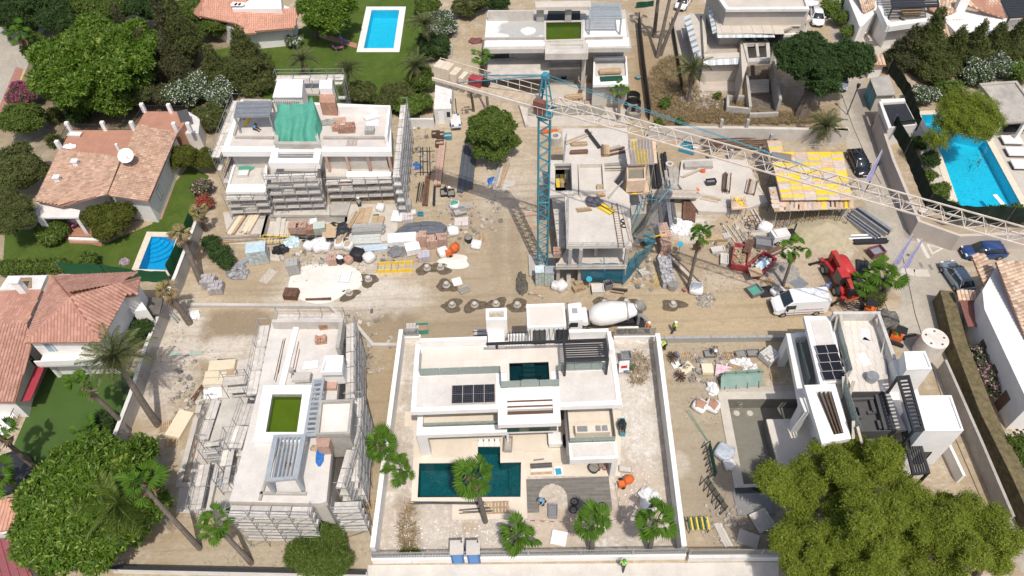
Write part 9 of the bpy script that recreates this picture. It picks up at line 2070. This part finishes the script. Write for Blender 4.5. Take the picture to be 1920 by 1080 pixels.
sheet('white sheet with pink scrawl among the scattered boards',1356,697,-.3,1.5,1.3,M('pink_scrawled_board',(.70,.62,.62),.7,.3,3,col2=(.70,.35,.42)),.25,(.1,0));bds('yellow slatted panel among the scattered boards',1378,692,-.35,1.4,.8,.2,wood,.2,6);sheet('tan ply sheet under the slatted panel',1376,700,-.3,1.5,.9,cardb,.1);sheet('greyish board near the glass panes',1405,700,.05,1.1,1.2,wdp,.1);rubble('white scraps among the scattered boards',1385,685,35,12,90,plw,(.1,.5));heap('grey mortar splash on the right yard ground',1316,680,.6,.4,.06,conc,name='mortar_splash',cat='mortar')
gp_=T('glass_stack','stack of long glass panes leaning on a rack beside the empty pool','glass panes')
for k in range(5):
 o=put('glass_pane','box',M('green_glass_pane',(.25,.36,.32),.06,.05,2,spec=.9),None,Matrix.LocRotScale(Ve((.05*k,-.35+k*.16,.62)),Euler((-.55+.05*k,0,.02)),Ve((4.0-.1*k,.03,1.3))));o.parent=gp_
for x in(-1.6,-.5,.6,1.7):
 for q0,q1 in(((x,-.8,0),(x,.3,1.3)),((x,.3,1.3),(x,.7,0))): o=put('rack_leg','box',rust,None,_mat_to(q0,q1,.07,.07));o.parent=gp_
o=put('green_pad','box',gl_,None,Matrix.LocRotScale(Ve((.1,.42,.9)),Euler((.5,0,0)),Ve((4.2,.05,.8))));o.parent=gp_
_fin(gp_,1386,716,0,.02)
for u,v,s in((1312,764,'left'),(1335,764,'right')): bag(s+' open bag of red bricks beside the empty pool',u,v,1.25,.6,brick)
heap('crumpled clear film at the pool corner',1335,730,.6,.8,.4,plw);rods('green twine lying on the right yard ground',1306,800,-1.2,3.5,2,.02,green,0,.2);r=T('steel_rack','dark steel rack in the shade of the pines by the villa wall','rack')
for k in range(6): ptb('rack_bar',dark,r,(-.3,-1.5+k*.6,0),(.3,-1.5+k*.6,1.3),.05);ptb('rack_bar',gnd_,r,(.3,-1.5,1.2-.2*k),(.3,1.5,1.2-.2*k),.03)
_fin(r,1327,868,0,.0);clone(r,P(1335,935),.4,'second dark steel rack lower in the pine shade');bag('wrapped bluish sack pile in the pine shade',1357,852,1.5,.7,mat=M('bluish_wrap',(.50,.54,.60),.4,.2,4));bag('white sack below the bluish pile',1366,874,.9,.6)
r=T('pallet_rack','yellow and green slatted rack by the front wall','rack')
for k in range(8): pob('slat',yel if k%2 else gl_,r,(-.8+k*.23,0,.75),(.13,1.1,.06))
for x in(-.8,.8):
 for y in(-.5,.5): ptb('leg',dark,r,(x,y,0),(x,y,.75),.04)
_fin(r,1307,988,0,.0);bds('pale planks on the ground by the pines',1355,1003,-1.3,2.2,.7,.15,ccp,0,3,jit=.1);sheet('grey slab leaning under the pines',1402,1012,-.4,1.7,1.2,ccp,0,(.15,0),.12);sheet('wide grey slab under the pine edge',1412,940,.0,3.2,2.5,M('neutral_grey_slab',(.25,.245,.235),.8,.1,1),.02,(0,0),.1,'slab','slab');sheet('square pale slab under the pine edge',1428,978,.4,1.7,1.7,ccp,0,(.1,.1),.15);tub('brown crate in the empty pool below the pines',1434,880,0,1.0,.8,.6,wdd,dark,-1.08)  # the wide slab has one even neutral grey of its own
# finished villa plot
for u,s in((860,'left'),(890,'right')):
 r=T('portable_toilet',s+' blue portable toilet with grey roof inside the front wall','toilet',(0,0,0),'portable toilets by the front wall');part('cabin',MB().box(-.52,-.55,0,.52,.55,2.05),blue,r);part('door',MB().box(-.36,-.565,.1,.36,-.55,1.95),M('lighter_blue_door',(.08,.25,.55),.45,.08,3),r);part('roof',MB().box(-.56,-.59,2.05,.56,.59,2.15),ccp,r);part('vent_pipe',MB().tube((.38,.4,2.15),(.38,.4,2.4),.06),dark,r);_fin(r,u,1044,0,.0)
plt('long new timber pallet below the villa pool',932,952,.0,2.1,1.1,m=wood);rods('dark bars lying on the lower terrace slab',893,958,.03,2.6,5,.04,dark,.04,.2);rods('long dark bars along the villa pool edge',840,944,-.02,6.4,5,.04,dark,.06,.12)
r=T('roll','charcoal roll and planks on the terrace right of the villa pool','roll');part('rolled_mat',MB().tube((-.95,0,.22),(.95,.02,.22),.22,14),M('charcoal_mat',(.10,.095,.095),.8,.15,3),r);part('white_plank',MB().box(-.95,-.42,.0,.97,-.27,.1),plw,r);part('timber_plank',MB().box(-1.0,-.75,.0,.9,-.55,.1),wood,r);_fin(r,1015,875,.05,.02)
sheet('small grey plank on the terrace above the roll',1010,862,.1,.95,.15,gyc,.04);sheet('white and blue packet on the terrace by the deck',1047,884,0,.8,.9,plw,.05,(0,0),.12,'packet','packet');sheet('blue print on top of the white packet',1047,884,.1,.5,.6,bluet,.19,(0,0),.01,'packet_label','label');bkt('large black bucket by the right wing pier',1113,881,blk,.5,.5,.04)
for k,(u,v,m_) in enumerate(((1122,866,red),(1130,868,blue),(1127,875,orange),(1133,879,red),(1122,880,blk))): bkt(['dark red','blue','orange','bright red','black'][k]+' paint tin under the right wing of the white villa',u,v,m_,.22,.3,.04)
r=tub('scaffold trolley by the terrace stepping slabs',953,836,1.5,1.5,.8,.5,steel,wdp,.3,'trolley','trolley');pack('white crate with lid before the villa glass doors',1041,829,.0,(1.25,1.2,.6),(1,1,1),plw,.04,plw);tub('dark barrel at the right wing entrance',1066,800,0,.6,.6,.9,blk,dark)
for k,(u,v) in enumerate(((1060,823),(1062,833))): heap(['rear','front'][k]+' dark bag by the right wing glass',u,v,.35,.35,.4,M('dark_maroon_bag',(.10,.02,.03),.8,.2,4) if k==0 else blk,.04)
heap('white wrapped rock on the right of the villa plot',1217,938,1.0,1.1,.5,plw);tub('pale grey box right of the right wing pier',1173,882,-.15,1.2,.6,.4,ccp,ccp);tub('green work bench beside the right wing wall',1166,806,1.5,1.6,.5,.8,teal,wdd);heap('tool pile on the green work bench',1166,797,.4,.5,.3,blk,.6);sheet('white board on the dirt by the front palms',1048,1010,-.25,1.3,1.2,plw,0,(.12,0),.12);tub('grey generator below the round deck cut-out',1037,962,1.5,1.2,.8,.6,steel,gyc,0,'generator','generator')
for k,(u,v) in enumerate(((1077,942),(1075,957),(1129,950))): solo('hose_coil',MB().ring(P(u,v)[:2],.28,.36,.13,.2,18),blk,['upper','lower','right hand'][k]+' black hose coil on the grey deck','coil')
r=T('site_sign','white notice board with red and blue print behind the right garden wall','sign');part('board',MB().obox((0,0,1.2),(1.0,.06,1.4),0,(-.3,0,0)),plw,r);part('red_print',MB().obox((0,-.05,1.2),(.6,.02,.3),0,(-.3,0,0)),red,r);part('blue_print',MB().obox((.2,-.22,.7),(.5,.02,.18),0,(-.3,0,0)),blue,r);part('legs',MB().beam((-.4,0,0),(-.4,.2,1.5),.06,.06).beam((.4,0,0),(.4,.2,1.5),.06,.06),steel,r,kind='stuff');_fin(r,1168,700,0,.05);tub('grey steel bin behind the notice board',1172,680,.05,1.0,1.0,1.4,steel,gyc);solo('drum_cover',MB().cyl(P(1184,688),.35,.0,.15,16),gl_,'green round lid beside the notice board','lid')
tapem=M('red_white_tape',(.66,.16,.16),.6,.1,8,col2=(.75,.72,.7))
for k,(a,c,l_) in enumerate((((985,976),(1085,980),'left strand of the barrier tape before the grey deck'),((1130,978),(1175,974),'right strand of the barrier tape before the grey deck'),((1155,905),(1167,968),'barrier tape strand running up beside the orange mixer'),((757,930),(772,1052),'reddish cord on the left of the villa plot'),((376,795),(358,865),'red white barrier tape beside the long empty pool trench'),((992,548),(1018,556),'pink white tape tangle by the crane foot stacks'))):
 p,q=P(*a,.5),P(*c,.5);r=T('barrier_tape',l_,'tape',(0,0,0));n=max(3,int((q-p).length/.4))
 for i in range(n):
  s0=p.lerp(q,i/n);s1=p.lerp(q,(i+1)/n);pbr('tape_piece',red if i%2 else plw,r,s0,s1,.03,.06)
 for e_ in(p,q): ptb('tape_post',steel,r,(e_.x,e_.y,0),e_,.03)
pack('pale brick pack beside the left villa gate',775,623,.0,(1.3,1.2,.7),(4,3,3),ccp);tub('green bin of bricks beside the left villa gate',793,621,.05,1.3,1.0,.8,green,brick);rods('small dark reel of bars behind the stair tower',902,624,0,1.2,8,.08,steel,.4,.3)
# algae villa surroundings and roof
bds('cream insulation board stack, rear one left of the algae villa',420,690,.05,2.6,1.3,.6,insul,0,1,3,jit=.03);bds('pale board stack with tan box, front one left of the algae villa',415,716,.0,3.0,1.6,.8,[insul,plw],0,2,4,jit=.04);pack('tan cardboard box at the end of the front board stack',437,706,.1,(.8,.8,.7),(1,1,1),cardb);bds('large cream block of insulation by the empty pool trench',340,800,1.3,2.8,1.6,.6,insul,0,1,3,jit=.02);bds('black rolls behind the cream insulation stacks',425,678,.02,1.9,.35,.3,dark,0,1,1)
rods('bundle of pale green rods on the open ground by the left wall',348,663,-.02,3.4,12,.04,M('pale_green_rod',(.38,.46,.40),.5,.1,4),0,.3);heap('pink sheet round the rod bundle middle',348,662,.5,.35,.2,M('pinkish_film',(.6,.48,.45),.6,.1,3));bds('pale boards propped by the rear left scaffold',485,668,1.2,1.6,1.1,.15,insul,0,2);heap('white sack at the foot of the leaning palm by the kerb',365,593,.6,.6,.4,plw);rods('green poles leaning against the left wall',322,590,-.8,2.6,5,.05,stb,.3,.2);rods('dark bars at the head of the trench',371,735,1.2,1.8,7,.05,rust,.1,.3);plt('timber pallet heap beside the trench and ficus',322,828,.1);plt('second pallet heap above it by the left wall',310,800,.3)
sheet('white board by the stacks left of the algae villa',400,738,.2,1.7,1.2,plw,0,(.2,0))
pg_=T('mesh_panel','black mesh grille leaning on the left boundary wall','mesh');
for k in range(16): ptb('mesh_wire',dark,pg_,(-1.2+k*.16,0,0),(-1.2+k*.16,.8,2.4),.025);ptb('mesh_wire',dark,pg_,(-1.2,.05*k,.15*k),(1.2,.05*k,.15*k),.025)
_fin(pg_,262,735,0,1.9)
Z=6.65;pack('orange brick pack, rear of two on the algae villa roof',608,613,.1,(.8,.7,.5),(4,3,3),orange if False else brick,Z);pack('orange brick pack, front of two on the algae villa roof',603,640,.1,(1.0,.7,.5),(4,3,3),brick,Z);heap('bright blue plastic sheet on the algae villa roof',600,856,.35,.8,.12,blue,Z);heap('small brown basket on the algae villa roof',589,841,.3,.25,.25,cardb,Z);bds('white boards beside the roof chimney block',583,685,.1,1.4,.9,.1,plw,Z,2);bds('rusty timber piece near the rear parapet',632,609,1.4,1.0,.25,.12,rust,Z,1);pack('scattered red bricks under the front pergola',540,872,.0,(.5,.3,.12),(4,2,1),brick,Z)
plt('new timber pallet right of the algae villa scaffold',694,946,.1,1.0,.8,m=wood);bds('yellow timber beam by the front wall',624,1072,.3,2.0,.3,.2,yel,0,2)
# netted villa roof
pack('orange brick pack, left of three on the netted villa roof',631,243,.0,(.9,.8,.6),(4,3,4),brick,Z);pack('orange brick pack, middle of three on the netted villa roof',643,246,.0,(1.,.9,.5),(4,3,4),brick,Z);pack('orange brick pack, right of three on the netted villa roof',658,245,.05,(1.1,1.,.8),(4,3,4),brick,Z);heap('grey mortar trough on the netted villa roof',615,231,.9,.5,.3,bkg,Z);bds('white panels leaning in the roof corner of the netted villa',697,221,.4,1.8,.9,.25,plw,Z,2);bds('white pipes in a loose pile on the netted villa roof',699,233,.3,1.8,1.2,.12,plw,Z,6,jit=.2);pack('grey block pack on the right roof of the netted villa',694,248,.0,(1.1,.9,.5),(3,2,3),bkg,Z);plt('pale pallet on the front strip of the netted villa roof',660,268,.0,1.2,1.0,Z,m=wdp);sheet('orange dust stain board on the netted villa roof',636,226,.1,1.6,1.2,M('orange_dust',(.55,.36,.27),.95,.2,2),Z,(0,0),.012);heap('green net scrap on the left wing of the netted villa',463,314,.9,.6,.12,green,3.4);tub('white hatch on the left wing of the netted villa',457,328,.0,1.3,.9,.4,owh,plw,3.4);bds('orange striped ladder boards under the roof pergola',464,228,1.4,1.9,.4,.1,yel,Z,3)
# forecourt of the concrete villa
for k,(u,v,s_) in enumerate(((1186,188,1),(1186,201,1.1),(1188,217,1.0))):
 r=T('pipe_coil',['rear','middle','front'][k]+' coil of black pipe on the concrete forecourt','pipe coil');c_=[steel if k==2 else blk][0]
 for j in range(5): part('pipe_turn',MB().ring((0,0),.85*s_,.98*s_,.1+j*.16,.24+j*.16,20),c_,r)
 _fin(r,u,v,0,0)
bds('tan timber beams on the forecourt behind the crane',1075,185,.1,2.4,1.1,.4,wood,0,4);bds('dark timbers standing beside the tan beams',1086,180,1.3,2.2,.6,.3,wdd,0,3);bds('pink strapped planks on the forecourt',1110,190,.2,2.6,.8,.2,[wdp,bkp],0,4,jit=.15);heap('coil of brown hose on the cabin path',892,78,1.0,.7,.3,M('maroon_hose',(.26,.10,.09),.8,.3,6));bds('timbers beside the maroon hose',886,67,1.5,2.0,.5,.2,wood,0,3);bkt('dark bin at the forecourt stairs',1057,150,dark,.4,.7);bkt('teal bucket on the weedy plot border',1196,148,teal,.4,.4)
for k,(u,v) in enumerate(((855,10),(853,60),(845,98))): bds(['top','middle','lower'][k]+' stack of pale slabs along the path beside the garden',u,v,1.5,3.2,.7,.4,[wdp,ccp],0,2,jit=.03)
# gardens
for k,(u,v) in enumerate(((637,93),(648,80))):
 r=T('deck_chair',['pink deck chair on the upper lawn','violet deck chair behind the pink one on the upper lawn'][k],'deck chair');m_=M('pink_fabric',(.48,.18,.28),.8,.1,4) if k==0 else M('violet_fabric',(.22,.19,.30),.8,.1,4);part('seat',MB().obox((0,0,.35),(1.3,.6,.08)),m_,r);part('backrest',MB().obox((-.75,0,.6),(.6,.6,.08),0,(0,.9,0)),m_,r)
 for x in(-.5,.5): part('leg',MB().beam((x,-.28,0),(x,-.28,.33),.04,.04).beam((x,.28,0),(x,.28,.33),.04,.04),wcl,r)
 _fin(r,u,v,0,.3-k*.8)
for k,(u,v) in enumerate(((100,420),(122,421),(137,424))): r=clone(bpy.data.objects['deck_chair'],P(u,v),1.2*k,['left','middle','right'][k]+' pale chair under the porch of the orange roofed house')
heap('pink and grey towel bundle on the left lawn',234,492,.6,.5,.3,M('pink_grey_towel',(.45,.35,.40),.9,.4,5),name='towel',cat='towel');tub('beige box on the terracotta path corner',293,402,.3,.7,.6,.4,insul,insul);heap('white cushions on the terracotta terrace corner',131,276,.7,.5,.25,plw,3.5,'cushion','cushion');tub('white lounger on the terracotta terrace',142,254,-.1,1.7,.8,.3,owh,plw,3.5,'sun lounger','sun_lounger');sheet('dark grey panel leaning on the upper terracotta terrace',347,222,.4,1.3,1.6,dark,3.6,(.5,0))
pit=T('round_pit','round dark trampoline like disc at the left edge by the palms','trampoline');part('disc',MB().cyl((0,0),2.0,.5,.56,24),dark,pit);part('rim',MB().ring((0,0),2.0,2.2,.48,.6,24),blk,pit);_fin(pit,18,893,0,0)
r=T('diving_board','white diving board at the end of the cyan pool','diving board');part('plinth',MB().obox((0,-.5,.25),(.7,.9,.5)),owh,r);part('plank',MB().obox((-.1,.5,.55),(.5,2.4,.08)),wcl,r);_fin(r,1878,390,0,.15)
mxr=M('site_offcuts',(.45,.41,.36),.85,.3,5,island=True,rnd=.55)
for u,v,a,c,n,l_ in((640,478,120,22,110,'offcuts strewn between bags and slate sheets'),(880,410,60,50,90,'offcuts strewn round the water tubs and crane'),(1210,480,40,70,90,'offcuts strewn beside the blue safety net'),(1370,445,80,40,110,'offcuts strewn behind the skips'),(360,740,40,70,80,'offcuts strewn around the insulation stacks'),(1340,690,70,30,90,'offcuts strewn in the right yard'),(1085,330,40,80,70,'offcuts strewn below the concrete frame edge'),(690,640,50,70,70,'offcuts strewn between the two front villas'),(790,290,40,70,80,'offcuts strewn along the tall scaffold foot')): rubble(l_,u,v,a,c,n,mxr,(.12,.5),'offcuts','offcuts')
